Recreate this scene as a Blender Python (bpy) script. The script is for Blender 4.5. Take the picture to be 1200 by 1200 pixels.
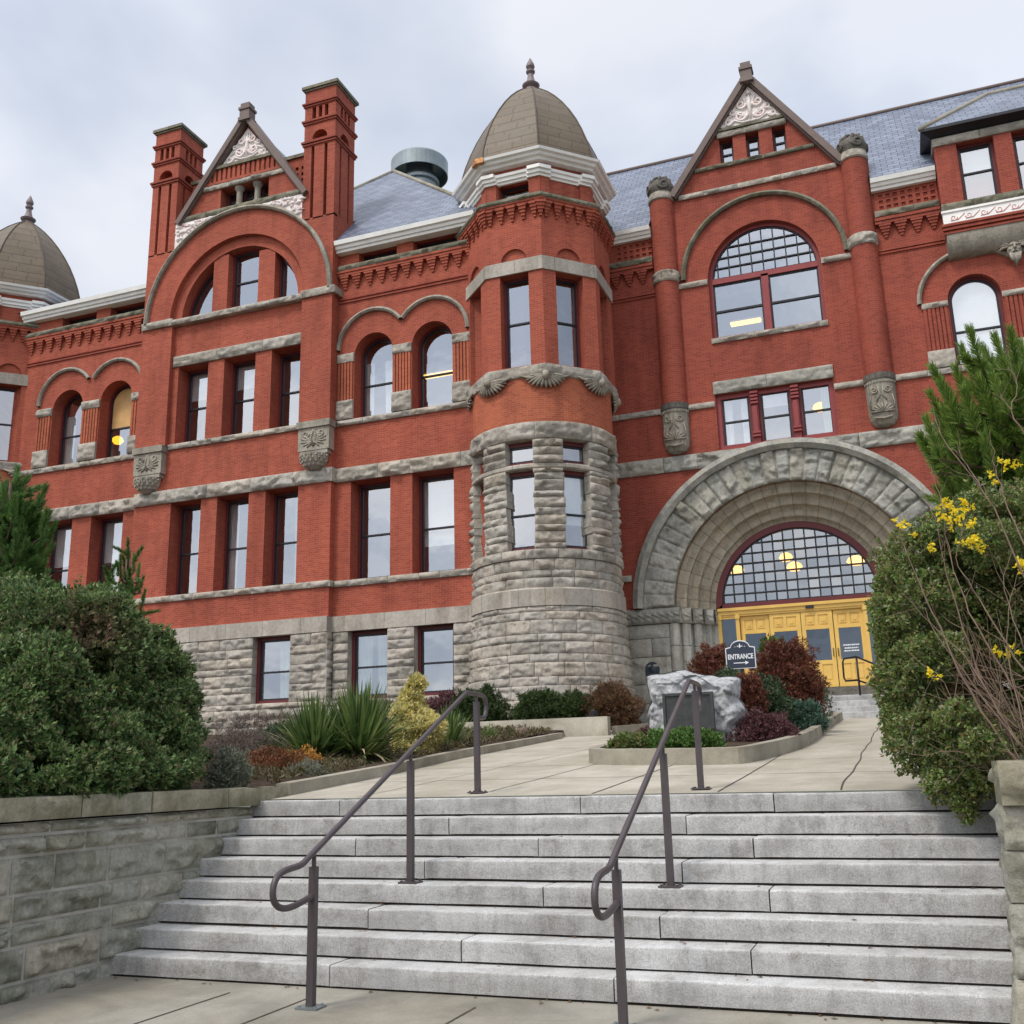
import bpy, math, random
import numpy as np
from mathutils import Vector, Matrix, noise as mnoise
R = math.radians
PI = math.pi
rng = random.Random(11)
nrg = np.random.default_rng(5)
for o in list(bpy.data.objects):
    bpy.data.objects.remove(o)
scene = bpy.context.scene
COL = scene.collection

# ------------------------------------------------------------------ camera
EYE = (0.0, 0.0, 1.56)
pit, rol, yaw = R(14.179), R(-1.398), R(-20.49)
cz, sz = math.cos(yaw), math.sin(yaw)
fwd = Vector((sz * math.cos(pit), cz * math.cos(pit), math.sin(pit)))
rt = Vector((cz, -sz, 0))
up = rt.cross(fwd)
cr, sr = math.cos(rol), math.sin(rol)
r2 = rt * cr + up * sr
u2 = up * cr - rt * sr
cam_d = bpy.data.cameras.new('camera')
cam = bpy.data.objects.new('camera', cam_d)
COL.objects.link(cam)
M3 = Matrix((r2, u2, -fwd)).transposed()
cam.matrix_world = Matrix.Translation(EYE) @ M3.to_4x4()
cam_d.sensor_width = 36
cam_d.lens = 36.0
cam_d.clip_start = 0.05
cam_d.clip_end = 5000
scene.camera = cam

# ------------------------------------------------------------------ sky and sun (overcast)
SUN_EL, SUN_AZ = R(57), R(205)      # azimuth measured clockwise from +Y
sun_dir = Vector((math.sin(SUN_AZ) * math.cos(SUN_EL), math.cos(SUN_AZ) * math.cos(SUN_EL), math.sin(SUN_EL)))
world = bpy.data.worlds.new("World")
scene.world = world
world.use_nodes = True
wn, wl = world.node_tree.nodes, world.node_tree.links
wn.clear()
w_out = wn.new('ShaderNodeOutputWorld')
sky = wn.new('ShaderNodeTexSky')
sky.sky_type = 'NISHITA'
sky.sun_disc = False
sky.sun_elevation = SUN_EL
sky.sun_rotation = SUN_AZ
bg_sky = wn.new('ShaderNodeBackground'); bg_sky.inputs['Strength'].default_value = 0.09
wl.new(sky.outputs[0], bg_sky.inputs['Color'])
tc = wn.new('ShaderNodeTexCoord')
sep = wn.new('ShaderNodeSeparateXYZ'); wl.new(tc.outputs['Generated'], sep.inputs[0])
zc = wn.new('ShaderNodeMath'); zc.operation = 'MAXIMUM'; zc.inputs[1].default_value = 0.0
wl.new(sep.outputs['Z'], zc.inputs[0])
za = wn.new('ShaderNodeMath'); za.operation = 'ADD'; za.inputs[1].default_value = 0.32
wl.new(zc.outputs[0], za.inputs[0])
dv = wn.new('ShaderNodeVectorMath'); dv.operation = 'DIVIDE'
cmb = wn.new('ShaderNodeCombineXYZ')
for i in range(3): wl.new(za.outputs[0], cmb.inputs[i])
wl.new(tc.outputs['Generated'], dv.inputs[0]); wl.new(cmb.outputs[0], dv.inputs[1])
n1 = wn.new('ShaderNodeTexNoise'); n1.inputs['Scale'].default_value = 1.9; n1.inputs['Detail'].default_value = 5.0
n1.inputs['Roughness'].default_value = 0.46; n1.inputs['Distortion'].default_value = 0.12
mp = wn.new('ShaderNodeMapping'); mp.inputs['Location'].default_value = (3.1, 1.7, 0.4); mp.inputs['Scale'].default_value = (1.0, 1.0, 1.5)
wl.new(dv.outputs[0], mp.inputs[0]); wl.new(mp.outputs[0], n1.inputs['Vector'])
cramp = wn.new('ShaderNodeValToRGB')
cramp.color_ramp.elements[0].position = 0.38; cramp.color_ramp.elements[0].color = (0.37, 0.435, 0.565, 1)
cramp.color_ramp.elements[1].position = 0.60; cramp.color_ramp.elements[1].color = (0.66, 0.705, 0.80, 1)
e = cramp.color_ramp.elements.new(0.5); e.color = (0.51, 0.575, 0.70, 1)
wl.new(n1.outputs[0], cramp.inputs[0])
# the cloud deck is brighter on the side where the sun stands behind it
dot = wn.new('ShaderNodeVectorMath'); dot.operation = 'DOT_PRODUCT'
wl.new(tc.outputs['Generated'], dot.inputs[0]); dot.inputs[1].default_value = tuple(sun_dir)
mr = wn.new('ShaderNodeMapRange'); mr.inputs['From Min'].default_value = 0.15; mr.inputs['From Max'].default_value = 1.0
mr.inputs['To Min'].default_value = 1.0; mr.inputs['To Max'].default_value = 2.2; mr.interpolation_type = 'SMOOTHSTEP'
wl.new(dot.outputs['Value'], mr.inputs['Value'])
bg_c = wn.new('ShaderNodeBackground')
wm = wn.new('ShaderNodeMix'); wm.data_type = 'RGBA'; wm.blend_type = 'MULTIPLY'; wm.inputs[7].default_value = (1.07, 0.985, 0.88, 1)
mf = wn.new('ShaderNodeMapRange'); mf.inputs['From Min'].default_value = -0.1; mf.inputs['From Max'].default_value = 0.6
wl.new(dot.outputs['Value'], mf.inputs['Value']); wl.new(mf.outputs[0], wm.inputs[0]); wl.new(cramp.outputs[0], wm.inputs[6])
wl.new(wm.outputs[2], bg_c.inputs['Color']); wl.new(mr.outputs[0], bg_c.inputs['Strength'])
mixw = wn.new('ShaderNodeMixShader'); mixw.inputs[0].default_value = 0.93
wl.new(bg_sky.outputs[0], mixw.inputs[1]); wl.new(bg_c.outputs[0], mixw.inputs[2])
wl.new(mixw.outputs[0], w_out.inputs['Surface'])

sd = bpy.data.lights.new('sun', 'SUN')
sd.energy = 1.5; sd.angle = R(12); sd.color = (1.0, 0.95, 0.87)
sun = bpy.data.objects.new('sun', sd); COL.objects.link(sun)
sun.rotation_euler = (-sun_dir).to_track_quat('-Z', 'Y').to_euler()
sun.location = (0, -20, 40)

scene.view_settings.view_transform = 'Standard'
scene.view_settings.look = 'None'
scene.view_settings.exposure = 0.36
scene.view_settings.gamma = 1.0
scene.render.engine = 'CYCLES'
scene.cycles.max_bounces = 6
scene.cycles.transparent_max_bounces = 8
scene.cycles.use_denoising = True

# ------------------------------------------------------------------ materials
class NT:
    """small helper round a node tree"""
    def __init__(s, name, rough=0.8, spec=0.3):
        s.m = bpy.data.materials.new(name); s.m.use_nodes = True
        s.t = s.m.node_tree; s.n = s.t.nodes; s.l = s.t.links
        s.b = s.n['Principled BSDF']
        s.b.inputs['Roughness'].default_value = rough
        s.b.inputs['Specular IOR Level'].default_value = spec
        s._tc = None
    def tc(s, which='Object'):
        if s._tc is None: s._tc = s.n.new('ShaderNodeTexCoord')
        return s._tc.outputs[which]
    def pos(s):
        return s.n.new('ShaderNodeNewGeometry').outputs['Position']
    def noise(s, scale, detail=4, rough=0.55, vec=None, dist=0.0):
        n = s.n.new('ShaderNodeTexNoise')
        n.inputs['Scale'].default_value = scale; n.inputs['Detail'].default_value = detail
        n.inputs['Roughness'].default_value = rough; n.inputs['Distortion'].default_value = dist
        s.l.new(vec if vec is not None else s.pos(), n.inputs['Vector'])
        return n.outputs[0]
    def mapping(s, vec, scale=(1, 1, 1), loc=(0, 0, 0)):
        m = s.n.new('ShaderNodeMapping')
        m.inputs['Scale'].default_value = scale; m.inputs['Location'].default_value = loc
        s.l.new(vec, m.inputs[0]); return m.outputs[0]
    def ramp(s, fac, stops):
        r = s.n.new('ShaderNodeValToRGB'); el = r.color_ramp.elements
        while len(el) < len(stops): el.new(0.5)
        for e, (p, c) in zip(el, stops):
            e.position = p; e.color = (*c, 1) if len(c) == 3 else c
        s.l.new(fac, r.inputs[0]); return r.outputs[0]
    def mix(s, a, b, fac, mode='MIX'):
        m = s.n.new('ShaderNodeMix'); m.data_type = 'RGBA'; m.blend_type = mode
        for sock, v in ((0, fac), (6, a), (7, b)):
            if hasattr(v, 'is_linked') or hasattr(v, 'links'): s.l.new(v, m.inputs[sock])
            elif sock == 0: m.inputs[0].default_value = v
            else: m.inputs[sock].default_value = (*v, 1)
        return m.outputs[2]
    def color(s, out):
        if isinstance(out, tuple): s.b.inputs['Base Color'].default_value = (*out, 1)
        else: s.l.new(out, s.b.inputs['Base Color'])
    def bump(s, h, dist=0.02, strength=1.0, prev=None):
        b = s.n.new('ShaderNodeBump')
        b.inputs['Distance'].default_value = dist; b.inputs['Strength'].default_value = strength
        s.l.new(h, b.inputs['Height'])
        if prev is not None: s.l.new(prev, b.inputs['Normal'])
        s.l.new(b.outputs[0], s.b.inputs['Normal']); return b.outputs[0]
    def brick(s, vec, w, h, mortar, c1, c2, cm, offset=0.5, smooth=0.1):
        t = s.n.new('ShaderNodeTexBrick')
        t.offset = offset; t.squash = 1.0
        t.inputs['Scale'].default_value = 1.0
        t.inputs['Brick Width'].default_value = w; t.inputs['Row Height'].default_value = h
        t.inputs['Mortar Size'].default_value = mortar; t.inputs['Mortar Smooth'].default_value = smooth
        t.inputs['Color1'].default_value = (*c1, 1); t.inputs['Color2'].default_value = (*c2, 1)
        t.inputs['Mortar'].default_value = (*cm, 1)
        s.l.new(vec, t.inputs['Vector']); return t

def mk_brick(name, tint=(1, 1, 1)):
    k = NT(name, 0.82, 0.25)
    uv = k.tc('UV')
    c = lambda a: tuple(x * y for x, y in zip(a, tint))
    t = k.brick(uv, 0.215, 0.072, 0.008, c((0.43, 0.099, 0.054)), c((0.32, 0.066, 0.038)), c((0.40, 0.145, 0.10)))
    big = k.ramp(k.noise(0.45, 5, 0.6), [(0.3, (0.78, 0.76, 0.78)), (0.7, (1.14, 1.10, 1.06))])
    st = k.ramp(k.noise(1.0, 6, 0.65, k.mapping(k.pos(), (1.6, 1.6, 0.22))), [(0.36, (0.58, 0.54, 0.55)), (0.54, (1, 1, 1))])
    spk = k.ramp(k.noise(9, 3), [(0.66, (1, 1, 1)), (0.8, (1.35, 1.3, 1.3))])
    o = k.mix(t.outputs['Color'], big, 0.75, 'MULTIPLY')
    o = k.mix(o, st, 0.5, 'MULTIPLY')
    o = k.mix(o, spk, 0.45, 'MULTIPLY')
    k.color(o)
    b = k.bump(t.outputs['Fac'], 0.006, 0.5)
    k.b.inputs['Normal'].links[0].from_node.invert = True
    return k.m
BRICK = mk_brick('red_brick')
BRICK_DK = mk_brick('red_brick_entrance', (0.84, 0.80, 0.86))  # darker copy of red_brick: the recessed wing's shade is put into the tint
BRICK_OR = mk_brick('orange_brick', (1.14, 1.32, 1.16))

def mk_stone(name, a, b, dark, course=None, bump=0.03, scale=1.0, joint=None):
    k = NT(name, 0.88, 0.2)
    p = k.pos()
    o = k.ramp(k.noise(0.9 * scale, 6, 0.65, p, 0.4), [(0.3, a), (0.7, b)])
    fine = k.ramp(k.noise(11 * scale, 6, 0.75, p), [(0.3, (0.50, 0.48, 0.46)), (0.58, (1.08, 1.08, 1.08))])
    o = k.mix(o, fine, 0.5, 'MULTIPLY')
    isl = k.n.new('ShaderNodeNewGeometry')
    tint = k.ramp(isl.outputs['Random Per Island'], [(0.0, (0.78, 0.77, 0.74)), (0.45, (1.0, 1.0, 1.0)), (0.8, (1.1, 1.03, 0.95)), (1.0, (1.13, 1.12, 1.12))])
    o = k.mix(o, tint, 0.85, 'MULTIPLY')
    soot = k.ramp(k.noise(0.8 * scale, 6, 0.7, k.mapping(p, (1.5, 1.5, 0.5), (4, 2, 1))), [(0.38, dark), (0.56, (1, 1, 1))])
    o = k.mix(o, soot, 0.7, 'MULTIPLY')
    h = k.noise(7 * scale, 8, 0.68, p, 0.6)
    vo = k.n.new('ShaderNodeTexVoronoi'); vo.inputs['Scale'].default_value = 5.0 * scale; k.l.new(p, vo.inputs['Vector'])
    ma = k.n.new('ShaderNodeMath'); ma.operation = 'MULTIPLY_ADD'; k.l.new(vo.outputs['Distance'], ma.inputs[0]); ma.inputs[1].default_value = 0.8; k.l.new(h, ma.inputs[2]); h = ma.outputs[0]
    if joint:
        t = k.brick(k.tc('UV'), joint[0], joint[1], joint[2], (1, 1, 1), (0.86, 0.86, 0.86), (0.45, 0.43, 0.40), joint[3] if len(joint) > 3 else 0.5)
        o = k.mix(o, t.outputs['Color'], 0.8, 'MULTIPLY')
    k.color(o)
    k.bump(h, bump, 0.9)
    return k.m
STONE = mk_stone('sandstone', (0.37, 0.345, 0.30), (0.52, 0.485, 0.43), (0.58, 0.57, 0.55))
STONE_SM = mk_stone('smooth_sandstone', (0.41, 0.38, 0.33), (0.52, 0.485, 0.43), (0.62, 0.60, 0.58), bump=0.006, joint=(1.5, 3.0, 0.012))
STONE_G = mk_stone('grey_sandstone', (0.32, 0.32, 0.285), (0.47, 0.465, 0.425), (0.58, 0.58, 0.56))
STONE_ORD = mk_stone('dressed_sandstone', (0.38, 0.34, 0.265), (0.50, 0.45, 0.36), (0.70, 0.68, 0.64), bump=0.006, joint=(0.42, 9.0, 0.014, 0.0))
STONE_CV = mk_stone('carved_sandstone', (0.30, 0.28, 0.235), (0.42, 0.395, 0.34), (0.55, 0.53, 0.5), bump=0.012, scale=2)
STONE_DK = mk_stone('sooty_stone', (0.11, 0.105, 0.095), (0.20, 0.185, 0.165), (0.6, 0.6, 0.58), bump=0.02, scale=1.5)
STONE_MOSS = mk_stone('mossy_stone', (0.16, 0.155, 0.115), (0.30, 0.28, 0.225), (0.48, 0.50, 0.38), bump=0.03)
STONE_WALL = mk_stone('retaining_wall_stone', (0.25, 0.255, 0.215), (0.45, 0.44, 0.385), (0.50, 0.52, 0.42), bump=0.02, scale=2.6)
STONE_CAP = mk_stone('wall_cap_stone', (0.20, 0.195, 0.145), (0.35, 0.335, 0.265), (0.52, 0.54, 0.40), bump=0.014, scale=2.6)

def mk_plain(name, col, rough=0.6, var=0.15, scale=3, spec=0.4, metal=0.0, bump=0.0):
    k = NT(name, rough, spec)
    k.b.inputs['Metallic'].default_value = metal
    lo = tuple(max(0, x * (1 - var)) for x in col); hi = tuple(x * (1 + var) for x in col)
    k.color(k.ramp(k.noise(scale, 5, 0.6), [(0.3, lo), (0.7, hi)]))
    if bump: k.bump(k.noise(scale * 6, 5, 0.6), bump, 0.7)
    return k.m
WHITE = mk_plain('white_trim', (0.88, 0.87, 0.83), 0.55, 0.07)
RED_TRIM = mk_plain('dark_red_trim', (0.13, 0.022, 0.024), 0.5, 0.12)
SASH = mk_plain('black_sash', (0.016, 0.016, 0.022), 0.4, 0.2)
MULL = mk_plain('red_mullion', (0.27, 0.045, 0.045), 0.5, 0.12)
COPING = mk_plain('brown_coping', (0.16, 0.115, 0.10), 0.6, 0.12)
PINK = mk_plain('pink_plaster', (0.66, 0.38, 0.36), 0.8, 0.12)
RELIEF = mk_plain('white_relief', (0.82, 0.745, 0.715), 0.75, 0.12, 5)
DARKV = mk_plain('dark_void', (0.012, 0.009, 0.009), 0.9, 0.1)
YELLOW = mk_plain('yellow_paint', (0.74, 0.475, 0.12), 0.45, 0.08, 2)
BLACKM = mk_plain('black_metal', (0.012, 0.012, 0.013), 0.4, 0.2)
RAILM = mk_plain('bronze_paint', (0.065, 0.052, 0.056), 0.42, 0.14, 6, 0.5)
BRONZE = mk_plain('bronze_plaque', (0.055, 0.060, 0.057), 0.5, 0.25, 7, 0.5, 0.35, 0.01)
BLUEP = mk_plain('dark_blue_plaque', (0.030, 0.042, 0.055), 0.5, 0.3, 7)
GALV = mk_plain('galvanised_metal', (0.26, 0.30, 0.31), 0.4, 0.15, 2, 0.5, 0.6)
COPPER = mk_plain('copper_flashing', (0.42, 0.20, 0.075), 0.4, 0.4, 9, 0.5, 0.6)
FINIAL = mk_plain('lead_finial', (0.20, 0.155, 0.155), 0.5, 0.15)
SIGNB = mk_plain('navy_sign', (0.028, 0.038, 0.062), 0.4, 0.08)
SIGNW = mk_plain('white_lettering', (0.78, 0.79, 0.80), 0.5, 0.03)
PLY = mk_plain('plywood_panel', (0.60, 0.36, 0.14), 0.6, 0.18, 2.5)
BLIND = mk_plain('white_blind', (0.72, 0.73, 0.75), 0.8, 0.05)
INTER = mk_plain('interior_plaster', (0.22, 0.20, 0.18), 0.9, 0.1)
SOIL = mk_plain('soil', (0.070, 0.050, 0.036), 0.95, 0.4, 9, 0.1, 0, 0.03)
BARK = mk_plain('bark', (0.12, 0.085, 0.065), 0.9, 0.3, 14, 0.1, 0, 0.01)
TWIG = mk_plain('bare_twig', (0.165, 0.115, 0.082), 0.8, 0.3, 9, 0.2)

def mk_roof(name, w, h, c1, c2, cm, rough, spec=0.4, off=0.5):
    k = NT(name, rough, spec)
    t = k.brick(k.tc('UV'), w, h, 0.014, c1, c2, cm, off)
    v = k.ramp(k.noise(0.9, 6, 0.65, k.mapping(k.pos(), (1, 1, 1))), [(0.3, (0.78, 0.78, 0.8)), (0.7, (1.12, 1.12, 1.12))])
    v2 = k.ramp(k.noise(5, 4, 0.7, k.mapping(k.pos(), (0.6, 2.5, 2.5))), [(0.3, (0.84, 0.84, 0.84)), (0.7, (1.1, 1.1, 1.1))])
    o = k.mix(t.outputs['Color'], v, 0.8, 'MULTIPLY'); o = k.mix(o, v2, 0.8, 'MULTIPLY')
    k.color(o); k.bump(t.outputs['Fac'], 0.02, 0.8); k.b.inputs['Normal'].links[0].from_node.invert = True
    return k.m
SLATE = mk_roof('slate', 0.40, 0.24, (0.215, 0.25, 0.33), (0.12, 0.145, 0.20), (0.05, 0.06, 0.09), 0.45, 0.5)
DOMEM = mk_roof('weathered_dome_sheets', 0.95, 0.44, (0.165, 0.126, 0.082), (0.145, 0.110, 0.072), (0.08, 0.06, 0.042), 0.55, 0.35)

def mk_glass(name, refl=0.62, tint=(0.90, 0.95, 1.0)):
    m = bpy.data.materials.new(name); m.use_nodes = True
    t = m.node_tree; n = t.nodes; l = t.links; n.clear()
    out = n.new('ShaderNodeOutputMaterial'); gl = n.new('ShaderNodeBsdfGlossy'); tr = n.new('ShaderNodeBsdfTransparent')
    gl.inputs['Roughness'].default_value = 0.015; gl.inputs['Color'].default_value = (*tint, 1)
    tr.inputs['Color'].default_value = (0.86, 0.9, 0.88, 1)
    g = n.new('ShaderNodeNewGeometry')
    nz = n.new('ShaderNodeTexNoise'); nz.inputs['Scale'].default_value = 1.1; nz.inputs['Detail'].default_value = 2
    l.new(g.outputs['Position'], nz.inputs['Vector'])
    b = n.new('ShaderNodeBump'); b.inputs['Distance'].default_value = 0.012; b.inputs['Strength'].default_value = 0.5
    l.new(nz.outputs[0], b.inputs['Height']); l.new(b.outputs[0], gl.inputs['Normal'])
    mx = n.new('ShaderNodeMixShader'); mx.inputs[0].default_value = refl
    l.new(tr.outputs[0], mx.inputs[1]); l.new(gl.outputs[0], mx.inputs[2]); l.new(mx.outputs[0], out.inputs['Surface'])
    return m
GLASS = mk_glass('window_glass', 0.42, (0.86, 0.90, 0.95))
GLASS_F = mk_glass('fanlight_glass', 0.40, (0.80, 0.84, 0.86))
CURTAIN = mk_plain('pale_green_curtain', (0.42, 0.48, 0.42), 0.9, 0.08)
GLASS_D = mk_glass('door_glass', 0.085, (0.75, 0.85, 1.0))

def mk_emit(name, col, s):
    m = bpy.data.materials.new(name); m.use_nodes = True
    b = m.node_tree.nodes['Principled BSDF']
    b.inputs['Base Color'].default_value = (*col, 1)
    b.inputs['Emission Color'].default_value = (*col, 1); b.inputs['Emission Strength'].default_value = s
    return m
LAMP = mk_emit('warm_globe', (1.0, 0.50, 0.03), 2.3)
TUBE = mk_emit('fluorescent_tube', (1.0, 0.60, 0.12), 1.9)

def mk_granite():
    k = NT('granite', 0.75, 0.3); p = k.pos()
    o = k.ramp(k.noise(85, 4, 0.9, p), [(0.36, (0.33, 0.33, 0.325)), (0.5, (0.52, 0.52, 0.51)), (0.66, (0.67, 0.67, 0.66))])
    big = k.ramp(k.noise(1.7, 8, 0.74, p, 0.6), [(0.32, (0.72, 0.705, 0.68)), (0.6, (1.06, 1.06, 1.06))])
    pt = k.ramp(k.noise(5.5, 8, 0.8, p, 1.0), [(0.36, (0.62, 0.60, 0.56)), (0.47, (1, 1, 1))])
    o = k.mix(o, pt, 0.7, 'MULTIPLY')
    o = k.mix(o, big, 0.9, 'MULTIPLY')
    isl = k.n.new('ShaderNodeNewGeometry')
    o = k.mix(o, k.ramp(isl.outputs['Random Per Island'], [(0, (0.86, 0.85, 0.84)), (1, (1.07, 1.07, 1.08))]), 0.9, 'MULTIPLY')
    # blotchy soiling, with riser shade put into the colour of upright faces
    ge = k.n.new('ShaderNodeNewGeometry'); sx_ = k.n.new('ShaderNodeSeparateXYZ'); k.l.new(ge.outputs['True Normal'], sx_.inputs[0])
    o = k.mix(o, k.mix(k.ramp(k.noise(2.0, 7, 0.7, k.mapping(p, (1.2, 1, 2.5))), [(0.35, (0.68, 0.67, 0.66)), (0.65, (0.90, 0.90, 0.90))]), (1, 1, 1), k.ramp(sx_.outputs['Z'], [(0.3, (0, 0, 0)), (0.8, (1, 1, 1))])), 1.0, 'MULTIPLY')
    st = k.ramp(k.noise(2.6, 6, 0.72, k.mapping(p, (2.6, 1, 0.55))), [(0.36, (0.52, 0.50, 0.48)), (0.52, (1, 1, 1))])
    o = k.mix(o, st, 0.45, 'MULTIPLY')
    k.color(o); k.bump(k.noise(60, 4, 0.7, p), 0.004, 0.8); return k.m
GRANITE = mk_granite()

def mk_concrete(name, a, b, joints=None):
    k = NT(name, 0.85, 0.25); p = k.pos()
    o = k.ramp(k.noise(1.3, 7, 0.66, p, 0.5), [(0.3, a), (0.7, b)])
    o = k.mix(o, k.ramp(k.noise(45, 4, 0.7, p), [(0.3, (0.8, 0.8, 0.8)), (0.7, (1.08, 1.08, 1.08))]), 0.7, 'MULTIPLY')
    o = k.mix(o, k.ramp(k.noise(0.7, 6, 0.7, k.mapping(p, (1, 0.35, 1), (7, 3, 0))), [(0.40, (0.66, 0.63, 0.57)), (0.58, (1, 1, 1))]), 0.6, 'MULTIPLY')
    k.color(o); k.bump(k.noise(30, 5, 0.7, p), 0.004, 0.6); return k.m
CONC = mk_concrete('path_concrete', (0.38, 0.35, 0.285), (0.53, 0.495, 0.415))
CONC_LO = mk_concrete('sidewalk_concrete', (0.24, 0.225, 0.19), (0.40, 0.375, 0.32))
CURBM = mk_concrete('curb_concrete', (0.25, 0.23, 0.18), (0.44, 0.405, 0.33))
MORTAR = mk_concrete('lime_mortar', (0.36, 0.35, 0.31), (0.58, 0.565, 0.52))
JOINT = mk_plain('joint_dirt', (0.075, 0.062, 0.048), 0.95, 0.3, 8)
FARG = mk_plain('far_ground', (0.10, 0.11, 0.075), 0.95, 0.3, 0.2)

def mk_boulder():
    k = NT('boulder_rock', 0.8, 0.3); p = k.pos()
    o = k.ramp(k.noise(3, 8, 0.7, p, 0.8), [(0.28, (0.24, 0.245, 0.255)), (0.5, (0.43, 0.435, 0.445)), (0.72, (0.58, 0.585, 0.59))])
    o = k.mix(o, k.ramp(k.noise(12, 6, 0.7, p, 1.2), [(0.40, (0.62, 0.61, 0.60)), (0.55, (1, 1, 1))]), 0.6, 'MULTIPLY')
    k.color(o); k.bump(k.noise(8, 8, 0.7, p, 0.8), 0.035, 0.9); return k.m
ROCKM = mk_boulder()

def mk_leaf(name, cols, trans=0.25, rough=0.5, patch=None, pc=(0, 0, 0), pr=0.4):
    """each leaf (mesh island) takes its own shade of the plant's colours"""
    k = NT(name, rough, 0.35)
    g = k.n.new('ShaderNodeNewGeometry')
    stops = [(i / max(1, len(cols) - 1), c) for i, c in enumerate(cols)]
    o = k.ramp(g.outputs['Random Per Island'], stops)
    o = k.mix(o, k.ramp(k.noise(1.6, 4, 0.6), [(0.3, (0.72, 0.74, 0.7)), (0.7, (1.2, 1.2, 1.15))]), 0.8, 'MULTIPLY')
    if patch:      # dead or bronzed sprays in places
        vd = k.n.new('ShaderNodeVectorMath'); vd.operation = 'DISTANCE'; k.l.new(k.pos(), vd.inputs[0]); vd.inputs[1].default_value = pc
        md = k.n.new('ShaderNodeMath'); md.operation = 'MULTIPLY_ADD'; k.l.new(k.noise(3.0, 3), md.inputs[0]); md.inputs[1].default_value = pr * 1.6; k.l.new(vd.outputs['Value'], md.inputs[2])
        o = k.mix(o, patch, k.ramp(md.outputs[0], [(pr * 1.1, (.85, .85, .85)), (pr * 2.0, (0, 0, 0))]))
    k.color(o)
    tr = k.n.new('ShaderNodeBsdfTranslucent'); k.l.new(o, tr.inputs['Color'])
    mx = k.n.new('ShaderNodeMixShader'); mx.inputs[0].default_value = trans
    k.l.new(k.b.outputs[0], mx.inputs[1]); k.l.new(tr.outputs[0], mx.inputs[2])
    k.l.new(mx.outputs[0], k.n['Material Output'].inputs['Surface'])
    return k.m
L_HEDGE = mk_leaf('hedge_leaf', [(0.030, 0.072, 0.028), (0.065, 0.135, 0.042), (0.13, 0.23, 0.065), (0.28, 0.38, 0.15), (0.19, 0.16, 0.085), (0.09, 0.16, 0.06)], patch=(0.17, 0.085, 0.065), pc=(-7.05, 7.55, 3.0), pr=.38)
L_RSHRUB = mk_leaf('shrub_leaf', [(0.060, 0.115, 0.032), (0.12, 0.20, 0.050), (0.22, 0.30, 0.07), (0.22, 0.15, 0.065), (0.30, 0.36, 0.22)], patch=(0.17, 0.085, 0.055), pc=(.62, 9.3, 2.2), pr=.42)
L_PINE = mk_leaf('pine_needle', [(0.060, 0.135, 0.032), (0.11, 0.21, 0.042), (0.20, 0.31, 0.055), (0.40, 0.46, 0.10)], 0.28)
L_PINE_D = mk_leaf('dark_pine_needle', [(0.05, 0.12, 0.04), (0.10, 0.20, 0.055), (0.20, 0.31, 0.075)], 0.3)
L_YUC = mk_leaf('sword_leaf', [(0.045, 0.085, 0.028), (0.09, 0.155, 0.045), (0.16, 0.23, 0.07), (0.26, 0.31, 0.12)], 0.25, 0.4)
L_STRAW = mk_leaf('withered_leaf', [(0.36, 0.27, 0.14), (0.50, 0.40, 0.24)], 0.2)
L_GOLD = mk_leaf('golden_foliage', [(0.58, 0.48, 0.13), (0.76, 0.66, 0.26), (0.85, 0.78, 0.45), (0.38, 0.36, 0.10)], 0.3)
L_DKG = mk_leaf('dwarf_pine_foliage', [(0.030, 0.055, 0.018), (0.05, 0.085, 0.025), (0.085, 0.12, 0.032)], 0.2)
L_RED = mk_leaf('red_twig_foliage', [(0.085, 0.024, 0.018), (0.16, 0.042, 0.028), (0.24, 0.085, 0.05), (0.10, 0.065, 0.035)], 0.2)
L_REDBR = mk_leaf('rust_brown_foliage', [(0.12, 0.055, 0.03), (0.18, 0.085, 0.045), (0.10, 0.085, 0.035)], 0.2)
L_MAUVE = mk_leaf('heather_foliage', [(0.11, 0.035, 0.045), (0.19, 0.07, 0.09), (0.07, 0.05, 0.03), (0.24, 0.11, 0.14)], 0.2)
L_BLUE = mk_leaf('blue_green_foliage', [(0.05, 0.105, 0.075), (0.085, 0.16, 0.115), (0.13, 0.21, 0.155)], 0.2)
L_GREY = mk_leaf('grey_green_foliage', [(0.13, 0.155, 0.12), (0.20, 0.225, 0.17), (0.27, 0.29, 0.23), (0.16, 0.12, 0.09)], 0.2)
L_FRESH = mk_leaf('fresh_green_foliage', [(0.06, 0.13, 0.03), (0.10, 0.20, 0.045), (0.16, 0.26, 0.07)], 0.25)
L_RUST = mk_leaf('rust_sedum', [(0.16, 0.045, 0.03), (0.24, 0.085, 0.04), (0.20, 0.14, 0.06)], 0.2)
L_ORANGE = mk_leaf('orange_foliage', [(0.50, 0.20, 0.025), (0.55, 0.29, 0.05), (0.25, 0.12, 0.03)], 0.2)
L_DRY = mk_leaf('dry_brown_stems', [(0.12, 0.085, 0.075), (0.18, 0.13, 0.115), (0.10, 0.085, 0.06)], 0.1)
L_HOLLY = mk_leaf('dark_mound_foliage', [(0.035, 0.065, 0.035), (0.06, 0.095, 0.045), (0.09, 0.125, 0.06)], 0.2)
L_FLOW = mk_leaf('yellow_petal', [(0.88, 0.66, 0.03), (0.92, 0.76, 0.06), (0.90, 0.70, 0.02)], 0.4)
FLAGM = mk_plain('red_flag_plastic', (0.75, 0.05, 0.03), 0.5, 0.05)

# ------------------------------------------------------------------ mesh building
def rootloc(p):
    while p is not None and p.parent is not None: p = p.parent
    return np.array(p.location) if p is not None else np.zeros(3)

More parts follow.
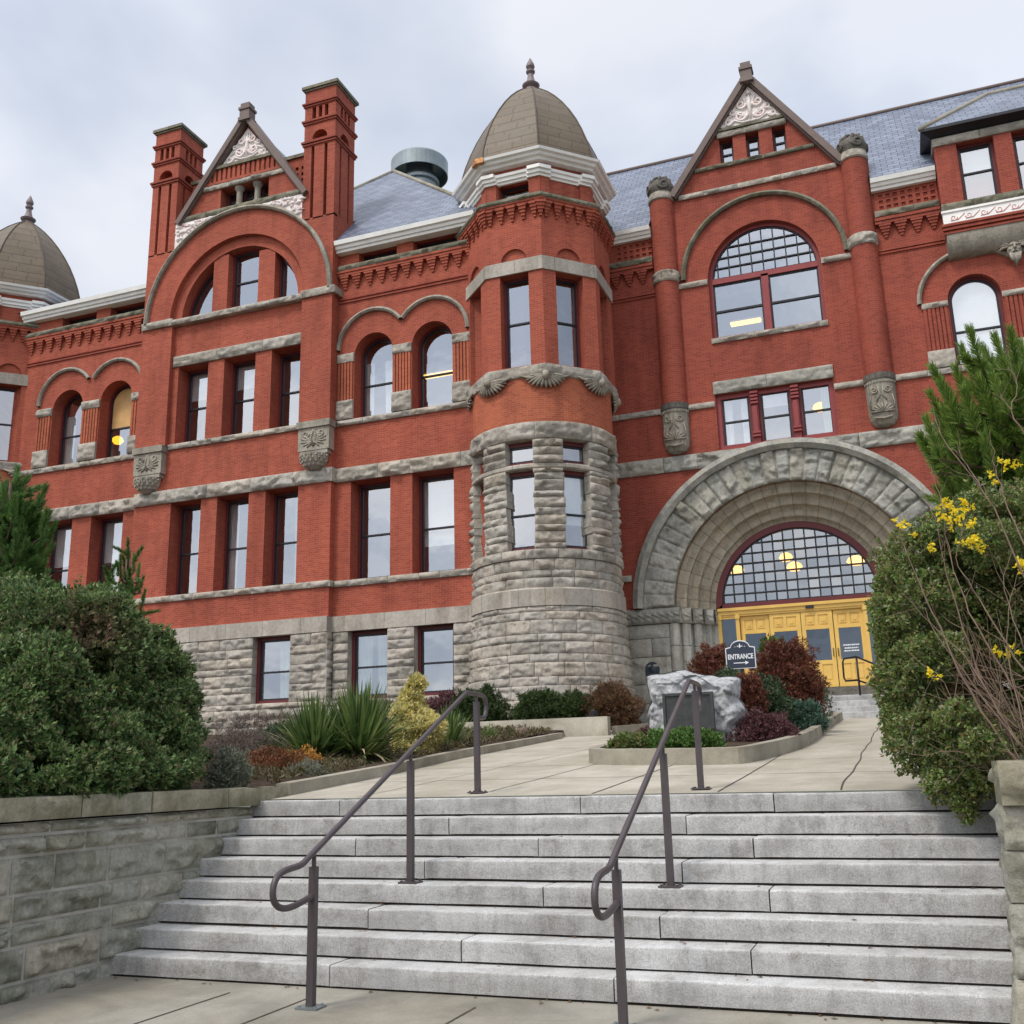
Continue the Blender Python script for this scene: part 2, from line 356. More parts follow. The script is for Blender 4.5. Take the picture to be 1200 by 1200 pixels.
def fast_mesh(name, V, F, mat, parent=None, uv=None, smooth=False, origin=None):
    """V (n,3), F (m,4) or list of index lists; uv flat per loop"""
    V = np.asarray(V, dtype=np.float64)
    off = rootloc(parent) if parent is not None else (np.array(origin) if origin is not None else np.zeros(3))
    V = V - off
    me = bpy.data.meshes.new(name)
    me.vertices.add(len(V)); me.vertices.foreach_set('co', V.astype(np.float32).ravel())
    if isinstance(F, np.ndarray):
        ls = np.arange(0, F.size, F.shape[1]); lt = np.full(len(F), F.shape[1]); flat = F.ravel()
    else:
        lt = np.array([len(f) for f in F]); ls = np.concatenate(([0], np.cumsum(lt)[:-1])); flat = np.concatenate([np.asarray(f) for f in F])
    me.loops.add(len(flat)); me.loops.foreach_set('vertex_index', flat.astype(np.int32))
    me.polygons.add(len(lt)); me.polygons.foreach_set('loop_start', ls.astype(np.int32))
    me.polygons.foreach_set('loop_total', lt.astype(np.int32))
    if uv is not None:
        lay = me.uv_layers.new(name='UVMap'); lay.data.foreach_set('uv', np.asarray(uv, dtype=np.float32).ravel())
    me.update(calc_edges=True); me.validate()
    if smooth: me.polygons.foreach_set('use_smooth', np.ones(len(me.polygons), dtype=bool))
    for mm in (mat if isinstance(mat, (list, tuple)) else [mat]): me.materials.append(mm)
    o = bpy.data.objects.new(name, me); COL.objects.link(o)
    if parent is not None: o.parent = parent
    elif origin is not None: o.location = origin
    return o

class MB:
    def __init__(s): s.v = []; s.f = []; s.uv = []
    def face(s, pts, uv=None):
        i = len(s.v); s.v.extend([tuple(p) for p in pts]); s.f.append(list(range(i, i + len(pts))))
        if uv is None:
            a, b, c = Vector(pts[0]), Vector(pts[1]), Vector(pts[2])
            n = (b - a).cross(c - a)
            if len(pts) > 3: n += (c - a).cross(Vector(pts[3]) - a)
            if n.length < 1e-12: n = Vector((0, -1, 0))
            n.normalize()
            if abs(n.z) > 0.97: uv = [(p[0], p[1]) for p in pts]
            else:
                t = Vector((-n.y, n.x, 0)).normalized(); w = n.cross(t)
                uv = [(Vector(p).dot(t), Vector(p).dot(w)) for p in pts]
        s.uv.extend(uv)
    def box(s, x0, x1, y0, y1, z0, z1):
        s.obox(lambda a, b, c: (a, b, c), x0, x1, y0, y1, z0, z1)
    def obox(s, T, x0, x1, y0, y1, z0, z1):
        P = [T(x, y, z) for x in (x0, x1) for y in (y0, y1) for z in (z0, z1)]
        for q in ((0, 4, 5, 1), (4, 6, 7, 5), (6, 2, 3, 7), (2, 0, 1, 3), (1, 5, 7, 3), (0, 2, 6, 4)):
            s.face([P[i] for i in q])
    def tbox(s, T, u0, u1, v0, v1, d0, d1):
        """box in wall coordinates (along, up, inward)"""
        s.obox(lambda a, b, c: T(a, c, b), u0, u1, d0, d1, v0, v1)
    def tube(s, pts, rad, n=8, caps=True):
        pts = [Vector(p) for p in pts]; rs = rad if isinstance(rad, (list, tuple)) else [rad] * len(pts)
        rings = []; prev = None
        for i, p in enumerate(pts):
            d = (pts[min(i + 1, len(pts) - 1)] - pts[max(i - 1, 0)])
            if d.length < 1e-9: d = Vector((0, 0, 1))
            d.normalize()
            if prev is None:
                a = d.orthogonal().normalized()
            else:
                a = (prev - d * prev.dot(d))
                a = a.normalized() if a.length > 1e-6 else d.orthogonal().normalized()
            prev = a; b = d.cross(a)
            rings.append([p + (a * math.cos(2 * PI * k / n) + b * math.sin(2 * PI * k / n)) * rs[i] for k in range(n)])
        base = len(s.v)
        for r_ in rings: s.v.extend([tuple(q) for q in r_])
        for i in range(len(rings) - 1):
            for k in range(n):
                a = base + i * n + k; b = base + i * n + (k + 1) % n
                s.f.append([a, b, b + n, a + n]); s.uv.extend([(0, 0)] * 4)
        if caps:
            s.f.append([base + k for k in range(n)][::-1]); s.uv.extend([(0, 0)] * n)
            s.f.append([base + (len(rings) - 1) * n + k for k in range(n)]); s.uv.extend([(0, 0)] * n)
    def lathe(s, prof, c=(0, 0), n=24, a0=0.0, a1=2 * PI, uvr=None):
        """profile of (radius, z); angle a measured from -Y towards +X"""
        L = [0.0]
        for (ra, za_), (rb, zb) in zip(prof, prof[1:]): L.append(L[-1] + math.hypot(rb - ra, zb - za_))
        pt = lambda r_, a, z: (c[0] + r_ * math.sin(a), c[1] - r_ * math.cos(a), z)
        for i in range(len(prof) - 1):
            (ra, za_), (rb, zb) = prof[i], prof[i + 1]
            for k in range(n):
                a = a0 + (a1 - a0) * k / n; b = a0 + (a1 - a0) * (k + 1) / n
                rr_ = uvr or max(ra, rb)
                v0, v1 = (za_, zb) if abs(zb - za_) > 1e-6 else (L[i], L[i + 1])
                pts = [pt(ra, a, za_), pt(ra, b, za_), pt(rb, b, zb), pt(rb, a, zb)]
                if ra < 1e-6: pts = [pts[0], pts[2], pts[3]]; uv = [(a * rr_, v0), (b * rr_, v1), (a * rr_, v1)]
                elif rb < 1e-6: pts = pts[:3]; uv = [(a * rr_, v0), (b * rr_, v0), (b * rr_, v1)]
                else: uv = [(a * rr_, v0), (b * rr_, v0), (b * rr_, v1), (a * rr_, v1)]
                s.face(pts, uv)
    def grid(s, fn, nu, nv, uvs=(1, 1)):
        base = len(s.v)
        for j in range(nv + 1):
            for i in range(nu + 1): s.v.append(tuple(fn(i / nu, j / nv)))
        for j in range(nv):
            for i in range(nu):
                a = base + j * (nu + 1) + i
                s.f.append([a, a + 1, a + nu + 2, a + nu + 1])
                s.uv.extend([(i / nu * uvs[0], j / nv * uvs[1]), ((i + 1) / nu * uvs[0], j / nv * uvs[1]), ((i + 1) / nu * uvs[0], (j + 1) / nv * uvs[1]), (i / nu * uvs[0], (j + 1) / nv * uvs[1])])
    def build(s, name, mat, parent=None, smooth=False, origin=None):
        return fast_mesh(name, s.v, s.f, mat, parent, s.uv, smooth, origin)

def empty(name, loc, label, cat, group=None):
    o = bpy.data.objects.new(name, None); COL.objects.link(o)
    o.location = loc; o.empty_display_size = 0.2
    return tag(o, label, cat, group)
def tag(o, label=None, cat=None, group=None, kind=None):
    if label: o['label'] = label
    if cat: o['category'] = cat
    if group: o['group'] = group
    if kind: o['kind'] = kind
    return o
def dup(root, loc, label=None):
    r_ = root.copy(); COL.objects.link(r_); r_.location = loc
    if label: r_['label'] = label
    for ch in list(root.children):
        c = ch.copy(); COL.objects.link(c); c.parent = r_
        for g in ch.children:
            d = g.copy(); COL.objects.link(d); d.parent = c
    return r_

# wall frames: along u, up v, inward d
def flatT(Y): return lambda u, v, d: (u, Y + d, v)
def sideT(X, s=1): return lambda u, v, d: (X - s * d, u * s, v)       # faces +X (s=1) with u running along +Y
def octT(c, ap, a): 
    n = (math.sin(a), -math.cos(a)); t = (math.cos(a), math.sin(a))
    return lambda u, v, d: (c[0] + n[0] * (ap - d) + t[0] * u, c[1] + n[1] * (ap - d) + t[1] * u, v)
def cylT(c, r_): 
    return lambda u, v, d: (c[0] + math.sin(u / r_) * (r_ - d), c[1] - math.cos(u / r_) * (r_ - d), v)

class Op:
    """an opening: rectangle, optionally with a round head (v1 is then the spring line)"""
    def __init__(s, u0, u1, v0, v1, arch=False): s.u0, s.u1, s.v0, s.v1, s.arch = u0, u1, v0, v1, arch; s.top = v1 + (u1 - u0) / 2 if arch else v1
    def outline(s, w=0.0, n=20):
        a, b, c, d = s.u0 + w, s.u1 - w, s.v0 + w, s.v1
        if not s.arch: return [(a, c), (b, c), (b, d - w), (a, d - w)]
        m = (a + b) / 2; r_ = (b - a) / 2
        return [(a, c), (b, c)] + [(m + r_ * math.cos(PI * k / n), d + r_ * math.sin(PI * k / n)) for k in range(n + 1)]
class Poly:
    """opening clipped by a circle: u range, floor and the circle that forms its head"""
    def __init__(s, u0, u1, v0, c, r_, n=14): s.u0, s.u1, s.v0, s.c, s.r, s.n = u0, u1, v0, c, r_, n; s.arch = True
    def outline(s, w=0.0, n=None):
        r_ = s.r - w; a, b = s.u0 + w, s.u1 - w; v0 = s.v0 + w; cu, cv = s.c
        a = max(a, cu - math.sqrt(max(1e-6, r_ ** 2 - (v0 - cv) ** 2))); b = min(b, cu + math.sqrt(max(1e-6, r_ ** 2 - (v0 - cv) ** 2)))
        pts = [(a, v0), (b, v0)]
        for k in range(s.n + 1):
            u = b + (a - b) * k / s.n
            pts.append((u, max(v0 + 0.001, cv + math.sqrt(max(1e-6, r_ ** 2 - (u - cu) ** 2)))))
        return pts

def wall_panel(mb, T, u0, u1, v0, v1, ops=(), depth=0.5, nseg=18, back=None):
    us = sorted({u0, u1, *[x for o in ops for x in (o.u0, o.u1)]}); vs = sorted({v0, v1, *[x for o in ops for x in (o.v0, o.top)]})
    us = [x for x in us if u0 - 1e-6 <= x <= u1 + 1e-6]; vs = [x for x in vs if v0 - 1e-6 <= x <= v1 + 1e-6]
    for a, b in zip(us, us[1:]):
        run = None
        for c, d in zip(vs, vs[1:]):
            m = ((a + b) / 2, (c + d) / 2)
            if any(o.u0 < m[0] < o.u1 and o.v0 < m[1] < o.top for o in ops):
                if run: mb.face([T(a, run[0], 0), T(b, run[0], 0), T(b, run[1], 0), T(a, run[1], 0)]); run = None
            else: run = (run[0], d) if run else (c, d)
        if run: mb.face([T(a, run[0], 0), T(b, run[0], 0), T(b, run[1], 0), T(a, run[1], 0)])
    for o in ops:
        ol = o.outline(0, nseg)
        if o.arch:
            for (a, b), (c, d) in zip(ol[2:], ol[3:]):
                mb.face([T(c, d, 0), T(a, b, 0), T(a, o.top, 0), T(c, o.top, 0)])
        for (a, b), (c, d) in zip(ol, ol[1:] + ol[:1]):
            if b < v0 and d < v0: continue
            mb.face([T(a, b, 0), T(c, d, 0), T(c, d, depth), T(a, b, depth)])
        if back is not None: mb.face([T(a, b, back) for a, b in ol])

def ring(mb, T, o, w0, w1, d0, d1, n=20):
    """moulded strip between two insets of an opening: face at d0 with sides going back to d1"""
    A, B = o.outline(w0, n), o.outline(w1, n)
    m = len(A)
    for i in range(m):
        j = (i + 1) % m
        mb.face([T(*A[i], d0), T(*A[j], d0), T(*B[j], d0), T(*B[i], d0)])
        mb.face([T(*B[i], d0), T(*B[j], d0), T(*B[j], d1), T(*B[i], d1)])
        mb.face([T(*A[i], d0), T(*A[j], d0), T(*A[j], d1), T(*A[i], d1)])

def arch_sweep(mb, T, c, prof, a0=0.0, a1=PI, n=32, fn=None):
    """profile of (radius, depth) swept round an arch centre; angle from +u anticlockwise"""
    L = [0.0]
    for (ra, da), (rb, db) in zip(prof, prof[1:]): L.append(L[-1] + math.hypot(rb - ra, db - da))
    P = lambda r_, a, d: T(c[0] + r_ * math.cos(a), c[1] + r_ * math.sin(a), d)
    for k in range(n):
        a = a0 + (a1 - a0) * k / n; b = a0 + (a1 - a0) * (k + 1) / n
        for i in range(len(prof) - 1):
            (ra, da), (rb, db) = prof[i], prof[i + 1]
            rr_ = 3.3
            mb.face([P(ra, a, da), P(ra, b, da), P(rb, b, db), P(rb, a, db)],
                    [(a * rr_, L[i]), (b * rr_, L[i]), (b * rr_, L[i + 1]), (a * rr_, L[i + 1])])

NZ = lambda x, y, z: mnoise.noise(Vector((x, y, z)))
def chisel(x, y, z, f=3.0):
    # split stone: flat facets, each with its own height and tilt, plus a fine tooth
    a, c = x * f, z * f * 1.7
    p = mnoise.voronoi((a, y, c))[1][0]
    h = NZ(p.x * 1.9 + 3, p.y, p.z * 1.9); tx = NZ(p.x * 2.3, p.y + 17, p.z * 2.3); tz = NZ(p.x * 2.1, p.y + 31, p.z * 2.1)
    return max(0.03, 0.55 + 0.95 * h + 1.0 * tx * (a - p.x) + 1.4 * (tz - .3) * (c - p.z) + 0.22 * NZ(x * 9, y, z * 12) + 0.12 * NZ(x * 21, y, z * 25))
def rock_block(mb, T, u0, u1, v0, v1, bulge=0.09, res=0.075, joint=0.012, jd=0.03, edge=0.022, seed=0.0, cf=3.0):
    """one rock-faced stone: a domed, chiselled face with its four sides running back into the wall"""
    u0 += joint / 2; u1 -= joint / 2; v0 += joint / 2; v1 -= joint / 2
    nu = max(4, int((u1 - u0) / res)); nv = max(4, int((v1 - v0) / res))
    def fn(s, t):
        u = u0 + (u1 - u0) * s; v = v0 + (v1 - v0) * t
        e_ = min(u - u0, u1 - u, v - v0, v1 - v)
        q = min(1.0, e_ / edge); q = q * (2 - q)
        d = -bulge * q * chisel(u + seed, seed * 3.1, v, cf) if e_ > 1e-6 else 0.0
        return T(u, v, d)
    mb.grid(fn, nu, nv)
    B = [(u0, v0), (u1, v0), (u1, v1), (u0, v1)]
    for (a, b), (c, d) in zip(B, B[1:] + B[:1]):
        m_ = max(1, int(abs(c - a) / 0.3))
        for k in range(m_):
            p, q = (a + (c - a) * k / m_, b + (d - b) * k / m_), (a + (c - a) * (k + 1) / m_, b + (d - b) * (k + 1) / m_)
            mb.face([T(*p, 0), T(*p, jd + 0.1), T(*q, jd + 0.1), T(*q, 0)])
def rock_band(mb, T, u0, u1, v0, v1, w=1.3, **kw):
    u = u0; first = True
    while u < u1 - 1e-6:
        e_ = u + w * rng.uniform(0.7, 1.3)
        if u1 - e_ < w * 0.5: e_ = u1
        rock_block(mb, T, u, e_, v0, v1, seed=rng.uniform(0, 90), **kw); u = e_
def ashlar(mb, T, u0, u1, v0, v1, heights, w=0.75, **kw):
    v = v0; k = 0
    while v < v1 - 1e-6:
        h = heights[k % len(heights)]; k += 1
        if v1 - v - h < 0.12: h = v1 - v
        rock_band(mb, T, u0, u1, v, v + h, w * (1.0 if h > 0.25 else 1.15), **kw); v += h

# ------------------------------------------------------------------ ground
def G(Y): return 1.32 + 0.068 * (Y - 9.3)
def sheet(name, X0, X1, Y0, Y1, zf, nx, ny, mat, thick=0.0):
    m = MB()
    m.grid(lambda s, t: (X0 + (X1 - X0) * s, Y0 + (Y1 - Y0) * t, zf(X0 + (X1 - X0) * s, Y0 + (Y1 - Y0) * t)), nx, ny)
    return tag(m.build(name, mat), kind='structure')
sheet('ground', -1500, 1500, -1500, 1500, lambda x, y: -0.06, 8, 8, FARG)
m = MB(); m.box(-30, 30, -6, 7.34, -0.05, 0.0)
sidewalk = tag(m.build('sidewalk', CONC_LO), kind='structure')
m = MB()
for x in (-6.6, -5.1, -4.27, -2.97, -0.52, 0.9, 2.4):
    pts = [(x + (y * 0.02 if x == -5.1 else 0), y) for y in np.arange(-2, 7.35, 0.5)]
    for (a, b), (c, d) in zip(pts, pts[1:]): m.face([(a - .008, b, .004), (a + .008, b, .004), (c + .008, d, .004), (c - .008, d, .004)])
m.box(-6.5, .6, 5.32, 5.335, -0.01, .004)
m.build('expansion_joint', JOINT, sidewalk)
path = sheet('path', -8.2, 1.35, 9.45, 31.3, lambda x, y: G(y), 8, 24, CONC)
m = MB()
def crack(x, y0, y1, w, wob):
    ys = np.arange(y0, y1, 0.4); ph = rng.uniform(0, 9)
    pts = [(x + wob * (math.sin(y * 1.3 + ph) + .6 * math.sin(y * 3.1 + ph)), y) for y in ys]
    for (a, b), (c, d) in zip(pts, pts[1:]): m.face([(a - w, b, G(b) + .004), (a + w, b, G(b) + .004), (c + w, d, G(d) + .004), (c - w, d, G(d) + .004)])
crack(-0.60, 9.5, 30, .008, .014); crack(-1.65, 9.5, 30, .008, .004); crack(-2.83, 9.5, 14, .008, .004); crack(-4.0, 9.9, 24, .007, .01); crack(-5.3, 9.5, 24, .006, .004)
for y in (11.4, 13.6, 17.5, 21.5): m.face([(-7.5, y, G(y) + .004), (1.2, y, G(y) + .004), (1.2, y + .018, G(y + .018) + .004), (-7.5, y + .018, G(y + .018) + .004)])
m.build('expansion_joint', JOINT, path)
# left border of the path (x as a function of y) and planted soil either side
def xl(y): return float(np.interp(y, [9.0, 9.7, 12.3, 15.9, 19, 22.9, 24.0, 31], [-6.42, -6.42, -6.6, -7.1, -7.3, -7.62, -7.7, -7.7]))
def soil_z(x, y):
    base = 1.40 if y < 9.6 else G(y) + 0.13
    return base + 0.05 * NZ(x * 1.3, y * 1.3, 0) + (0.16 * min(1, max(0, (-7.3 - x) / 3)) if y > 9 else 0.0)
m = MB()
m.grid(lambda s, t: ((lambda y: ((-45 + (xl(y) - 0.06 + 45) * (1 - (1 - s) ** 2.2)), y, soil_z(-45 + (xl(y) - 0.06 + 45) * (1 - (1 - s) ** 2.2), y)))(-4 + 33.4 * t)), 40, 70)
tag(m.build('soil', SOIL), kind='structure')
sheet('soil', 0.74, 30, 7.3, 33.7, lambda x, y: (1.38 if y < 9.6 else G(y) + .1) + 0.04 * NZ(x, y, 5), 20, 40, SOIL)

# ------------------------------------------------------------------ the courthouse
CH = empty('courthouse', (-15, 30, 2.6), 'large red brick courthouse with sandstone bands, domed turrets and arched entrance', 'courthouse')
YA, YB, YC = 30.0, 29.7, 33.8
TA, TB, TB2, TC = flatT(YA), flatT(YB), flatT(29.5), flatT(YC)

CURT = {}
def window(T, o, depth, rail=None, fw=0.085, sw=0.055, trim=RED_TRIM, blind=False, glass=GLASS, name='window', sill=None, split=True, ply=False):
    m = MB(); ring(m, T, o, -0.02, fw, depth - 0.05, depth + 0.1); w = m.build(name, trim, CH)
    m = MB(); ring(m, T, o, fw, fw + sw, depth - 0.005, depth + 0.08)
    if rail is not None:
        m.tbox(T, o.u0 + fw, o.u1 - fw, rail - 0.03, rail + 0.03, depth - 0.018, depth + 0.06)
    m.build('sash', SASH, w)
    m = MB(); m.face([T(a, b, depth + 0.035) for a, b in o.outline(fw + 0.01)]); m.build('pane', glass, w)
    if blind:
        m = MB(); m.face([T(a, b, depth + 0.06) for a, b in o.outline(fw + 0.03)]); m.build('blind', BLIND, w)
    elif rail is not None and glass is GLASS and isinstance(o, Op) and o.u1 - o.u0 > 1.0 and not ply:
        q = rng.random(); a, b, c_, d_ = o.u0 + fw, o.u1 - fw, o.v0 + fw, o.v1 - fw
        if q < .30 and not o.arch:      # a roller blind drawn part of the way
            h = rng.uniform(.25, .75) * (d_ - c_); m = MB(); m.face([T(a, d_ - h, depth + .12), T(b, d_ - h, depth + .12), T(b, d_, depth + .12), T(a, d_, depth + .12)]); m.build('blind', BLIND, w)
        elif q < .72:                   # curtains hanging in folds at one or both sides
            m = MB()
            for s in ((1,) if rng.random() < .5 else (1, -1)):
                x0 = b if s > 0 else a; wd = rng.uniform(.25, .5) * (b - a); n_ = 16
                m.grid(lambda p, q2: T(x0 - s * wd * p * (1 - .1 * q2), d_ - (d_ - c_) * q2, depth + .16 + .035 * math.sin(p * 22)), n_, 3)
            m.build('curtain', CURTAIN if rng.random() < .6 else BLIND, w)
    if ply:
        m = MB(); m.face([T(a, b, depth + 0.015) for a, b in o.outline(fw + 0.04) if b > rail] + [T(o.u0 + fw + .04, rail + .04, depth + .015), T(o.u1 - fw - .04, rail + .04, depth + .015)])
        m.build('boarded_panel', PLY, w)
    return w

def build(m, name, mat, parent=CH, smooth=False): return m.build(name, mat, parent, smooth)

# --- window openings of the left wing
F1A = [Op(-17.13, -15.61, 7.95, 11.40), Op(-14.78, -13.25, 7.95, 11.40)]
F1L = [Op(-30.9, -29.37, 7.95, 11.40), Op(-28.45, -26.92, 7.95, 11.40)]
F1B = [Op(-24.49, -23.15, 7.95, 11.40), Op(-22.45, -21.10, 7.95, 11.40), Op(-20.40, -19.06, 7.95, 11.40)]
F3A = [Op(-17.07, -15.55, 13.70, 16.07, True), Op(-14.79, -13.25, 13.70, 16.07, True)]
F3L = [Op(-30.86, -29.33, 13.70, 16.07, True), Op(-28.45, -26.90, 13.70, 16.07, True)]
F3B = [Op(-24.50, -23.14, 13.68, 16.75), Op(-22.42, -21.05, 13.68, 16.75), Op(-20.35, -19.0, 13.68, 16.75)]
ATA = [Op(-16.95, -15.40, 19.6, 20.12), Op(-14.75, -12.98, 19.6, 20.12)]
ATL = [Op(-30.75, -29.0, 19.6, 20.12), Op(-28.3, -26.55, 19.6, 20.12)]
BASE_W = [Op(-17.12, -15.66, 3.95, 6.2), Op(-14.68, -13.29, 3.95, 6.2)]
BASE_WB = [Op(-20.64, -19.16, 3.95, 6.2)]
BASE_WL = [Op(-30.9, -29.4, 3.95, 6.2), Op(-28.4, -26.9, 3.95, 6.2)]

for (a, b, ops) in ((-17.8, -10.6, F1A + F3A + ATA), (-34.4, -26.1, F1L + F3L + ATL)):
    m = MB(); wall_panel(m, TA, a, b, 6.7, 20.45, ops, 0.66); build(m, 'wall', BRICK)
m = MB(); wall_panel(m, TB, -26.15, -17.75, 6.7, 18.5, F1B + F3B, 0.66)
wall_panel(m, lambda u, v, d: (-17.75 - d, u, v), 29.7, 30.0, 6.7, 18.5); wall_panel(m, lambda u, v, d: (-26.15 + d, 30.0 - u, v), 0, .3, 6.7, 18.5)
build(m, 'wall', BRICK)
# raised piers either side of the gabled bay
for a, b in ((-26.16, -24.76), (-19.0, -17.74)):
    m = MB(); m.box(a, b, 29.5, 29.75, 13.62, 18.5); m.box(a, b, 29.75, 31.0, 18.4, 21.7)
    build(m, 'pier', BRICK)

# stone base with rock-faced blocks between the basement windows
def base_blocks(T, spans, z0, z1, ops, name='stone_base'):
    m = MB(); hs = [0.36, 0.22, 0.40, 0.24, 0.34, 0.3]
    for a, b in spans:
        m = MB(); ashlar(m, T, a, b, z0, z1, hs, 0.95, bulge=0.085, res=0.055, jd=0.4); build(m, name, STONE)
base_blocks(flatT(29.93), [(-17.7, -17.12), (-15.66, -14.68), (-13.29, -12.3)], 3.95, 6.2, BASE_W)
base_blocks(flatT(29.93), [(-17.7, -12.3)], 2.2, 3.95, BASE_W)
base_blocks(flatT(29.63), [(-26.15, -20.64), (-19.16, -17.75)], 3.95, 6.2, BASE_WB)
base_blocks(flatT(29.63), [(-26.15, -17.75)], 2.2, 3.95, BASE_WB)
base_blocks(flatT(29.93), [(-34, -30.9), (-29.4, -28.4), (-26.9, -26.15)], 3.95, 6.2, BASE_WL)
base_blocks(lambda u, v, d: (-17.73 - d, u, v), [(29.62, 30.0)], 2.2, 6.2, None)
# backing wall behind the stone joints
m = MB(); wall_panel(m, flatT(30.05), -34.4, -10.6, 1.6, 6.75, BASE_W + BASE_WL + BASE_WB, 0.35)
build(m, 'wall', STONE)
for ops, T in ((BASE_W + BASE_WL, flatT(29.95)), (BASE_WB, flatT(29.65))):
    for o in ops: window(T, o, 0.32, rail=5.0, fw=0.11)

def sweep(m, T, u0, u1, prof):
    for (da, va), (db, vb) in zip(prof, prof[1:]): m.face([T(u0, va, da), T(u1, va, da), T(u1, vb, db), T(u0, vb, db)])
    m.face([T(u0, v, d) for d, v in prof]); m.face([T(u1, v, d) for d, v in prof[::-1]])
def boxband(T, u0, u1, v0, v1, d0, d1, mat, name):
    m = MB(); m.tbox(T, u0, u1, v0, v1, d0, d1); return build(m, name, mat)

# water table, sill courses, belts (each its own part)
for T, a, b in ((TA, -17.74, -12.0), (TA, -34.3, -26.16), (TB, -26.17, -17.735)):
    boxband(T, a, b, 6.2, 6.72, -0.12, 0.2, STONE_SM, 'water_table')
    m = MB(); rock_band(m, lambda u, v, d, T=T: T(u, v, d - .06), a + .01, b, 7.72, 7.945, 1.0, bulge=0.08, res=0.06, jd=.1); build(m, 'sill_course', STONE)
    m = MB(); rock_band(m, lambda u, v, d, T=T: T(u, v, d - .07), a + .01, b, 11.405, 11.92, 1.5, bulge=0.13, res=0.07, jd=.1); build(m, 'belt_course', STONE)
m = MB(); rock_band(m, lambda u, v, d: (-17.68 - d, u, v), 29.63, 29.94, 11.405, 11.92, 1.5, bulge=0.06); rock_band(m, lambda u, v, d: (-17.69 - d, u, v), 29.64, 29.94, 7.72, 7.945, 1.5, bulge=0.05); build(m, 'belt_course', STONE)
for T, a, b in ((TA, -17.72, -12.0), (TA, -34.3, -26.16), (TB, -24.74, -19.02)):
    m = MB(); rock_band(m, lambda u, v, d, T=T: T(u, v, d - .07), a, b, 13.46, 13.675, 1.1, bulge=0.08, res=0.06, jd=.1); build(m, 'sill_course', STONE)
m = MB(); rock_band(m, flatT(29.64), -24.75, -19.0, 16.76, 17.20, 1.9, bulge=0.10, res=0.07, jd=.1); build(m, 'lintel', STONE)

for o in F1A + F1L: window(TA, o, 0.60, rail=9.55)
for o in F1B: window(TB, o, 0.60, rail=9.55)
for i, o in enumerate(F3B): window(TB, o, 0.60, rail=15.2)
for o in F3A: window(TA, o, 0.56, rail=15.05)
window(TA, F3L[0], 0.56, rail=15.05); window(TA, F3L[1], 0.56, rail=15.05, ply=True)
for o in ATA + ATL: window(TA, o, 0.40, fw=0.05)

# fluted piers with stone bases and caps between the arched windows
def fluted(T, a, b, n, base=True):
    m = MB(); p = (b - a) / n
    for i in range(n): m.tbox(T, a + p * (i + .16), a + p * (i + .84), 14.38, 15.84, -0.055, 0.02)
    build(m, 'fluted_pier', T_BRICK)
    m = MB(); rock_band(m, lambda u, v, d: T(u, v, d - .10), a - .03, b + .03, 13.69, 14.40, 2, bulge=0.09, res=.06, jd=.12)
    build(m, 'pier_base', STONE)
    m = MB(); rock_band(m, lambda u, v, d: T(u, v, d - .07), a - .03, b + .03, 15.84, 16.18, 2, bulge=0.09, res=.05, jd=.1)
    build(m, 'pier_cap', STONE)
T_BRICK = BRICK_OR
for a, b, n in ((-17.72, -17.10, 5), (-15.52, -14.82, 6), (-13.22, -12.60, 5), (-31.6, -30.9, 5), (-29.30, -28.48, 6), (-26.87, -26.2, 5)): fluted(TA, a, b, n)
HOOD = [(-0.07, 0.0), (-0.07, -0.10), (-0.01, -0.15), (0.07, -0.10), (0.07, 0.0)]
def hood(T, c, r_, a0=0.0, a1=PI, n=36, mat=STONE_CV, sc=1.0, name='hood_mould'):
    m = MB(); arch_sweep(m, T, c, [(r_ + a * sc, b * sc) for a, b in HOOD], a0, a1, n); return build(m, name, mat)
for cx in (-16.33, -14.03, -30.2, -27.72):
    c0 = math.acos(1.15 / 1.42) if cx in (-16.33, -30.2) else 0.0
    hood(TA, (cx, 16.33), 1.38, c0, PI - (0.0 if cx in (-16.33, -30.2) else math.acos(1.15 / 1.42)))
for a, b in ((-17.72, -12.2), (-33.5, -26.2)):
    m = MB(); m.tbox(TA, a, b, 18.18, 18.23, -.05, .01); m.tbox(TA, a, b, 18.30, 18.36, -.05, .01); build(m, 'string_course', BRICK_DK)
def corbels(T, us, zt, zb, w, out, name='corbel_table', mat=BRICK, n=5):
    m = MB(); h = (zt - zb) / n
    for u in us:
        for i in range(n):
            k = 1 - i / (n + .6)
            m.tbox(T, u - w / 2 * k, u + w / 2 * k, zt - h * (i + 1) + .012, zt - h * i, -out * k, .02)
            m.tbox(T, u - w / 2 * k * .86, u + w / 2 * k * .86, zt - h * (i + 1), zt - h * (i + 1) + .012, -out * k * .8, .02)
    return build(m, name, mat)
for a, b in ((-17.72, -12.3), (-33.0, -26.2)):
    us = np.arange(a + .25, b, .5)
    corbels(TA, us, 19.2, 18.7, .36, .17)
    m = MB(); m.tbox(TA, a, b, 19.2, 19.29, -.18, .02); m.tbox(TA, a, b, 19.30, 19.385, -.21, .02); build(m, 'string_course', BRICK)
    m = MB(); rock_band(m, lambda u, v, d: TA(u, v, d - .20), a, b, 19.39, 19.60, 1.2, bulge=.07, res=.06, jd=.2); build(m, 'ledge', STONE_MOSS)
CORN = [(0.1, 20.10), (-0.26, 20.10), (-0.28, 20.19), (-0.34, 20.21), (-0.37, 20.31), (-0.45, 20.34), (-0.48, 20.50), (0.1, 20.52)]
for a, b in ((-17.74, -12.2), (-32.6, -26.17)):
    m = MB(); sweep(m, TA, a, b, CORN); build(m, 'eave_cornice', WHITE)

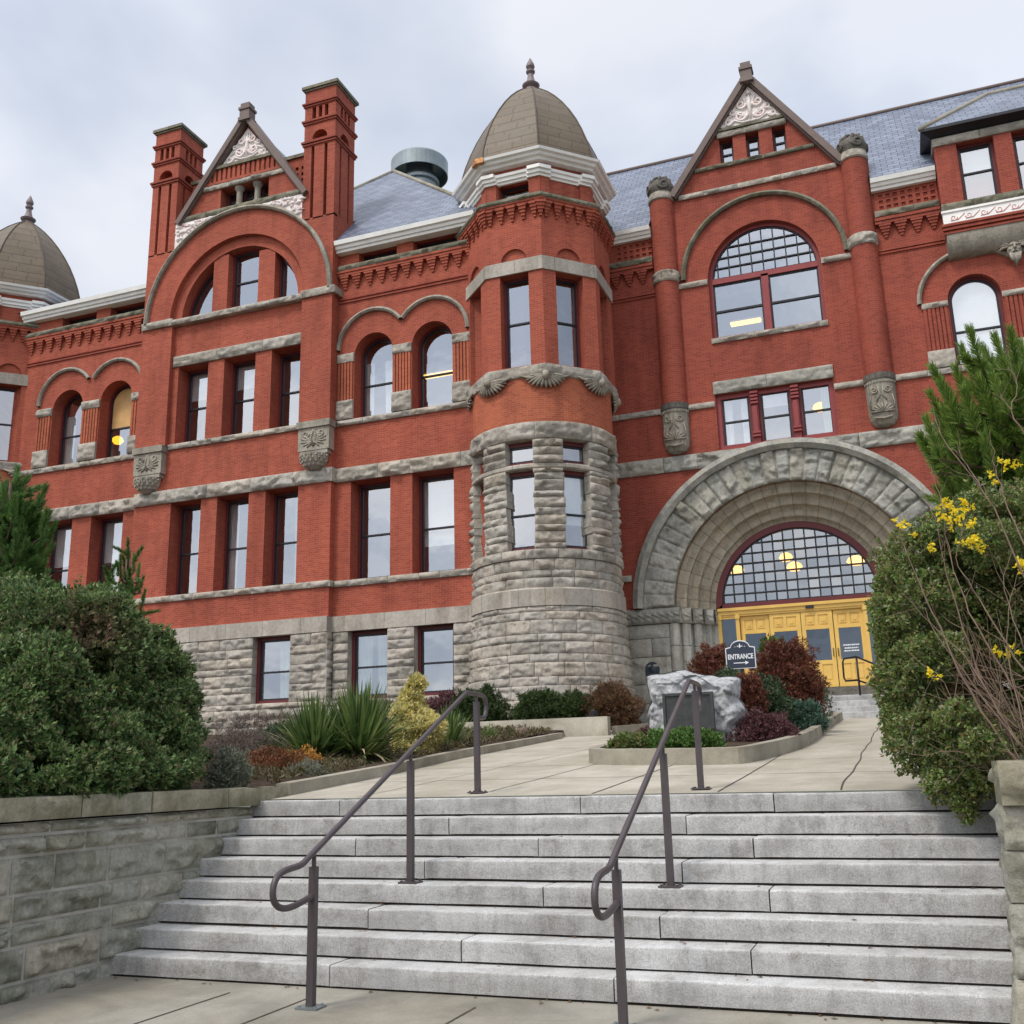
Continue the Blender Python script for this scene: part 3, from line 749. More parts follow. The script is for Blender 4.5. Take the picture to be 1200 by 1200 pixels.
# carved brackets under the raised piers
def carve_spiral(m, P, c, r_, turns, sgn, th, n=26):
    pts = []
    for k in range(n + 1):
        t = k / n; a = sgn * turns * 2 * PI * t; rr_ = r_ * (1 - .82 * t)
        pts.append(P(c[0] + rr_ * math.cos(a + (PI if sgn > 0 else 0)), c[1] + rr_ * math.sin(a + (PI if sgn > 0 else 0))))
    m.tube(pts, [th * (1 - .5 * k / n) for k in range(n + 1)], 5)
for a, b in ((-26.12, -24.8), (-18.98, -17.68)):
    c = (a + b) / 2; m = MB(); T = flatT(29.48)
    m.tbox(T, a - .02, b + .02, 13.38, 13.62, -.12, .3)
    m.tbox(T, a + .03, b - .03, 12.55, 13.38, -.05, .3)
    m.tbox(T, a + .09, b - .09, 12.40, 12.56, -.03, .3)
    prof = [(0.0, 11.80), (0.22, 11.83), (0.38, 11.95), (0.48, 12.14), (0.52, 12.38)]
    m.lathe(prof, (c, 29.62), 18, -PI / 2, PI / 2)
    P = lambda u, v: (u, 29.42, v)
    for s_ in (-1, 1):
        carve_spiral(m, P, (c + s_ * .30, 13.16), .14, 1.3, s_, .035)
        for k in range(5):
            an = R(20 + 28 * k); m.tube([P(c + s_ * .06, 12.86), P(c + s_ * (.10 + .42 * math.sin(an)), 12.86 - .30 * math.cos(an) + .08)], [.05, .02], 5)
        m.tube([P(c + s_ * .02, 13.3), P(c + s_ * .1, 13.0), P(c + s_ * .02, 12.7)], .035, 5)
    for i in range(7):
        for j in range(4):
            aa = R(-66 + 22 * i + (11 if j % 2 else 0)); rr_ = [.40, .49, .53, .54][j]; z = 11.98 + .11 * j
            m.box(c + rr_ * math.sin(aa) - .03, c + rr_ * math.sin(aa) + .03, 29.62 - rr_ * math.cos(aa) - .035, 29.62 - rr_ * math.cos(aa) + .01, z - .03, z + .03)
    build(m, 'carved_bracket', STONE_CV)
    m = MB(); rock_band(m, lambda u, v, d: TB2(u, v, d - .08), a - .04, b + .06, 18.42, 18.72, 2, bulge=.09, res=.06, jd=.15); build(m, 'impost', STONE)
    m = MB(); m.box(b - .02, b + .08, 29.45, 30.0, 18.44, 18.70); build(m, 'impost', STONE)

# great lunette of the gabled bay
LC = (-21.9, 18.65)
m = MB(); wall_panel(m, TB2, -26.15, -17.75, 18.5, 21.66, [Op(LC[0] - 3.0, LC[0] + 3.0, 18.5, 18.65, True)], 0.2, 40)
wall_panel(m, TB2, -24.93, -19.1, 21.66, 22.75)
wall_panel(m, lambda u, v, d: (-17.75 - d, u, v), 29.5, 31.0, 18.5, 21.7); build(m, 'wall', BRICK)
m = MB(); arch_sweep(m, TB2, LC, [(3.0, .2), (2.6, .2), (2.6, .75)], 0, PI, 36)
for a, b in ((-23.15, -22.48), (-21.10, -20.38)):
    v = LC[1] + math.sqrt(2.75 ** 2 - max(abs(a - LC[0]), abs(b - LC[0])) ** 2)
    m.tbox(TB2, a, b, 18.6, v, .24, .8)
m.tbox(TB2, LC[0] - 2.65, LC[0] + 2.65, 18.45, 18.64, .215, .9)
build(m, 'lunette_surround', BRICK)
for p_, rl in ((Poly(-24.55, -23.15, 18.66, LC, 2.6), None), (Poly(-22.48, -21.10, 18.66, LC, 2.6), 19.95), (Poly(-20.38, -19.2, 18.66, LC, 2.6), None)):
    window(TB2, p_, 0.62, rail=rl)
m = MB(); rock_band(m, lambda u, v, d: TB2(u, v, d - .03), -24.78, -19.0, 18.44, 18.66, 1.2, bulge=.07, res=.06, jd=.3); build(m, 'sill_course', STONE)
hood(TB2, LC, 4.08, 0, PI, 48, STONE_CV, 1.15)

# gable
GT = flatT(29.55)
ga, gl, gr = (-21.77, 26.75), (-24.72, 22.70), (-18.95, 22.70)
def gx(z):
    t = (z - 22.7) / (ga[1] - 22.7); return gl[0] + (ga[0] - gl[0]) * t, gr[0] + (ga[0] - gr[0]) * t
def trap(m, T, fx, z0, z1, d=0.0, a=None, b=None):
    l0, r0 = fx(z0); l1, r1 = fx(z1)
    if a is not None: l0 = l1 = a
    if b is not None: r0 = r1 = b
    m.face([T(l0, z0, d), T(r0, z0, d), T(r1, z1, d), T(l1, z1, d)])
m = MB()
trap(m, GT, gx, 22.72, 23.02); trap(m, GT, gx, 23.02, 23.88, 0, None, -22.86); trap(m, GT, gx, 23.02, 23.88, 0, -20.66, None)
trap(m, GT, gx, 23.88, 24.9); trap(m, GT, gx, 24.9, 26.7, .12)
for u in (-22.86, -20.66): m.face([GT(u, 23.02, 0), GT(u, 23.02, .6), GT(u, 23.88, .6), GT(u, 23.88, 0)])
m.face([GT(-22.86, 23.88, 0), GT(-20.66, 23.88, 0), GT(-20.66, 23.88, .6), GT(-22.86, 23.88, .6)])
l, r_ = gx(24.3)
n_ = 15
for i in range(n_):
    u = l + .2 + (r_ - l - .4) * i / (n_ - 1); m.tbox(GT, u - .06, u + .06, 24.2, 24.72, -.07, .01)
m.tbox(GT, gx(24.1)[0] + .1, gx(24.1)[1] - .1, 24.09, 24.2, -.09, .01)
build(m, 'gable_wall', BRICK)
m = MB(); rock_band(m, lambda u, v, d: GT(u, v, d - .08), gx(22.78)[0] + .1, gx(22.78)[1] - .1, 22.76, 23.0, 1.2, bulge=.07, res=.06); build(m, 'ledge', STONE_MOSS)
m = MB(); rock_band(m, lambda u, v, d: GT(u, v, d - .07), gx(24.0)[0] + .12, gx(24.0)[1] - .12, 23.885, 24.09, 1.4, bulge=.07, res=.06); build(m, 'lintel', STONE)
m = MB(); m.tbox(GT, gx(24.8)[0] + .08, gx(24.8)[1] - .08, 24.73, 24.86, -.13, .15); build(m, 'ledge', STONE_MOSS)
for u in (-22.12, -21.29):
    m = MB(); m.lathe([(.17, 23.02), (.17, 23.12), (.12, 23.16), (.12, 23.66), (.2, 23.8), (.2, 23.88)], (u, 29.75), 12); build(m, 'colonnette', STONE_CV)
for a, b in ((-22.8, -22.2), (-22.04, -21.37), (-21.21, -20.68)): window(GT, Op(a, b, 23.04, 23.86), .45, rail=23.45, fw=.05, sw=.04)

def scroll_panel(name, outline, seeds, T, d, parent=CH):
    """plaster panel: pink ground with raised white scrolls"""
    m = MB(); m.face([T(a, b, d) for a, b in outline]); m.face([T(a, b, d + .05) for a, b in outline])
    for (a, b), (c, e_) in zip(outline, outline[1:] + outline[:1]): m.face([T(a, b, d), T(c, e_, d), T(c, e_, d + .05), T(a, b, d + .05)])
    base = build(m, name, RELIEF, parent)
    m = MB(); P = lambda u, v: T(u, v, d - .012)
    for (u, v, r__, sg, tn, th) in seeds: carve_spiral(m, P, (u, v), r__ * .8, tn, sg, .045)
    m.build('scroll_ground', PINK, base)
    m = MB(); P = lambda u, v: T(u, v, d - .01)
    for (u, v, r__, sg, tn, th) in seeds: carve_spiral(m, P, (u, v), r__, tn, sg, th)
    return base, m, P
# triangular tympanum
zb, zt = 24.92, 26.35
out = [(gx(zb)[0] + .12, zb), (gx(zb)[1] - .12, zb), (ga[0], zt)]
c = ga[0]
base, m, P = scroll_panel('tympanum', out, [(c + s * x, z, rr_, s, tn, .07) for s in (-1, 1) for x, z, rr_, tn in ((.32, 25.35, .24, 1.2), (.26, 25.82, .17, 1.1), (.78, 25.12, .17, 1.1), (.55, 25.62, .13, 1.0), (.95, 25.0, .1, 1.0))], GT, .06)
m.tube([P(c, 24.98), P(c, 25.5), P(c, 26.15)], [.05, .09, .03], 6)
for s in (-1, 1):
    m.tube([P(c, 25.0), P(c + s * .3, 25.05), P(c + s * .62, 25.2), P(c + s * .85, 25.0)], [.06, .05, .05, .03], 6)
    m.tube([P(c, 25.6), P(c + s * .12, 25.9), P(c + s * .1, 26.1)], [.06, .04, .03], 6)
    m.tube([P(c + s * .1, 25.15), P(c + s * .5, 25.42), P(c + s * .75, 25.3), P(c + s * 1.0, 24.98)], [.05, .06, .05, .03], 6)
m.build('scrollwork', RELIEF, base)
# spandrel panels above the great arch
for s in (-1, 1):
    m = MB(); pts = []
    xe = 2.98 if s < 0 else 2.8
    for k in range(13):
        dx = xe - (xe - 1.0) * k / 12; pts.append((LC[0] + s * dx, LC[1] + math.sqrt(4.14 ** 2 - dx * dx)))
    zt2 = 22.75
    pts = [q for q in pts if q[1] < zt2 - .01]
    for (a, b), (c2, d2) in zip(pts, pts[1:]): m.face([TB2(a, b, -.02), TB2(c2, d2, -.02), TB2(c2, zt2, -.02), TB2(a, zt2, -.02)])
    base = build(m, 'spandrel_panel', PINK if s > 2 else RELIEF)
    m = MB(); P = lambda u, v: TB2(u, v, -.03)
    for k in range(34):
        i = rng.randrange(len(pts) - 1); u = pts[i][0]; lo = pts[i][1] + .07
        if lo > zt2 - .1: continue
        v = rng.uniform(lo, zt2 - .06); a = rng.uniform(0, PI); q = rng.uniform(.1, .22)
        du, dv_ = math.cos(a) * q, math.sin(a) * q * .5
        m.tube([P(u - du, min(zt2 - .05, max(lo, v - dv_))), P(u, v), P(u + du * .8, min(zt2 - .05, max(lo, v + dv_ * 1.4)))], [.02, .085, .02], 6)
    m.build('scrollwork', RELIEF, base)
    m = MB()
    for k in range(26):
        i = rng.randrange(len(pts) - 1); u = pts[i][0]; lo = pts[i][1] + .09
        if lo > zt2 - .12: continue
        v = rng.uniform(lo, zt2 - .08); a = rng.uniform(0, PI); q = rng.uniform(.06, .14)
        m.tube([P(u - math.cos(a) * q, v - math.sin(a) * q * .4), P(u, v + .03), P(u + math.cos(a) * q, v + math.sin(a) * q * .4)], [.012, .035, .012], 5)
    m.build('scroll_ground', PINK, base)

def coping(T, p, q, w, proud, back, mat=COPING, ext=0.0):
    """raking slab along the line p-q in the wall plane"""
    m = MB(); d = Vector((q[0] - p[0], q[1] - p[1])).normalized(); nrm = Vector((-d.y, d.x))
    if nrm.y < 0: nrm = -nrm
    a = Vector(p) - d * ext; b = Vector(q)
    P = lambda pt, k, dd: T(pt.x + nrm.x * k, pt.y + nrm.y * k, dd)
    for (k0, k1, d0, d1) in ((-w * .30, w * .55, -proud, back), (-w * .50, -w * .30, -proud * .6, back)):
        c_ = [P(a, k0, d0), P(b, k0, d0), P(b, k1, d0), P(a, k1, d0), P(a, k0, d1), P(b, k0, d1), P(b, k1, d1), P(a, k1, d1)]
        for f in ((0, 1, 2, 3), (5, 4, 7, 6), (0, 4, 5, 1), (3, 2, 6, 7), (0, 3, 7, 4), (1, 5, 6, 2)): m.face([c_[i] for i in f])
    return build(m, 'coping', mat)
coping(GT, gl, ga, .24, .22, .5); coping(GT, gr, ga, .24, .22, .5)
def apex_block(c, y, z0, w=.5, h=.62):
    m = MB(); m.box(c - w / 2, c + w / 2, y - .25, y + .25, z0, z0 + h * .18); m.box(c - w * .42, c + w * .42, y - .21, y + .21, z0 + h * .18, z0 + h * .62)
    m.box(c - w * .5, c + w * .5, y - .25, y + .25, z0 + h * .62, z0 + h * .76); m.box(c - w * .38, c + w * .38, y - .19, y + .19, z0 + h * .76, z0 + h)
    build(m, 'apex_stone', COPING)
apex_block(ga[0] + .02, 29.5, 26.52, .52, .78)
# pierced parapet behind the gable
LT = flatT(30.35)
ops = [Op(u, u + .14, z, z + .14) for u0, u1 in ((-24.8, -23.2), (-20.55, -19.2)) for u in np.arange(u0, u1 - .1, .27) for z in np.arange(23.1, 24.7, .27)]
m = MB(); wall_panel(m, LT, -24.95, -19.05, 22.0, 25.0, ops, .24, back=.24); build(m, 'pierced_parapet', BRICK)
m = MB(); m.tbox(LT, -24.93, -19.08, 24.98, 25.12, -.08, .3); build(m, 'ledge', STONE_MOSS)

def chimney(x0, x1, y0, y1, z0, z1):
    W = x1 - x0; D = y1 - y0; k = z1 - 27.3
    m = MB()
    def sidep(T, L):
        c_ = L / 2; g = .13
        ops = [Op(c_ + s * L * .21 - g / 2, c_ + s * L * .21 + g / 2, 21.5, 24.68) for s in (-1, 1)]
        ops += [Op(c_ - .32, c_ + .32, 24.98, 25.02, True)]
        ops += [Op(c_ + s * .27 - .08, c_ + s * .27 + .08, 25.86, 26.38) for s in (-1, 0, 1)]
        wall_panel(m, T, 0, L, z0, z1, ops, .32, 12, back=.32)
    sidep(lambda u, v, d: (x0 + u, y0 + d, v), W); sidep(lambda u, v, d: (x1 - d, y0 + u, v), D)
    sidep(lambda u, v, d: (x1 - u, y1 - d, v), W); sidep(lambda u, v, d: (x0 + d, y1 - u, v), D)
    b = build(m, 'chimney', BRICK)
    m = MB()
    for z, h, o in ((24.72, .07, .05), (24.82, .08, .09), (25.64, .07, .05), (25.73, .08, .09), (26.42, .06, .05), (26.50, .07, .09)):
        m.box(x0 - o, x1 + o, y0 - o, y1 + o, z, z + h)
    m.build('string_course', BRICK_DK, b)
    m = MB(); m.box(x0 - .05, x1 + .05, y0 - .05, y1 + .05, z1 - .14, z1 - .07); m.box(x0 - .11, x1 + .11, y0 - .11, y1 + .11, z1 - .07, z1 + .05); m.build('chimney_cap', STONE_MOSS, b)
chimney(-26.15, -24.93, 29.5, 30.95, 21.6, 27.25)
chimney(-19.1, -17.75, 29.5, 30.95, 21.6, 27.25)

# roofs of the left wing
m = MB()
Z0 = 20.5; AP = (-18.63, 36.0, 27.42)
m.face([(-17.72, 29.56, Z0), (-11.8, 29.56, Z0), AP, (-24.84, 31.1, 22.16), (-17.72, 31.1, 22.16)]); m.face([(-11.8, 29.56, Z0), (-11.8, 43, Z0), AP]); m.face([(-11.8, 43, Z0), (-26.8, 43, Z0), AP]); m.face([(-26.8, 43, Z0), (-24.84, 31.1, 22.16), AP])
roof = build(m, 'roof', SLATE)
m = MB()
for q in ((-24.84, 31.1, 22.16), (-11.8, 29.56, Z0)):
    m.tube([q, AP], .09, 6)
m.build('hip_cap', CURBM, roof)
m = MB(); m.face([(-32.8, 29.56, Z0), (-26.17, 29.56, Z0), (-26.17, 36, 24.4), (-29.5, 36, 24.4)]); m.face([(-32.8, 29.56, Z0), (-29.5, 36, 24.4), (-32.8, 43, Z0)]); m.face([(-29.5, 36, 24.4), (-26.17, 36, 24.4), (-26.17, 43, Z0), (-32.8, 43, Z0)])
build(m, 'roof', SLATE)
m = MB(); m.face([(gl[0] + .15, 29.9, 22.85), (ga[0], 29.9, 26.7), (ga[0], 35.5, 26.7), (gl[0] + .15, 35.5, 22.85)]); m.face([(gr[0] - .15, 29.9, 22.85), (ga[0], 29.9, 26.7), (ga[0], 35.5, 26.7), (gr[0] - .15, 35.5, 22.85)])
m.face([(gl[0] + .15, 35.5, 22.85), (ga[0], 35.5, 26.7), (gr[0] - .15, 35.5, 22.85)])
build(m, 'gable_roof', SLATE)
m = MB(); VX, VY = -18.35, 38.0
m.lathe([(.78, 25.4), (.78, 27.75), (.9, 27.8), (.9, 27.95), (.7, 28.0), (.7, 28.3)], (VX, VY), 32)
m.lathe([(.62, 28.3), (.62, 28.78), (1.25, 28.78), (1.27, 28.2), (1.31, 28.2), (1.32, 28.88), (1.25, 28.97), (1.0, 29.03), (0, 29.18)], (VX, VY), 40)
build(m, 'roof_vent', GALV, smooth=False)

# ------------------------------------------------------------------ turrets
A8 = PI / 8
def turret(c, lower=True):
    P8 = dict(n=8, a0=A8, a1=A8 + 2 * PI)
    lat = lambda name, prof, mat, n=48, **k: (lambda m: (m.lathe(prof, c, n, **k), build(m, name, mat))[1])(MB())
    if lower:
        rad = lambda v: 2.46 + max(0, 6.34 - v) * .062
        T = lambda u, v, d: (c[0] + math.sin(u / 2.5) * (rad(v) - d), c[1] - math.cos(u / 2.5) * (rad(v) - d), v)
        U = 2.5 * R(118)
        m = MB(); ashlar(m, T, -U, U, 2.2, 6.34, [.42, .25, .44, .24, .42, .26, .42, .25, .36, .24], .78, bulge=.055, res=.045); build(m, 'turret_base', STONE)
        lat('turret_base', [(2.68, 2.0), (2.55, 4), (2.42, 6.34)], STONE)
        lat('smooth_course', [(2.4, 6.34), (2.52, 6.34), (2.52, 6.84), (2.44, 6.9), (2.3, 6.9)], STONE_SM)
        T = cylT(c, 2.40); U = 2.4 * R(118)
        m = MB(); ashlar(m, T, -U, U, 6.9, 7.80, [.32, .23, .35], .72, bulge=.075, res=.07); rock_band(m, cylT(c, 2.46), -U, U, 7.80, 8.09, .9, bulge=.07, res=.06, jd=.1); build(m, 'turret_base', STONE)
        lat('turret_base', [(2.36, 6.9), (2.36, 8.05), (1.7, 8.06)], STONE)
        # rock-faced piers with narrow windows between
        for k in (-3, -2, -1, 0, 1, 2, 3):
            a = R(22.5 + 45 * k) if True else 0
            if abs(a) > R(125): continue
            m = MB(); T = cylT(c, 2.40); hw = R(11.6) * 2.4; u = a * 2.4
            v = 8.09; i = rng.randrange(4); hs = [.33, .2, .36, .22, .3, .24]
            while v < 10.66 - 1e-6:
                h = hs[i % 6]; i += 1
                if 10.66 - v - h < .14: h = 10.66 - v
                rock_block(m, T, u - hw + rng.uniform(-.03, .03), u + hw + rng.uniform(-.03, .03), v, v + h, bulge=.12, res=.06, jd=.5, edge=.05, seed=rng.uniform(0, 50)); v += h
            v = 10.83
            while v < 11.62 - 1e-6:
                h = min(.27, 11.62 - v)
                if 11.62 - v - h < .12: h = 11.62 - v
                rock_block(m, T, u - hw, u + hw, v, v + h, bulge=.12, res=.06, jd=.5, edge=.05, seed=rng.uniform(0, 50)); v += h
            build(m, 'stone_pier', STONE)
        lat('transom_course', [(1.9, 10.66), (2.38, 10.66), (2.42, 10.70), (2.42, 10.79), (2.38, 10.83), (1.9, 10.83)], STONE_SM)
        lat('head_course', [(1.7, 11.625), (2.38, 11.625), (2.40, 12.19), (2.3, 12.22)], STONE)
        m = MB(); U = 2.44 * R(118); rock_band(m, cylT(c, 2.42), -U, U, 11.63, 12.19, 1.6, bulge=.10, res=.07, jd=.1); build(m, 'head_course', STONE)
        for k in (-2, -1, 0, 1, 2):
            T = octT(c, 2.06, R(45 * k))
            window(T, Op(-.58, .58, 8.08, 10.66), 0.0, rail=9.25, fw=.13, sw=.06)
            window(T, Op(-.58, .58, 10.83, 11.62), 0.0, fw=.13, sw=.06)
    lat('turret_drum', [(2.33, 12.15), (2.36, 12.19), (2.37, 12.3), (2.37, 13.75)], BRICK_OR, 64)
    # carved collar: octagonal course with a shell at each corner
    lat('collar', [(2.2, 13.66), (2.50, 13.66), (2.62, 13.72), (2.62, 14.06), (2.4, 14.10)], STONE_CV, **P8)
    m = MB()
    for k in range(-3, 4):
        rock_band(m, octT(c, 2.42, R(45 * k)), -1.0, 1.0, 13.70, 14.07, 2.2, bulge=.07, res=.07)
    build(m, 'collar', STONE)
    for k in range(-3, 4):
        a = R(22.5 + 45 * k)
        if abs(a) > R(120): continue
        m = MB(); T = cylT(c, 2.40)
        for j in range(13):
            th = R(-84 + 14 * j); L = .52
            pts = [T(a * 2.4 + math.sin(th) * q * (1.25), 13.72 - math.cos(th) * q * .85, -.16 + .10 * (q / L) ** 2) for q in (.05, .2, .38, L)]
            m.tube(pts, [.03, .045, .055, .025], 5)
        m.tube([T(a * 2.4, 13.78, -.20), T(a * 2.4, 13.62, -.22), T(a * 2.4, 13.52, -.16)], [.10, .13, .04], 8)
        for s in (-1, 1): m.tube([T(a * 2.4 + s * .15, 13.68, -.12), T(a * 2.4 + s * .5, 13.62, -.1), T(a * 2.4 + s * .8, 13.74, -.06)], [.05, .06, .02], 5)
        build(m, 'carved_shell', STONE_CV)
    # octagonal brick storey
    m = MB()
    for k in range(8):
        T = octT(c, 2.37, R(45 * k)); front = k in (0, 1, 2, 7, 6)
        wall_panel(m, T, -.9817, .9817, 14.05, 17.6, [Op(-.50, .50, 14.10, 17.35)] if front else [], .42)
        wall_panel(m, T, -.9817, .9817, 17.6, 19.86, [Op(-.45, .45, 17.7, 17.82, True)] if front else [], .09, back=.09)
        if front: window(T, Op(-.50, .50, 14.10, 17.35), .40, rail=15.75)
    build(m, 'turret_wall', BRICK)
    lat('lintel_course', [(2.5, 17.36), (2.62, 17.36), (2.62, 17.83), (2.5, 17.84)], STONE_SM, **P8)
    m = MB()
    for k in range(8):
        T = octT(c, 2.37, R(45 * k)); n = 5; h = .105
        for u in [-.79, -.395, 0, .395, .79]:
            for i in range(n):
                q = 1 - i / 5.6; m.tbox(T, u - .15 * q, u + .15 * q, 19.78 - h * (i + 1) + .012, 19.78 - h * i, -.2 * q, .02); m.tbox(T, u - .15 * q * .86, u + .15 * q * .86, 19.78 - h * (i + 1), 19.78 - h * (i + 1) + .012, -.2 * q * .8, .02)
        a = R(45 * k + 22.5); T = octT(c, 2.55, a)
        for i in range(n):
            q = 1 - i / 5.6; m.tbox(T, -.17 * q, .17 * q, 19.78 - h * (i + 1) + .012, 19.78 - h * i, -.22 * q, .1); m.tbox(T, -.17 * q * .86, .17 * q * .86, 19.78 - h * (i + 1), 19.78 - h * (i + 1) + .012, -.22 * q * .8, .1)
    build(m, 'corbel_table', BRICK)
    lat('string_course', [(2.5, 19.74), (2.76, 19.74), (2.76, 19.80), (2.80, 19.81), (2.80, 19.87), (2.5, 19.88)], BRICK, **P8)
    lat('ledge', [(2.5, 19.87), (2.80, 19.87), (2.86, 19.92), (2.84, 20.03), (2.4, 20.06)], STONE_MOSS, **P8)
    m = MB()
    for k in range(-3, 4): rock_band(m, octT(c, 2.60, R(45 * k)), -1.07, 1.07, 19.87, 20.03, 1.1, bulge=.06, res=.06)
    build(m, 'ledge', STONE_MOSS)
    # attic with corner piers
    m = MB()
    for k in range(8):
        T = octT(c, 2.22, R(45 * k)); ops = [Op(-.55, .57, 20.08, 20.84)] if k == 0 else []
        wall_panel(m, T, -.92, .92, 20.0, 21.35, ops, .35)
        if k == 0: window(T, ops[0], .32, fw=.05)
        for s in (-1, 1): m.tbox(T, *sorted((s * .58, s * .985)), 20.0, 21.25, -.10, .05)
    build(m, 'attic_wall', BRICK)
    lat('eave_cornice', [(2.36, 20.80), (2.45, 20.80), (2.46, 20.88), (2.53, 20.89), (2.54, 21.0), (2.60, 21.02), (2.61, 21.12), (2.36, 21.13)], WHITE, **P8)
    for k in range(8):
        m = MB(); A_ = R(45 * k + 22.5)
        for z0, z1, q in ((20.795, 20.89, 2.575), (20.89, 21.01, 2.655), (21.01, 21.135, 2.735)):
            pts = []
            for dk in (-1, 0, 1):
                aa = A_ + dk * PI / 4; w_ = .2 if dk else 1
                vx = np.array([c[0] + q * math.sin(A_), c[1] - q * math.cos(A_)]); nx = np.array([c[0] + q * math.sin(aa), c[1] - q * math.cos(aa)])
                pts.append(vx if dk == 0 else vx + (nx - vx) / np.linalg.norm(nx - vx) * (.44 + .02 * (q - 2.5)))
            inn = [np.array(c) + (p_ - np.array(c)) * .9 for p_ in pts]
            lo = [(p_[0], p_[1], z0) for p_ in pts + inn[::-1]]; hi = [(p_[0], p_[1], z1) for p_ in pts + inn[::-1]]
            m.face(lo[::-1]); m.face(hi)
            for i in range(6): j = (i + 1) % 6; m.face([lo[i], lo[j], hi[j], hi[i]])
        build(m, 'cornice_break', WHITE)
    lat('eave_cornice', [(2.3, 21.36), (2.64, 21.36), (2.68, 21.43), (2.80, 21.46), (2.84, 21.54), (2.94, 21.57), (2.97, 21.66), (2.90, 21.68), (2.4, 21.72)], WHITE, **P8)
    prof = []
    for t, q in ((0, 1.0), (.06, .99), (.14, .97), (.24, .925), (.36, .855), (.48, .77), (.6, .665), (.72, .54), (.82, .415), (.9, .295), (.96, .185), (1.0, .10)): prof.append((2.66 * q, 21.66 + 4.22 * t))
    dome = lat('dome', prof, DOMEM, **P8)
    m = MB()
    for k in range(8):
        a = A8 + k * PI / 4; m.tube([(c[0] + r_ * math.sin(a), c[1] - r_ * math.cos(a), z + .01) for r_, z in prof], .028, 5)
    m.build('dome_rib', DOMEM, dome)
    m = MB(); m.lathe([(.30, 25.72), (.28, 25.9), (.20, 25.98), (.30, 26.06), (.33, 26.12), (.20, 26.2), (.13, 26.42), (.10, 26.62), (.165, 26.68), (.17, 26.74), (.10, 26.80), (.165, 26.92), (.15, 27.02), (.06, 27.22), (0, 27.34)], c, 16)
    m.build('finial', FINIAL, dome, smooth=False)
TR, TL = (-10.5, 31.2), (-34.55, 31.2)
turret(TR); turret(TL)
# patch of bare copper on the right turret's eave
m = MB(); T = octT(TR, 2.735, R(-45)); m.tbox(T, .86, 1.10, 21.50, 21.68, -.04, .1); T = octT(TR, 2.735, 0); m.tbox(T, -1.16, -.86, 21.50, 21.68, -.04, .1); build(m, 'copper_patch', COPPER)

# ------------------------------------------------------------------ entrance wing
AC = (-2.97, 6.75)
TRI = Op(-5.02, -1.12, 12.02, 13.99)
BIG = Op(-4.96, -1.10, 16.08, 18.32, True)
RAR = [Op(2.69, 4.28, 13.8, 16.05, True), Op(5.29, 6.88, 13.8, 16.05, True)]
RF1 = [Op(2.75, 4.2, 7.95, 11.4), Op(5.35, 6.8, 7.95, 11.4)]
LATC = [Op(u, u + .13, z, z + .13) for z in (19.72, 19.93, 20.14) for u in np.arange(.98, 2.75, .235)]
LATL = [Op(u, u + .13, z, z + .13) for z in (19.72, 19.93, 20.14) for u in np.arange(-8.2, -6.95, .235)]
m = MB()
DOOR = Op(AC[0] - 3.9, AC[0] + 3.9, 2.2, AC[1], True)
wall_panel(m, TC, -10.6, 14, 6.0, 11.45, [Op(DOOR.u0, DOOR.u1, 5.9, AC[1], True)] + RF1, .5, 48)
wall_panel(m, TC, -10.6, 14, 11.45, 20.4, [TRI, BIG] + RAR, .34, 40); wall_panel(m, TC, -6.9, .8, 20.4, 21.75)
build(m, 'wall', BRICK_DK)
m = MB(); wall_panel(m, flatT(YC - .05), .85, 2.83, 19.45, 20.4, LATC, .22, back=.22); build(m, 'pierced_parapet', BRICK_DK)
m = MB(); wall_panel(m, flatT(YC - .05), -8.6, -6.9, 19.45, 20.4, LATL, .22, back=.22); build(m, 'pierced_parapet', BRICK_DK)
m = MB(); wall_panel(m, lambda u, v, d: (-10.6 + d, u, v), 30, 34, 2, 20.5); build(m, 'wall', BRICK)
for o in RF1: window(TC, o, .45, rail=9.55)
# string and belt courses
def bandC(z0, z1, spans, name, mat, w=1.3, bulge=.1, proud=.07):
    for a, b in spans:
        m = MB(); rock_band(m, lambda u, v, d: TC(u, v, d - proud), a, b, z0, z1, w, bulge=bulge, res=.055, jd=.1); build(m, name, mat)
hx = lambda z, r_=5.27: math.sqrt(max(0, r_ * r_ - (z - AC[1]) ** 2))
bandC(11.42, 11.97, [(-10.2, AC[0] - .85)], 'belt_course', STONE_G, 1.5, .12)
bandC(11.42, 11.97, [(AC[0] + .85, 13)], 'belt_course', STONE_G, 1.9, .12)
bandC(7.72, 7.945, [(-10.2, -8.3), (2.36, 13)], 'sill_course', STONE_G, 1.1)
bandC(13.56, 13.77, [(-10.2, -6.9), (-6.0, -5.05), (-1.1, -.15), (.78, 13)], 'string_course', STONE, 1.1, .07, .06)
# stone base either side of the arch
m = MB()
for a, b in ((-10.4, -8.55), (2.6, 13)):
    m = MB(); ashlar(m, flatT(33.72), a, b, 2.2, 6.2, [.44, .3, .46], 1.1, bulge=.06, res=.1); build(m, 'stone_base', STONE_G)
m = MB(); m.box(-10.5, -7, 33.9, 34.0, 1.8, 6.7); build(m, 'wall', STONE_G)
m = MB(); m.box(1, 13, 33.9, 34.0, 1.8, 6.7); build(m, 'wall', STONE_G)
boxband(TC, 2.6, 13, 6.2, 6.72, -.12, .2, STONE_SM, 'water_table')

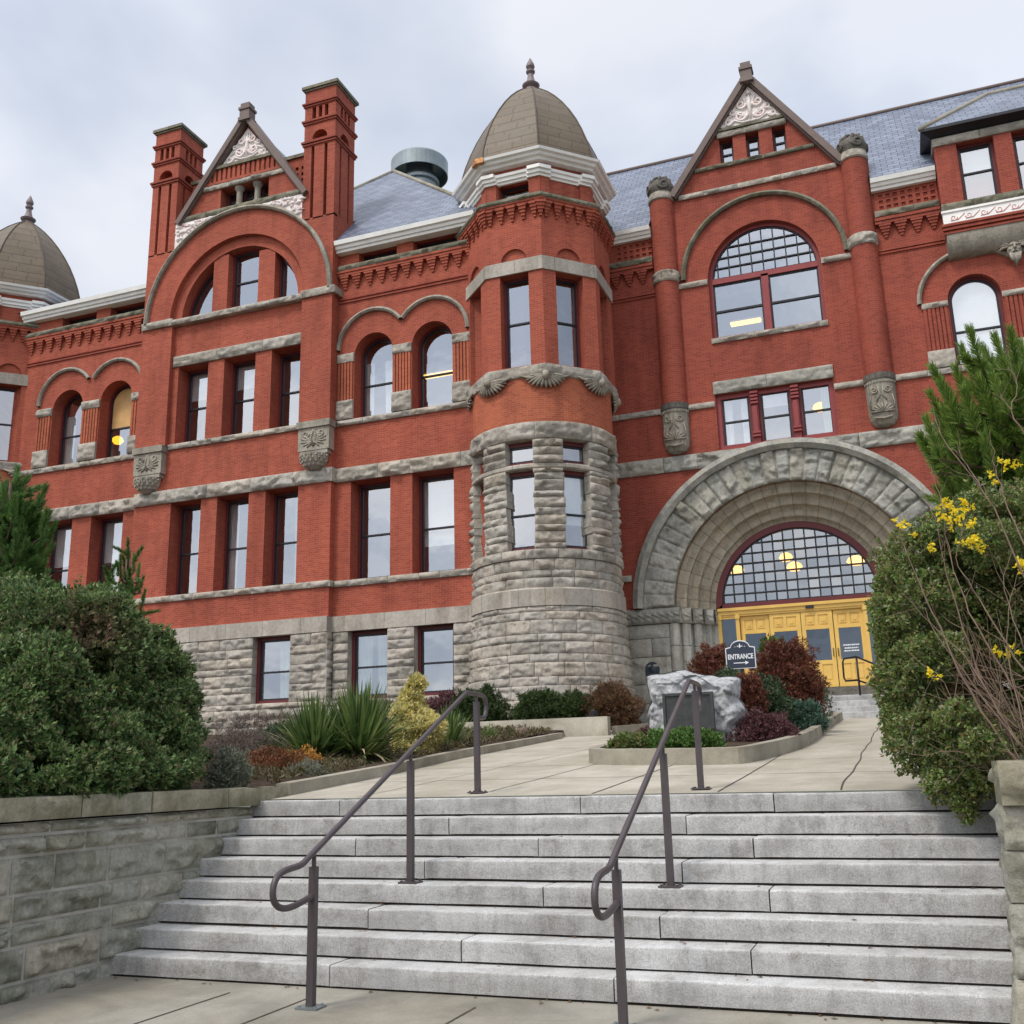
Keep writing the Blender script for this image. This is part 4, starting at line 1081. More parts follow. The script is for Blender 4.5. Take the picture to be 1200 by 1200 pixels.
# the great arch: hood, rock-faced voussoirs and stepped orders
hood(TC, AC, 5.13, 0, PI, 72, STONE_G, 2.4)
m = MB(); nv = 31
for k in range(nv):
    a0, a1 = PI * k / nv, PI * (k + 1) / nv
    T = lambda u, v, d, a0=a0: (AC[0] - math.cos(u / 4.4) * v, YC - .06 + d, AC[1] + math.sin(u / 4.4) * v)
    rock_block(m, T, a0 * 4.4, a1 * 4.4, 3.9, 5.0, bulge=rng.uniform(.10, .165), res=.05, joint=.02, jd=.02, edge=.035, seed=rng.uniform(0, 90), cf=1.5)
build(m, 'voussoirs', STONE_G)
m = MB(); arch_sweep(m, TC, AC, [(5.05, -.055), (3.9, -.055)], 0, PI, 48); build(m, 'voussoirs', STONE_G)
STEPS = [(3.9, -.09), (3.9, .20), (3.86, .27), (3.78, .30), (3.62, .30), (3.58, .33), (3.58, .56), (3.54, .63), (3.46, .66), (3.30, .66), (3.26, .69), (3.26, .92), (3.22, .99), (3.14, 1.02), (2.98, 1.02), (2.94, 1.05), (2.94, 1.26), (2.90, 1.30), (2.74, 1.31), (2.74, 1.5)]
m = MB(); arch_sweep(m, TC, AC, STEPS, 0, PI, 24 * 2)
build(m, 'arch_orders', STONE_ORD)
for s in (-1, 1):
    # piers below the springing: ashlar face, three clustered shafts, plain jamb
    m = MB(); P = lambda r_, d, z: (AC[0] + s * r_, YC + d, z)
    for (ra, da), (rb, db) in zip(STEPS, STEPS[1:]): m.face([P(ra, da, 2.2), P(rb, db, 2.2), P(rb, db, 6.3), P(ra, da, 6.3)])
    build(m, 'arch_pier', STONE_G)
    T = lambda u, v, d: (AC[0] + s * u, YC - .10 + d, v)
    m = MB(); v = 2.2
    while v < 6.19:
        h = min(rng.choice([.62, .78, .9]), 6.2 - v)
        if 6.2 - v - h < .3: h = 6.2 - v
        cut = rng.choice([None, 4.75]) 
        for a, b in ([(4.13, 5.58)] if cut is None else [(4.13, cut), (cut, 5.58)]): rock_block(m, T, a, b, v, v + h, bulge=.07, res=.09, joint=.022, edge=.03, seed=rng.uniform(0, 50), cf=1.6)
        v += h
    m.box(min(AC[0] + s * 3.95, AC[0] + s * 5.56), max(AC[0] + s * 3.95, AC[0] + s * 5.56), YC - .05, YC + .3, 2.2, 6.2)
    build(m, 'arch_pier', STONE_G)
    m = MB(); v = 2.2
    for h in (.8, .85, .75, .85, .76):
        for r_, d, q in ((3.98, .02, .17), (3.66, .36, .17), (3.34, .72, .17)):
            m.lathe([(q - .02, v + .005), (q, v + .03), (q, v + h - .03), (q - .02, v + h - .005)], (AC[0] + s * r_, YC + d), 14)
        v += h
    build(m, 'clustered_shafts', STONE_G, smooth=False)
    # carved impost following the steps
    m = MB()
    def carved(T, a, b, z0, z1):
        m.grid(lambda p, q: T(a + (b - a) * p, z0 + (z1 - z0) * q, -(.16 * math.sin(PI * min(1, q * 1.12)) ** .5) * (.25 + .55 * abs(math.sin((a + (b - a) * p) * 13 + 2.2 * math.sin(q * 7))) * (.5 + .5 * abs(math.sin(q * 9))) + .5 * abs(NZ((a + (b - a) * p) * 13, q * 6, 9)))), max(4, int((b - a) / .045)), 12)
    TT = lambda u, v, d: (AC[0] + s * u, YC - .16 + d, v)
    carved(TT, 3.74, 5.60, 6.22, 6.72)
    m.box(min(AC[0] + s * 3.74, AC[0] + s * 5.60), max(AC[0] + s * 3.74, AC[0] + s * 5.60), YC - .155, YC + .4, 6.22, 6.70)
    for r_, d in ((3.42, .20), (3.10, .56), (2.80, .92)):
        carved(lambda u, v, dd: (AC[0] + s * u, YC + d + dd, v), r_, r_ + .42, 6.22, 6.72)
        m.box(min(AC[0] + s * r_, AC[0] + s * (r_ + .5)), max(AC[0] + s * r_, AC[0] + s * (r_ + .5)), YC + d + .005, YC + d + .5, 6.22, 6.70)
        for k in range(1):
            m.grid(lambda p, q, d=d, r_=r_: (AC[0] + s * (r_ - .05 - .05 * abs(NZ(p * 5, q * 5, r_ * 3))), YC + d + .0 + .45 * p, 6.22 + .5 * q), 8, 8)
    build(m, 'carved_impost', STONE_G)
m = MB(); m.tbox(TC, -8.62, -8.4, 6.2, 6.75, -.1, .2); build(m, 'carved_impost', STONE_G)

# doorway screen
DT = flatT(35.2)
FAN = Op(AC[0] - 2.70, AC[0] + 2.70, 6.76, 6.80, True)
m = MB(); ring(m, DT, FAN, -.06, .15, -.10, .15, 48); fan = build(m, 'window', RED_TRIM)
fan.name = 'window'
m = MB(); ring(m, DT, FAN, .15, .19, -.03, .08, 48)
r0 = 2.54
for i in range(-7, 8):
    u = i * .355; h = math.sqrt(max(0, r0 ** 2 - u ** 2))
    if h > .15: m.tbox(DT, AC[0] + u - .022, AC[0] + u + .022, 6.9, 6.8 + h, -.035, .05)
for j in range(1, 8):
    v = 6.93 + j * .345 - .04; w = math.sqrt(max(0, r0 ** 2 - (v - 6.8) ** 2))
    if v < 6.8 + r0 - .1: m.tbox(DT, AC[0] - w, AC[0] + w, v - .022, v + .022, -.045, .05)
m.tbox(DT, AC[0] - 2.6, AC[0] + 2.6, 6.80, 6.91, -.06, .1)
m.build('sash', SASH, fan)
m = MB()
for i in range(-8, 8):
    for j in range(-1, 8):
        u0, u1, v0, v1 = AC[0] + i * .355, AC[0] + (i + 1) * .355, 6.89 + j * .345, 6.89 + (j + 1) * .345
        n4 = [(u, v) for u, v in ((u0, v0), (u1, v0), (u1, v1), (u0, v1))]
        if min((u - AC[0]) ** 2 + (v - 6.8) ** 2 for u, v in n4) < r0 ** 2 and j >= 0:
            tu, tv = rng.gauss(0, .012), rng.gauss(0, .012)
            pts = []
            for u, v in n4:
                q = math.hypot(u - AC[0], v - 6.8)
                if q > r0 + .03: u, v = AC[0] + (u - AC[0]) * (r0 + .03) / q, 6.8 + (v - 6.8) * (r0 + .03) / q
                pts.append(DT(u, v, .025 + (u - u0) * tu + (v - v0) * tv))
            m.face(pts)
m.build('pane', GLASS_F, fan)
m = MB()
m.tbox(DT, AC[0] - 2.72, AC[0] + 2.72, 6.66, 6.76, -.16, .1); m.tbox(DT, AC[0] - 2.72, AC[0] + 2.72, 6.54, 6.66, -.10, .1); m.tbox(DT, AC[0] - 2.72, AC[0] + 2.72, 6.47, 6.54, -.06, .1)
for a, b in ((-2.74, -2.62), (-2.14, -2.02), (1.98, 2.10), (2.62, 2.74)):
    m.tbox(DT, AC[0] + a, AC[0] + b, 3.95, 6.54, -.10, .1); m.tbox(DT, AC[0] + a - .02, AC[0] + b + .02, 6.38, 6.47, -.13, .1); m.tbox(DT, AC[0] + a - .02, AC[0] + b + .02, 3.95, 4.2, -.13, .1)
for a, b in ((-2.62, -2.14), (2.10, 2.62)):
    m.tbox(DT, AC[0] + a, AC[0] + b, 6.40, 6.47, -.04, .1); m.tbox(DT, AC[0] + a, AC[0] + b, 3.95, 4.62, -.03, .1)
frame = build(m, 'door_frame', YELLOW)
m = MB()
for a, b in ((-2.62, -2.14), (2.10, 2.62)):
    m = MB(); m.tbox(DT, AC[0] + a, AC[0] + b, 4.62, 6.40, .0, .02); m.build('sidelight_pane', GLASS_D, frame)
m = MB(); m.tbox(DT, -2.78, -2.52, 6.555, 6.64, -.15, -.09); m.build('transom_plate', SASH, frame)
def door(u0, u1, d, text=False):
    m = MB(); z0, z1 = 3.96, 6.46; T = lambda u, v, dd: DT(u, v, dd + d)
    st = .13
    m.tbox(T, u0, u0 + st, z0, z1, -.02, .04); m.tbox(T, u1 - st, u1, z0, z1, -.02, .04)
    for a, b in ((z0, z0 + .2), (4.70, 4.83), (5.86, 5.97), (z1 - .12, z1)): m.tbox(T, u0 + st, u1 - st, a, b, -.02, .04)
    c_ = (u0 + u1) / 2
    m.tbox(T, c_ - .045, c_ + .045, 5.97, z1 - .12, -.02, .04); m.tbox(T, c_ - .045, c_ + .045, z0 + .2, 4.70, -.02, .04)
    for a, b in ((u0 + st, c_ - .045), (c_ + .045, u1 - st)):
        m.tbox(T, a, b, 5.97, z1 - .12, .012, .035); m.tbox(T, a + .05, b - .05, 6.03, z1 - .18, -.012, .02); m.tbox(T, a + .1, b - .1, 6.10, z1 - .25, -.03, .0)
        m.tbox(T, a, b, z0 + .2, 4.70, .012, .035); m.tbox(T, a + .05, b - .05, z0 + .25, 4.65, -.010, .02)
    dr = build(m, 'door', YELLOW)
    m = MB(); m.tbox(T, u0 + st, u1 - st, 4.83, 5.86, .008, .022); m.build('pane', GLASS_D, dr)
    m = MB(); hx_ = u1 - .065 if not text else u0 + .065
    m.tube([T(hx_, 4.95, -.02), T(hx_, 4.95, -.08), T(hx_, 5.2, -.08), T(hx_, 5.2, -.02)], .014, 6); m.build('handle', BRONZE, dr)
    if text:
        for row, (w, z) in enumerate(((.50, 5.27), (.42, 5.17), (.46, 5.08))):
            u = c_ - w / 2; m = MB()
            while u < c_ + w / 2:
                q = rng.uniform(.03, .075); m.tbox(T, u, min(u + q, c_ + w / 2), z, z + .042, .004, .0075); u += q + .014
            m.build('lettering', SIGNW, dr)
door(-4.97, -4.02, .06); door(-4.00, -2.99, .0); door(-2.97, -1.97, .0); door(-1.95, -.99, .06, True)
m = MB(); m.tbox(DT, AC[0] - 2.8, AC[0] + 2.8, 3.42, 3.94, -.14, .3); build(m, 'threshold', STONE_DK)

# triple window above the arch
w3 = [Op(-4.90, -3.86, 12.02, 13.95), Op(-3.58, -2.52, 12.02, 13.95), Op(-2.24, -1.17, 12.02, 13.95)]
m = MB(); ring(m, TC, TRI, -.03, .15, .12, .34); build(m, 'window_surround', MULL)
for o in w3: window(TC, o, .20, rail=13.0, fw=.07, split=True)
for u in (-3.72, -2.38):
    m = MB(); m.tbox(TC, u - .11, u + .11, 11.95, 14.0, .02, .3); m.tbox(TC, u - .07, u + .07, 12.4, 13.4, -.05, .3)
    for z in (13.85, 13.72, 13.6, 13.48, 12.3, 12.42): m.tbox(TC, u - .13, u + .13, z, z + .07, -.08, .3)
    build(m, 'mullion', MULL)
m = MB(); rock_band(m, lambda u, v, d: TC(u, v, d - .08), -5.07, -1.07, 14.0, 14.46, 1.9, bulge=.10, res=.07, jd=.1); build(m, 'lintel', STONE_G)
# great round-headed window
m = MB(); ring(m, TC, BIG, -.02, .12, .22, .45, 40)
m.tbox(TC, BIG.u0 + .1, BIG.u1 - .1, 18.22, 18.42, .20, .4); m.tbox(TC, -3.15, -2.90, 16.08, 18.3, .20, .4); m.tbox(TC, -3.13, -2.92, 16.15, 17.9, .17, .25)
bw = build(m, 'window', MULL)
m = MB(); bc, br = ((BIG.u0 + BIG.u1) / 2, 18.32), 1.93 - .12
for a, b in ((BIG.u0 + .12, -3.15), (-2.90, BIG.u1 - .12)):
    ring(m, TC, Op(a, b, 16.16, 18.22), 0, .055, .27, .4); m.tbox(TC, a, b, 17.13, 17.2, .25, .4)
for k in range(24):
    a0, a1 = PI * k / 24, PI * (k + 1) / 24
    q = lambda r_, a, d: TC(bc[0] + r_ * math.cos(a), bc[1] + r_ * math.sin(a), d)
    m.face([q(br, a0, .27), q(br, a1, .27), q(br - .05, a1, .27), q(br - .05, a0, .27)])
for i in range(-4, 5):
    u = i * .40; h = math.sqrt(max(0, br ** 2 - u * u)); m.tbox(TC, bc[0] + u - .02, bc[0] + u + .02, 18.42, 18.32 + h, .25, .36)
for v in (18.83, 19.22, 19.61): w = math.sqrt(br ** 2 - (v - 18.32) ** 2); m.tbox(TC, bc[0] - w, bc[0] + w, v - .02, v + .02, .245, .36)
m.tbox(TC, bc[0] - br, bc[0] + br, 18.42, 18.46, .25, .36)
m.build('sash', SASH, bw)
m = MB(); m.face([TC(a, b, .31) for a, b in BIG.outline(.1, 40)]); m.build('pane', GLASS, bw)
m = MB(); rock_band(m, lambda u, v, d: TC(u, v, d - .05), -5.0, -1.06, 15.88, 16.08, 1.5, bulge=.08, res=.06, jd=.3); build(m, 'window_sill', STONE)
hood(TC, (-3.02, 18.46), 2.80, 0, PI, 48, STONE_MOSS, 1.15)
bandC(18.16, 18.37, [(-6.05, -4.98), (-1.08, -.05)], 'impost', STONE, 1.2, .08, .06)

# engaged round shafts with carved corbels and knobs
for cx in (-6.44, .33):
    c_ = (cx, YC)
    m = MB(); m.lathe([(.44, 13.75), (.44, 18.42)], c_, 20, -PI / 2, PI / 2); m.lathe([(.43, 18.85), (.43, 21.72)], c_, 20, -PI / 2, PI / 2); build(m, 'round_shaft', BRICK_DK)
    m = MB(); U = .5 * PI / 2 * 1.0
    rock_band(m, cylT(c_, .45), -.7, .7, 18.42, 18.86, .8, bulge=.09, res=.05, jd=.1); build(m, 'shaft_ring', STONE)
    m = MB(); rock_band(m, cylT(c_, .45), -.7, .7, 13.58, 13.80, 1.5, bulge=.06, res=.05, jd=.1); m.lathe([(.0, 13.58), (.49, 13.58), (.5, 13.62), (.5, 13.8), (.2, 13.82)], c_, 20, -PI / 2, PI / 2); build(m, 'corbel_cap', STONE_DK)
    m = MB(); m.lathe([(0, 12.02), (.16, 12.04), (.3, 12.10), (.41, 12.24), (.45, 12.42), (.47, 13.5), (.47, 13.58)], c_, 24, -PI / 2, PI / 2)
    T = cylT(c_, .475); P = lambda u, v: T(u, v, 0)
    for s in (-1, 1): carve_spiral(m, P, (s * .22, 13.22), .13, 1.4, s, .03)
    for s in (-1, 1):
        m.tube([P(s * .07, 13.3), P(s * .05, 13.0), P(s * .16, 12.84)], .025, 5); m.tube([P(s * .36, 13.05), P(s * .44, 12.8), P(s * .40, 12.6)], .028, 5)
    for k in range(9):
        a = R(-80 + 20 * k); m.tube([T(.02 * math.sin(a), 12.45, -.01), T(.22 * math.sin(a), 12.45 + .15 * math.cos(a), -.02), T(.42 * math.sin(a), 12.45 + .30 * math.cos(a), 0)], [.015, .035, .03], 5)
    m.tube([T(-.3, 12.3, 0), T(0, 12.22, -.01), T(.3, 12.3, 0)], .03, 5)
    for k in range(13): m.tbox(T, -.6 + k * .1 - .03, -.6 + k * .1 + .03, 13.46, 13.54, -.03, .02)
    build(m, 'carved_corbel', STONE_CV)
    m = MB(); m.lathe([(.44, 21.70), (.49, 21.74), (.49, 21.84), (.45, 22.02)], c_, 24); build(m, 'shaft_neck', STONE)
    m = MB()
    m.grid(lambda p, q: (lambda a, rr_: (c_[0] + rr_ * math.sin(a), c_[1] - rr_ * math.cos(a), 22.0 + .72 * q))(2 * PI * p, (.44 + .06 * math.sin(PI * min(1, q * 1.2))) * math.sqrt(max(0, 1 - q ** 3.2)) * (1 + .10 * abs(NZ(math.sin(2 * PI * p) * 3, math.cos(2 * PI * p) * 3, q * 4)))), 40, 14)
    P = lambda u, v: cylT(c_, .49)(u, v, 0)
    for a0 in (-.5, .2, .9, -1.2): carve_spiral(m, P, (a0, 22.28), .2, 1.3, 1 if a0 > 0 else -1, .05)
    for k in range(10):
        a = 2 * PI * k / 10; m.tube([(c_[0] + .44 * math.sin(a), c_[1] - .44 * math.cos(a), 22.35), (c_[0] + .36 * math.sin(a + .2), c_[1] - .36 * math.cos(a + .2), 22.6), (c_[0] + .12 * math.sin(a + .4), c_[1] - .12 * math.cos(a + .4), 22.76)], [.03, .07, .03], 5)
    build(m, 'carved_knob', STONE_DK)

# entrance gable
EA, EL, ER = (-2.98, 26.0), (-5.98, 21.78), (-.06, 21.78)
def ex(z):
    t = (z - EL[1]) / (EA[1] - EL[1]); return EL[0] + (EA[0] - EL[0]) * t, ER[0] + (EA[0] - ER[0]) * t
m = MB(); gw = [(-4.18, -3.69), (-3.23, -2.76), (-2.29, -1.82)]
trap(m, TC, ex, 21.75, 22.84); trap(m, TC, ex, 22.84, 23.82, 0, None, gw[0][0]); trap(m, TC, ex, 22.84, 23.82, 0, gw[2][1], None)
for a, b in ((gw[0][1], gw[1][0]), (gw[1][1], gw[2][0])): m.face([TC(a, 22.84, 0), TC(b, 22.84, 0), TC(b, 23.82, 0), TC(a, 23.82, 0)])
trap(m, TC, ex, 23.82, 25.98)
for a, b in gw:
    for u in (a, b): m.face([TC(u, 22.84, 0), TC(u, 22.84, .4), TC(u, 23.82, .4), TC(u, 23.82, 0)])
    m.face([TC(a, 23.82, 0), TC(b, 23.82, 0), TC(b, 23.82, .4), TC(a, 23.82, .4)])
build(m, 'gable_wall', BRICK_DK)
for a, b in gw: window(TC, Op(a, b, 22.86, 23.81), .30, rail=23.3, fw=.05, sw=.04)
for z0, z1, nm, mt in ((21.66, 21.86, 'string_course', STONE), (22.64, 22.80, 'sill_course', STONE_MOSS), (23.83, 24.06, 'lintel', STONE)):
    m = MB(); rock_band(m, lambda u, v, d: TC(u, v, d - .07), ex(max(z1, 21.8))[0] + .12, ex(max(z1, 21.8))[1] - .12, z0, z1, 1.2, bulge=.07, res=.06, jd=.1); build(m, nm, mt)
boxband(TC, ex(24.16)[0] + .1, ex(24.16)[1] - .1, 24.08, 24.16, -.12, .1, STONE_MOSS, 'ledge')
zb, zt, c0 = 24.19, 25.72, EA[0]
base, m, P = scroll_panel('tympanum', [(ex(zb)[0] + .14, zb), (ex(zb)[1] - .14, zb), (c0, zt)], [(c0 + s * x, z, rr_, s, tn, .07) for s in (-1, 1) for x, z, rr_, tn in ((.34, 24.55, .22, 1.4), (.30, 25.0, .19, 1.3), (.80, 24.40, .15, 1.2), (.62, 24.75, .14, 1.2), (1.02, 24.3, .09, 1.0))], TC, -.03)
m.tube([P(c0, 24.24), P(c0, 24.9), P(c0, 25.5)], [.05, .09, .03], 6)
for s in (-1, 1):
    m.tube([P(c0, 24.26), P(c0 + s * .3, 24.27), P(c0 + s * .6, 24.42), P(c0 + s * .95, 24.25)], [.06, .05, .05, .03], 6)
    m.tube([P(c0 + s * .05, 24.8), P(c0 + s * .2, 25.25), P(c0 + s * .08, 25.45)], [.06, .045, .03], 6)
    m.tube([P(c0 + s * .1, 24.4), P(c0 + s * .5, 24.68), P(c0 + s * .8, 24.58), P(c0 + s * 1.1, 24.24)], [.05, .06, .05, .03], 6)
m.tube([P(c0, 25.35), P(c0, 25.5)], [.1, .08], 8)
m.build('scrollwork', RELIEF, base)
coping(TC, EL, EA, .26, .28, .5); coping(TC, ER, EA, .26, .28, .5)
apex_block(EA[0], 33.66, 25.72, .48, .82)

# right bay: arched windows, corbel table, parapet and gutter
for i, o in enumerate(RAR): window(TC, o, .30, rail=15.02, blind=True)
def flutedC(a, b, n):
    m = MB(); p = (b - a) / n
    for i in range(n): m.tbox(TC, a + p * (i + .14), a + p * (i + .86), 14.36, 15.86, -.06, .02)
    build(m, 'fluted_pier', BRICK_DK)
    m = MB(); rock_band(m, lambda u, v, d: TC(u, v, d - .1), a - .03, b + .03, 13.78, 14.38, 2, bulge=.05, res=.07, jd=.1); build(m, 'pier_base', STONE)
    m = MB(); rock_band(m, lambda u, v, d: TC(u, v, d - .07), a - .03, b + .03, 15.86, 16.06, 2, bulge=.07, res=.05, jd=.1); build(m, 'pier_cap', STONE)
flutedC(1.90, 2.66, 6); flutedC(4.31, 5.26, 7); flutedC(6.92, 7.7, 6)
vA = math.acos(1.3 / 1.72)
hood(TC, (3.485, 16.05), 1.66, vA, PI, 32); hood(TC, (6.085, 16.05), 1.66, 0, PI - vA, 32)
corbels(TC, np.arange(1.08, 2.7, .5), 19.14, 18.66, .38, .17, mat=BRICK_DK)
corbels(TC, np.arange(-8.3, -6.9, .5), 19.14, 18.66, .38, .17, mat=BRICK_DK)
for a, b in ((.78, 2.83), (-9.5, -6.88)):
    m = MB(); m.tbox(TC, a, b, 19.14, 19.23, -.18, .02); m.tbox(TC, a, b, 19.25, 19.36, -.21, .02); build(m, 'string_course', BRICK_DK)
    m = MB(); m.tbox(TC, a, b, 18.09, 18.14, -.05, .01); m.tbox(TC, a, b, 18.2, 18.26, -.05, .01); build(m, 'string_course', BRICK_DK)
    m = MB(); rock_band(m, lambda u, v, d: TC(u, v, d - .18), a + .02, b, 19.40, 19.63, 1.2, bulge=.07, res=.06, jd=.2); build(m, 'ledge', STONE_MOSS)
    m = MB(); sweep(m, TC, a, b, [(.1, 20.38), (-.20, 20.38), (-.22, 20.47), (-.28, 20.49), (-.32, 20.58), (-.38, 20.61), (-.42, 20.76), (.1, 20.78)]); build(m, 'eave_cornice', WHITE)
# oriel dormer at the right edge
OX0, OX1 = 2.86, 9.2; OT = flatT(33.3)
m = MB(); wo = [Op(3.54, 4.66, 19.22, 21.32), Op(5.20, 6.32, 19.22, 21.32), Op(6.86, 7.98, 19.22, 21.32)]
wall_panel(m, OT, OX0, OX1, 18.1, 21.35, wo, .35); wall_panel(m, lambda u, v, d: (OX0 + d, 37 - u, v), 0, 3.7, 18.1, 21.9)
m.tbox(OT, OX0 - .03, OX1, 18.12, 18.2, -.05, .02); m.tbox(OT, OX0 - .06, OX1, 18.24, 18.34, -.09, .02); m.tbox(OT, OX0 - .09, OX1, 18.36, 18.45, -.13, .02)
orl = build(m, 'oriel_wall', BRICK_DK)
for o in wo: window(OT, o, .30, rail=20.3, blind=False)
m = MB(); m.grid(lambda p, q: (OX0 + .02 + (OX1 - OX0) * p, 33.8 - .52 * math.sin(PI / 2 * q), 17.42 + .70 * (1 - math.cos(PI / 2 * q))), 12, 10); m.face([(OX0 + .02, 33.8, 17.42)] + [(OX0 + .02, 33.8 - .52 * math.sin(PI / 2 * q), 17.42 + .70 * (1 - math.cos(PI / 2 * q))) for q in np.linspace(.1, 1, 10)] + [(OX0 + .02, 33.8, 18.12)]); build(m, 'oriel_corbel', STONE_CV)
m = MB(); m.tbox(OT, OX0 - .02, OX1, 18.47, 18.93, -.06, .03); m.tbox(OT, OX0 - .05, OX1 + .03, 18.86, 18.935, -.1, .03); base = build(m, 'relief_band', WHITE)
m = MB()
for k in range(14):
    x = OX0 + .3 + k * .45
    if x > OX1 - .2: break
    carve_spiral(m, lambda u, v: OT(u, v, -.063), (x, 18.66), .11, 1.2, 1 if k % 2 else -1, .018); m.tube([OT(x - .1, 18.56, -.065), OT(x + .12, 18.57, -.065), OT(x + .34, 18.76, -.065)], .016, 5)
m.build('scrollwork', PINK, base)
m = MB(); rock_band(m, lambda u, v, d: OT(u, v, d - .05), OX0 - .02, OX1, 18.95, 19.21, 1.3, bulge=.07, res=.06, jd=.3); build(m, 'sill_course', STONE_MOSS)
m = MB(); rock_band(m, lambda u, v, d: OT(u, v, d - .05), OX0 - .03, OX1, 21.34, 21.64, 1.8, bulge=.06, res=.07, jd=.3); m.box(OX0 - .04, OX0 + .3, 33.3, 35.5, 21.34, 21.64); build(m, 'lintel', STONE)
m = MB(); e0, e1, ey = OX0 - .36, OX1 + .36, 32.92
m.box(e0, e1, ey, 38, 21.79, 21.88); m.face([(e0, ey, 21.785), (e1, ey, 21.785), (e1, 33.32, 21.64), (OX0, 33.32, 21.64)]); m.face([(e0, ey, 21.785), (OX0, 33.32, 21.64), (OX0, 36, 21.64), (e0, 37, 21.785)])
build(m, 'oriel_eave', SASH)
m = MB(); hp, hq = (e0 + 2.42, 35.0, 23.95), (e1 - 2.42, 35.0, 23.95)
m.face([(e0, ey, 21.89), (e1, ey, 21.89), hq, hp]); m.face([(e0, 39.2, 21.89), (e0, ey, 21.89), hp, (hp[0], 39.2, 23.95)]); m.face([hp, hq, (hq[0], 39.2, 23.95), (hp[0], 39.2, 23.95)]); m.face([(e1, ey, 21.89), (e1, 39.2, 21.89), (hq[0], 39.2, 23.95), hq])
orf = build(m, 'oriel_roof', SLATE)
m = MB(); m.tube([(e0, ey, 21.89), hp], .09, 6); m.tube([(e1, ey, 21.89), hq], .09, 6); m.tube([hp, hq], .09, 6); m.build('hip_cap', CURBM, orf)
# carved bearded head between the two hood moulds
m = MB(); hc = (4.80, 33.62, 17.32)
m.grid(lambda p, q: (lambda a, b, k: (hc[0] + .22 * k * math.cos(b) * math.sin(a), hc[1] - .24 * math.cos(b) * math.cos(a) * k, hc[2] + .30 * math.sin(b)))(PI * (p - .5) * 1.6, PI * (q - .5), 1 + .08 * NZ(p * 7, q * 7, 2)), 20, 16)
m.tube([(hc[0], hc[1] - .22, hc[2] + .10), (hc[0], hc[1] - .30, hc[2] - .04)], [.03, .055], 7)
for s in (-1, 1):
    m.tube([(hc[0] + s * .03, hc[1] - .24, hc[2] + .11), (hc[0] + s * .18, hc[1] - .18, hc[2] + .13)], [.035, .025], 6)
    m.tube([(hc[0] + s * .02, hc[1] - .26, hc[2] - .10), (hc[0] + s * .16, hc[1] - .18, hc[2] - .16)], [.035, .02], 6)
    m.tube([(hc[0] + s * .12, hc[1] - .16, hc[2]), (hc[0] + s * .15, hc[1] - .18, hc[2] - .04)], .05, 6)
for k in range(13):
    a = R(-96 + 16 * k); m.tube([(hc[0] + .18 * math.sin(a), hc[1] - .12, hc[2] + .12 + .16 * math.cos(a)), (hc[0] + .34 * math.sin(a), hc[1] - .10, hc[2] + .12 + .30 * math.cos(a)), (hc[0] + .44 * math.sin(a), hc[1] - .02, hc[2] + .10 + .36 * math.cos(a))], [.03, .05, .02], 5)
for k in range(7):
    x = -.15 + .05 * k; m.tube([(hc[0] + x, hc[1] - .2, hc[2] - .16), (hc[0] + x * .8, hc[1] - .2, hc[2] - .38), (hc[0] + x * .25, hc[1] - .12, hc[2] - .62 + abs(x))], [.04, .04, .015], 5)
build(m, 'carved_head', STONE_CV)

# main roof, ridge, unseen sides
m = MB(); rz = lambda y: 20.76 + (y - 33.4) * 5.49 / 4.8
for a, b, y in ((-13, -6.88, 33.4), (-6.88, .78, 33.95), (.78, 2.84, 33.4), (2.84, 9.22, 36.2), (9.22, 15, 33.4)): m.face([(a, y, rz(y)), (b, y, rz(y)), (b, 38.2, 26.25), (a, 38.2, 26.25)])
m.face([(15, 43.0, 20.76), (-13, 43.0, 20.76), (-13, 38.2, 26.25), (15, 38.2, 26.25)])
m.face([(-13, 33.4, 20.76), (-13, 38.2, 26.25), (-13, 43, 20.76)]); m.face([(15, 33.4, 20.76), (15, 43, 20.76), (15, 38.2, 26.25)])
roof = build(m, 'roof', SLATE)
m = MB(); m.tube([(-13, 38.2, 26.27), (15, 38.2, 26.27)], .09, 6); m.build('ridge_cap', COPING, roof)
m = MB(); m.face([(EL[0] + .1, 34.0, 21.85), (EA[0], 34.0, 25.98), (EA[0], 38.0, 25.98), (EL[0] + .1, 34.3, 21.85)]); m.face([(ER[0] - .1, 34.0, 21.85), (EA[0], 34.0, 25.98), (EA[0], 38.0, 25.98), (ER[0] - .1, 34.3, 21.85)]); build(m, 'gable_roof', SLATE)
m = MB(); m.box(-38, 14, 43.0, 43.2, 1, 20.6); m.box(-38, -37.8, 31, 43, 1, 20.6); m.box(13.8, 14, 33.85, 43, 1, 20.6); build(m, 'rear_wall', BRICK)
m = MB()
for z in (6.9, 12.4, 19.2): m.box(-36, -12, 30.75, 43, z, z + .12); m.box(-10.5, 13.7, 35.4 if z < 10 else 34.5, 43, z, z + .12)
m.box(-36, 13.7, 38.5, 38.6, 2, 20); build(m, 'interior_floor', INTER)

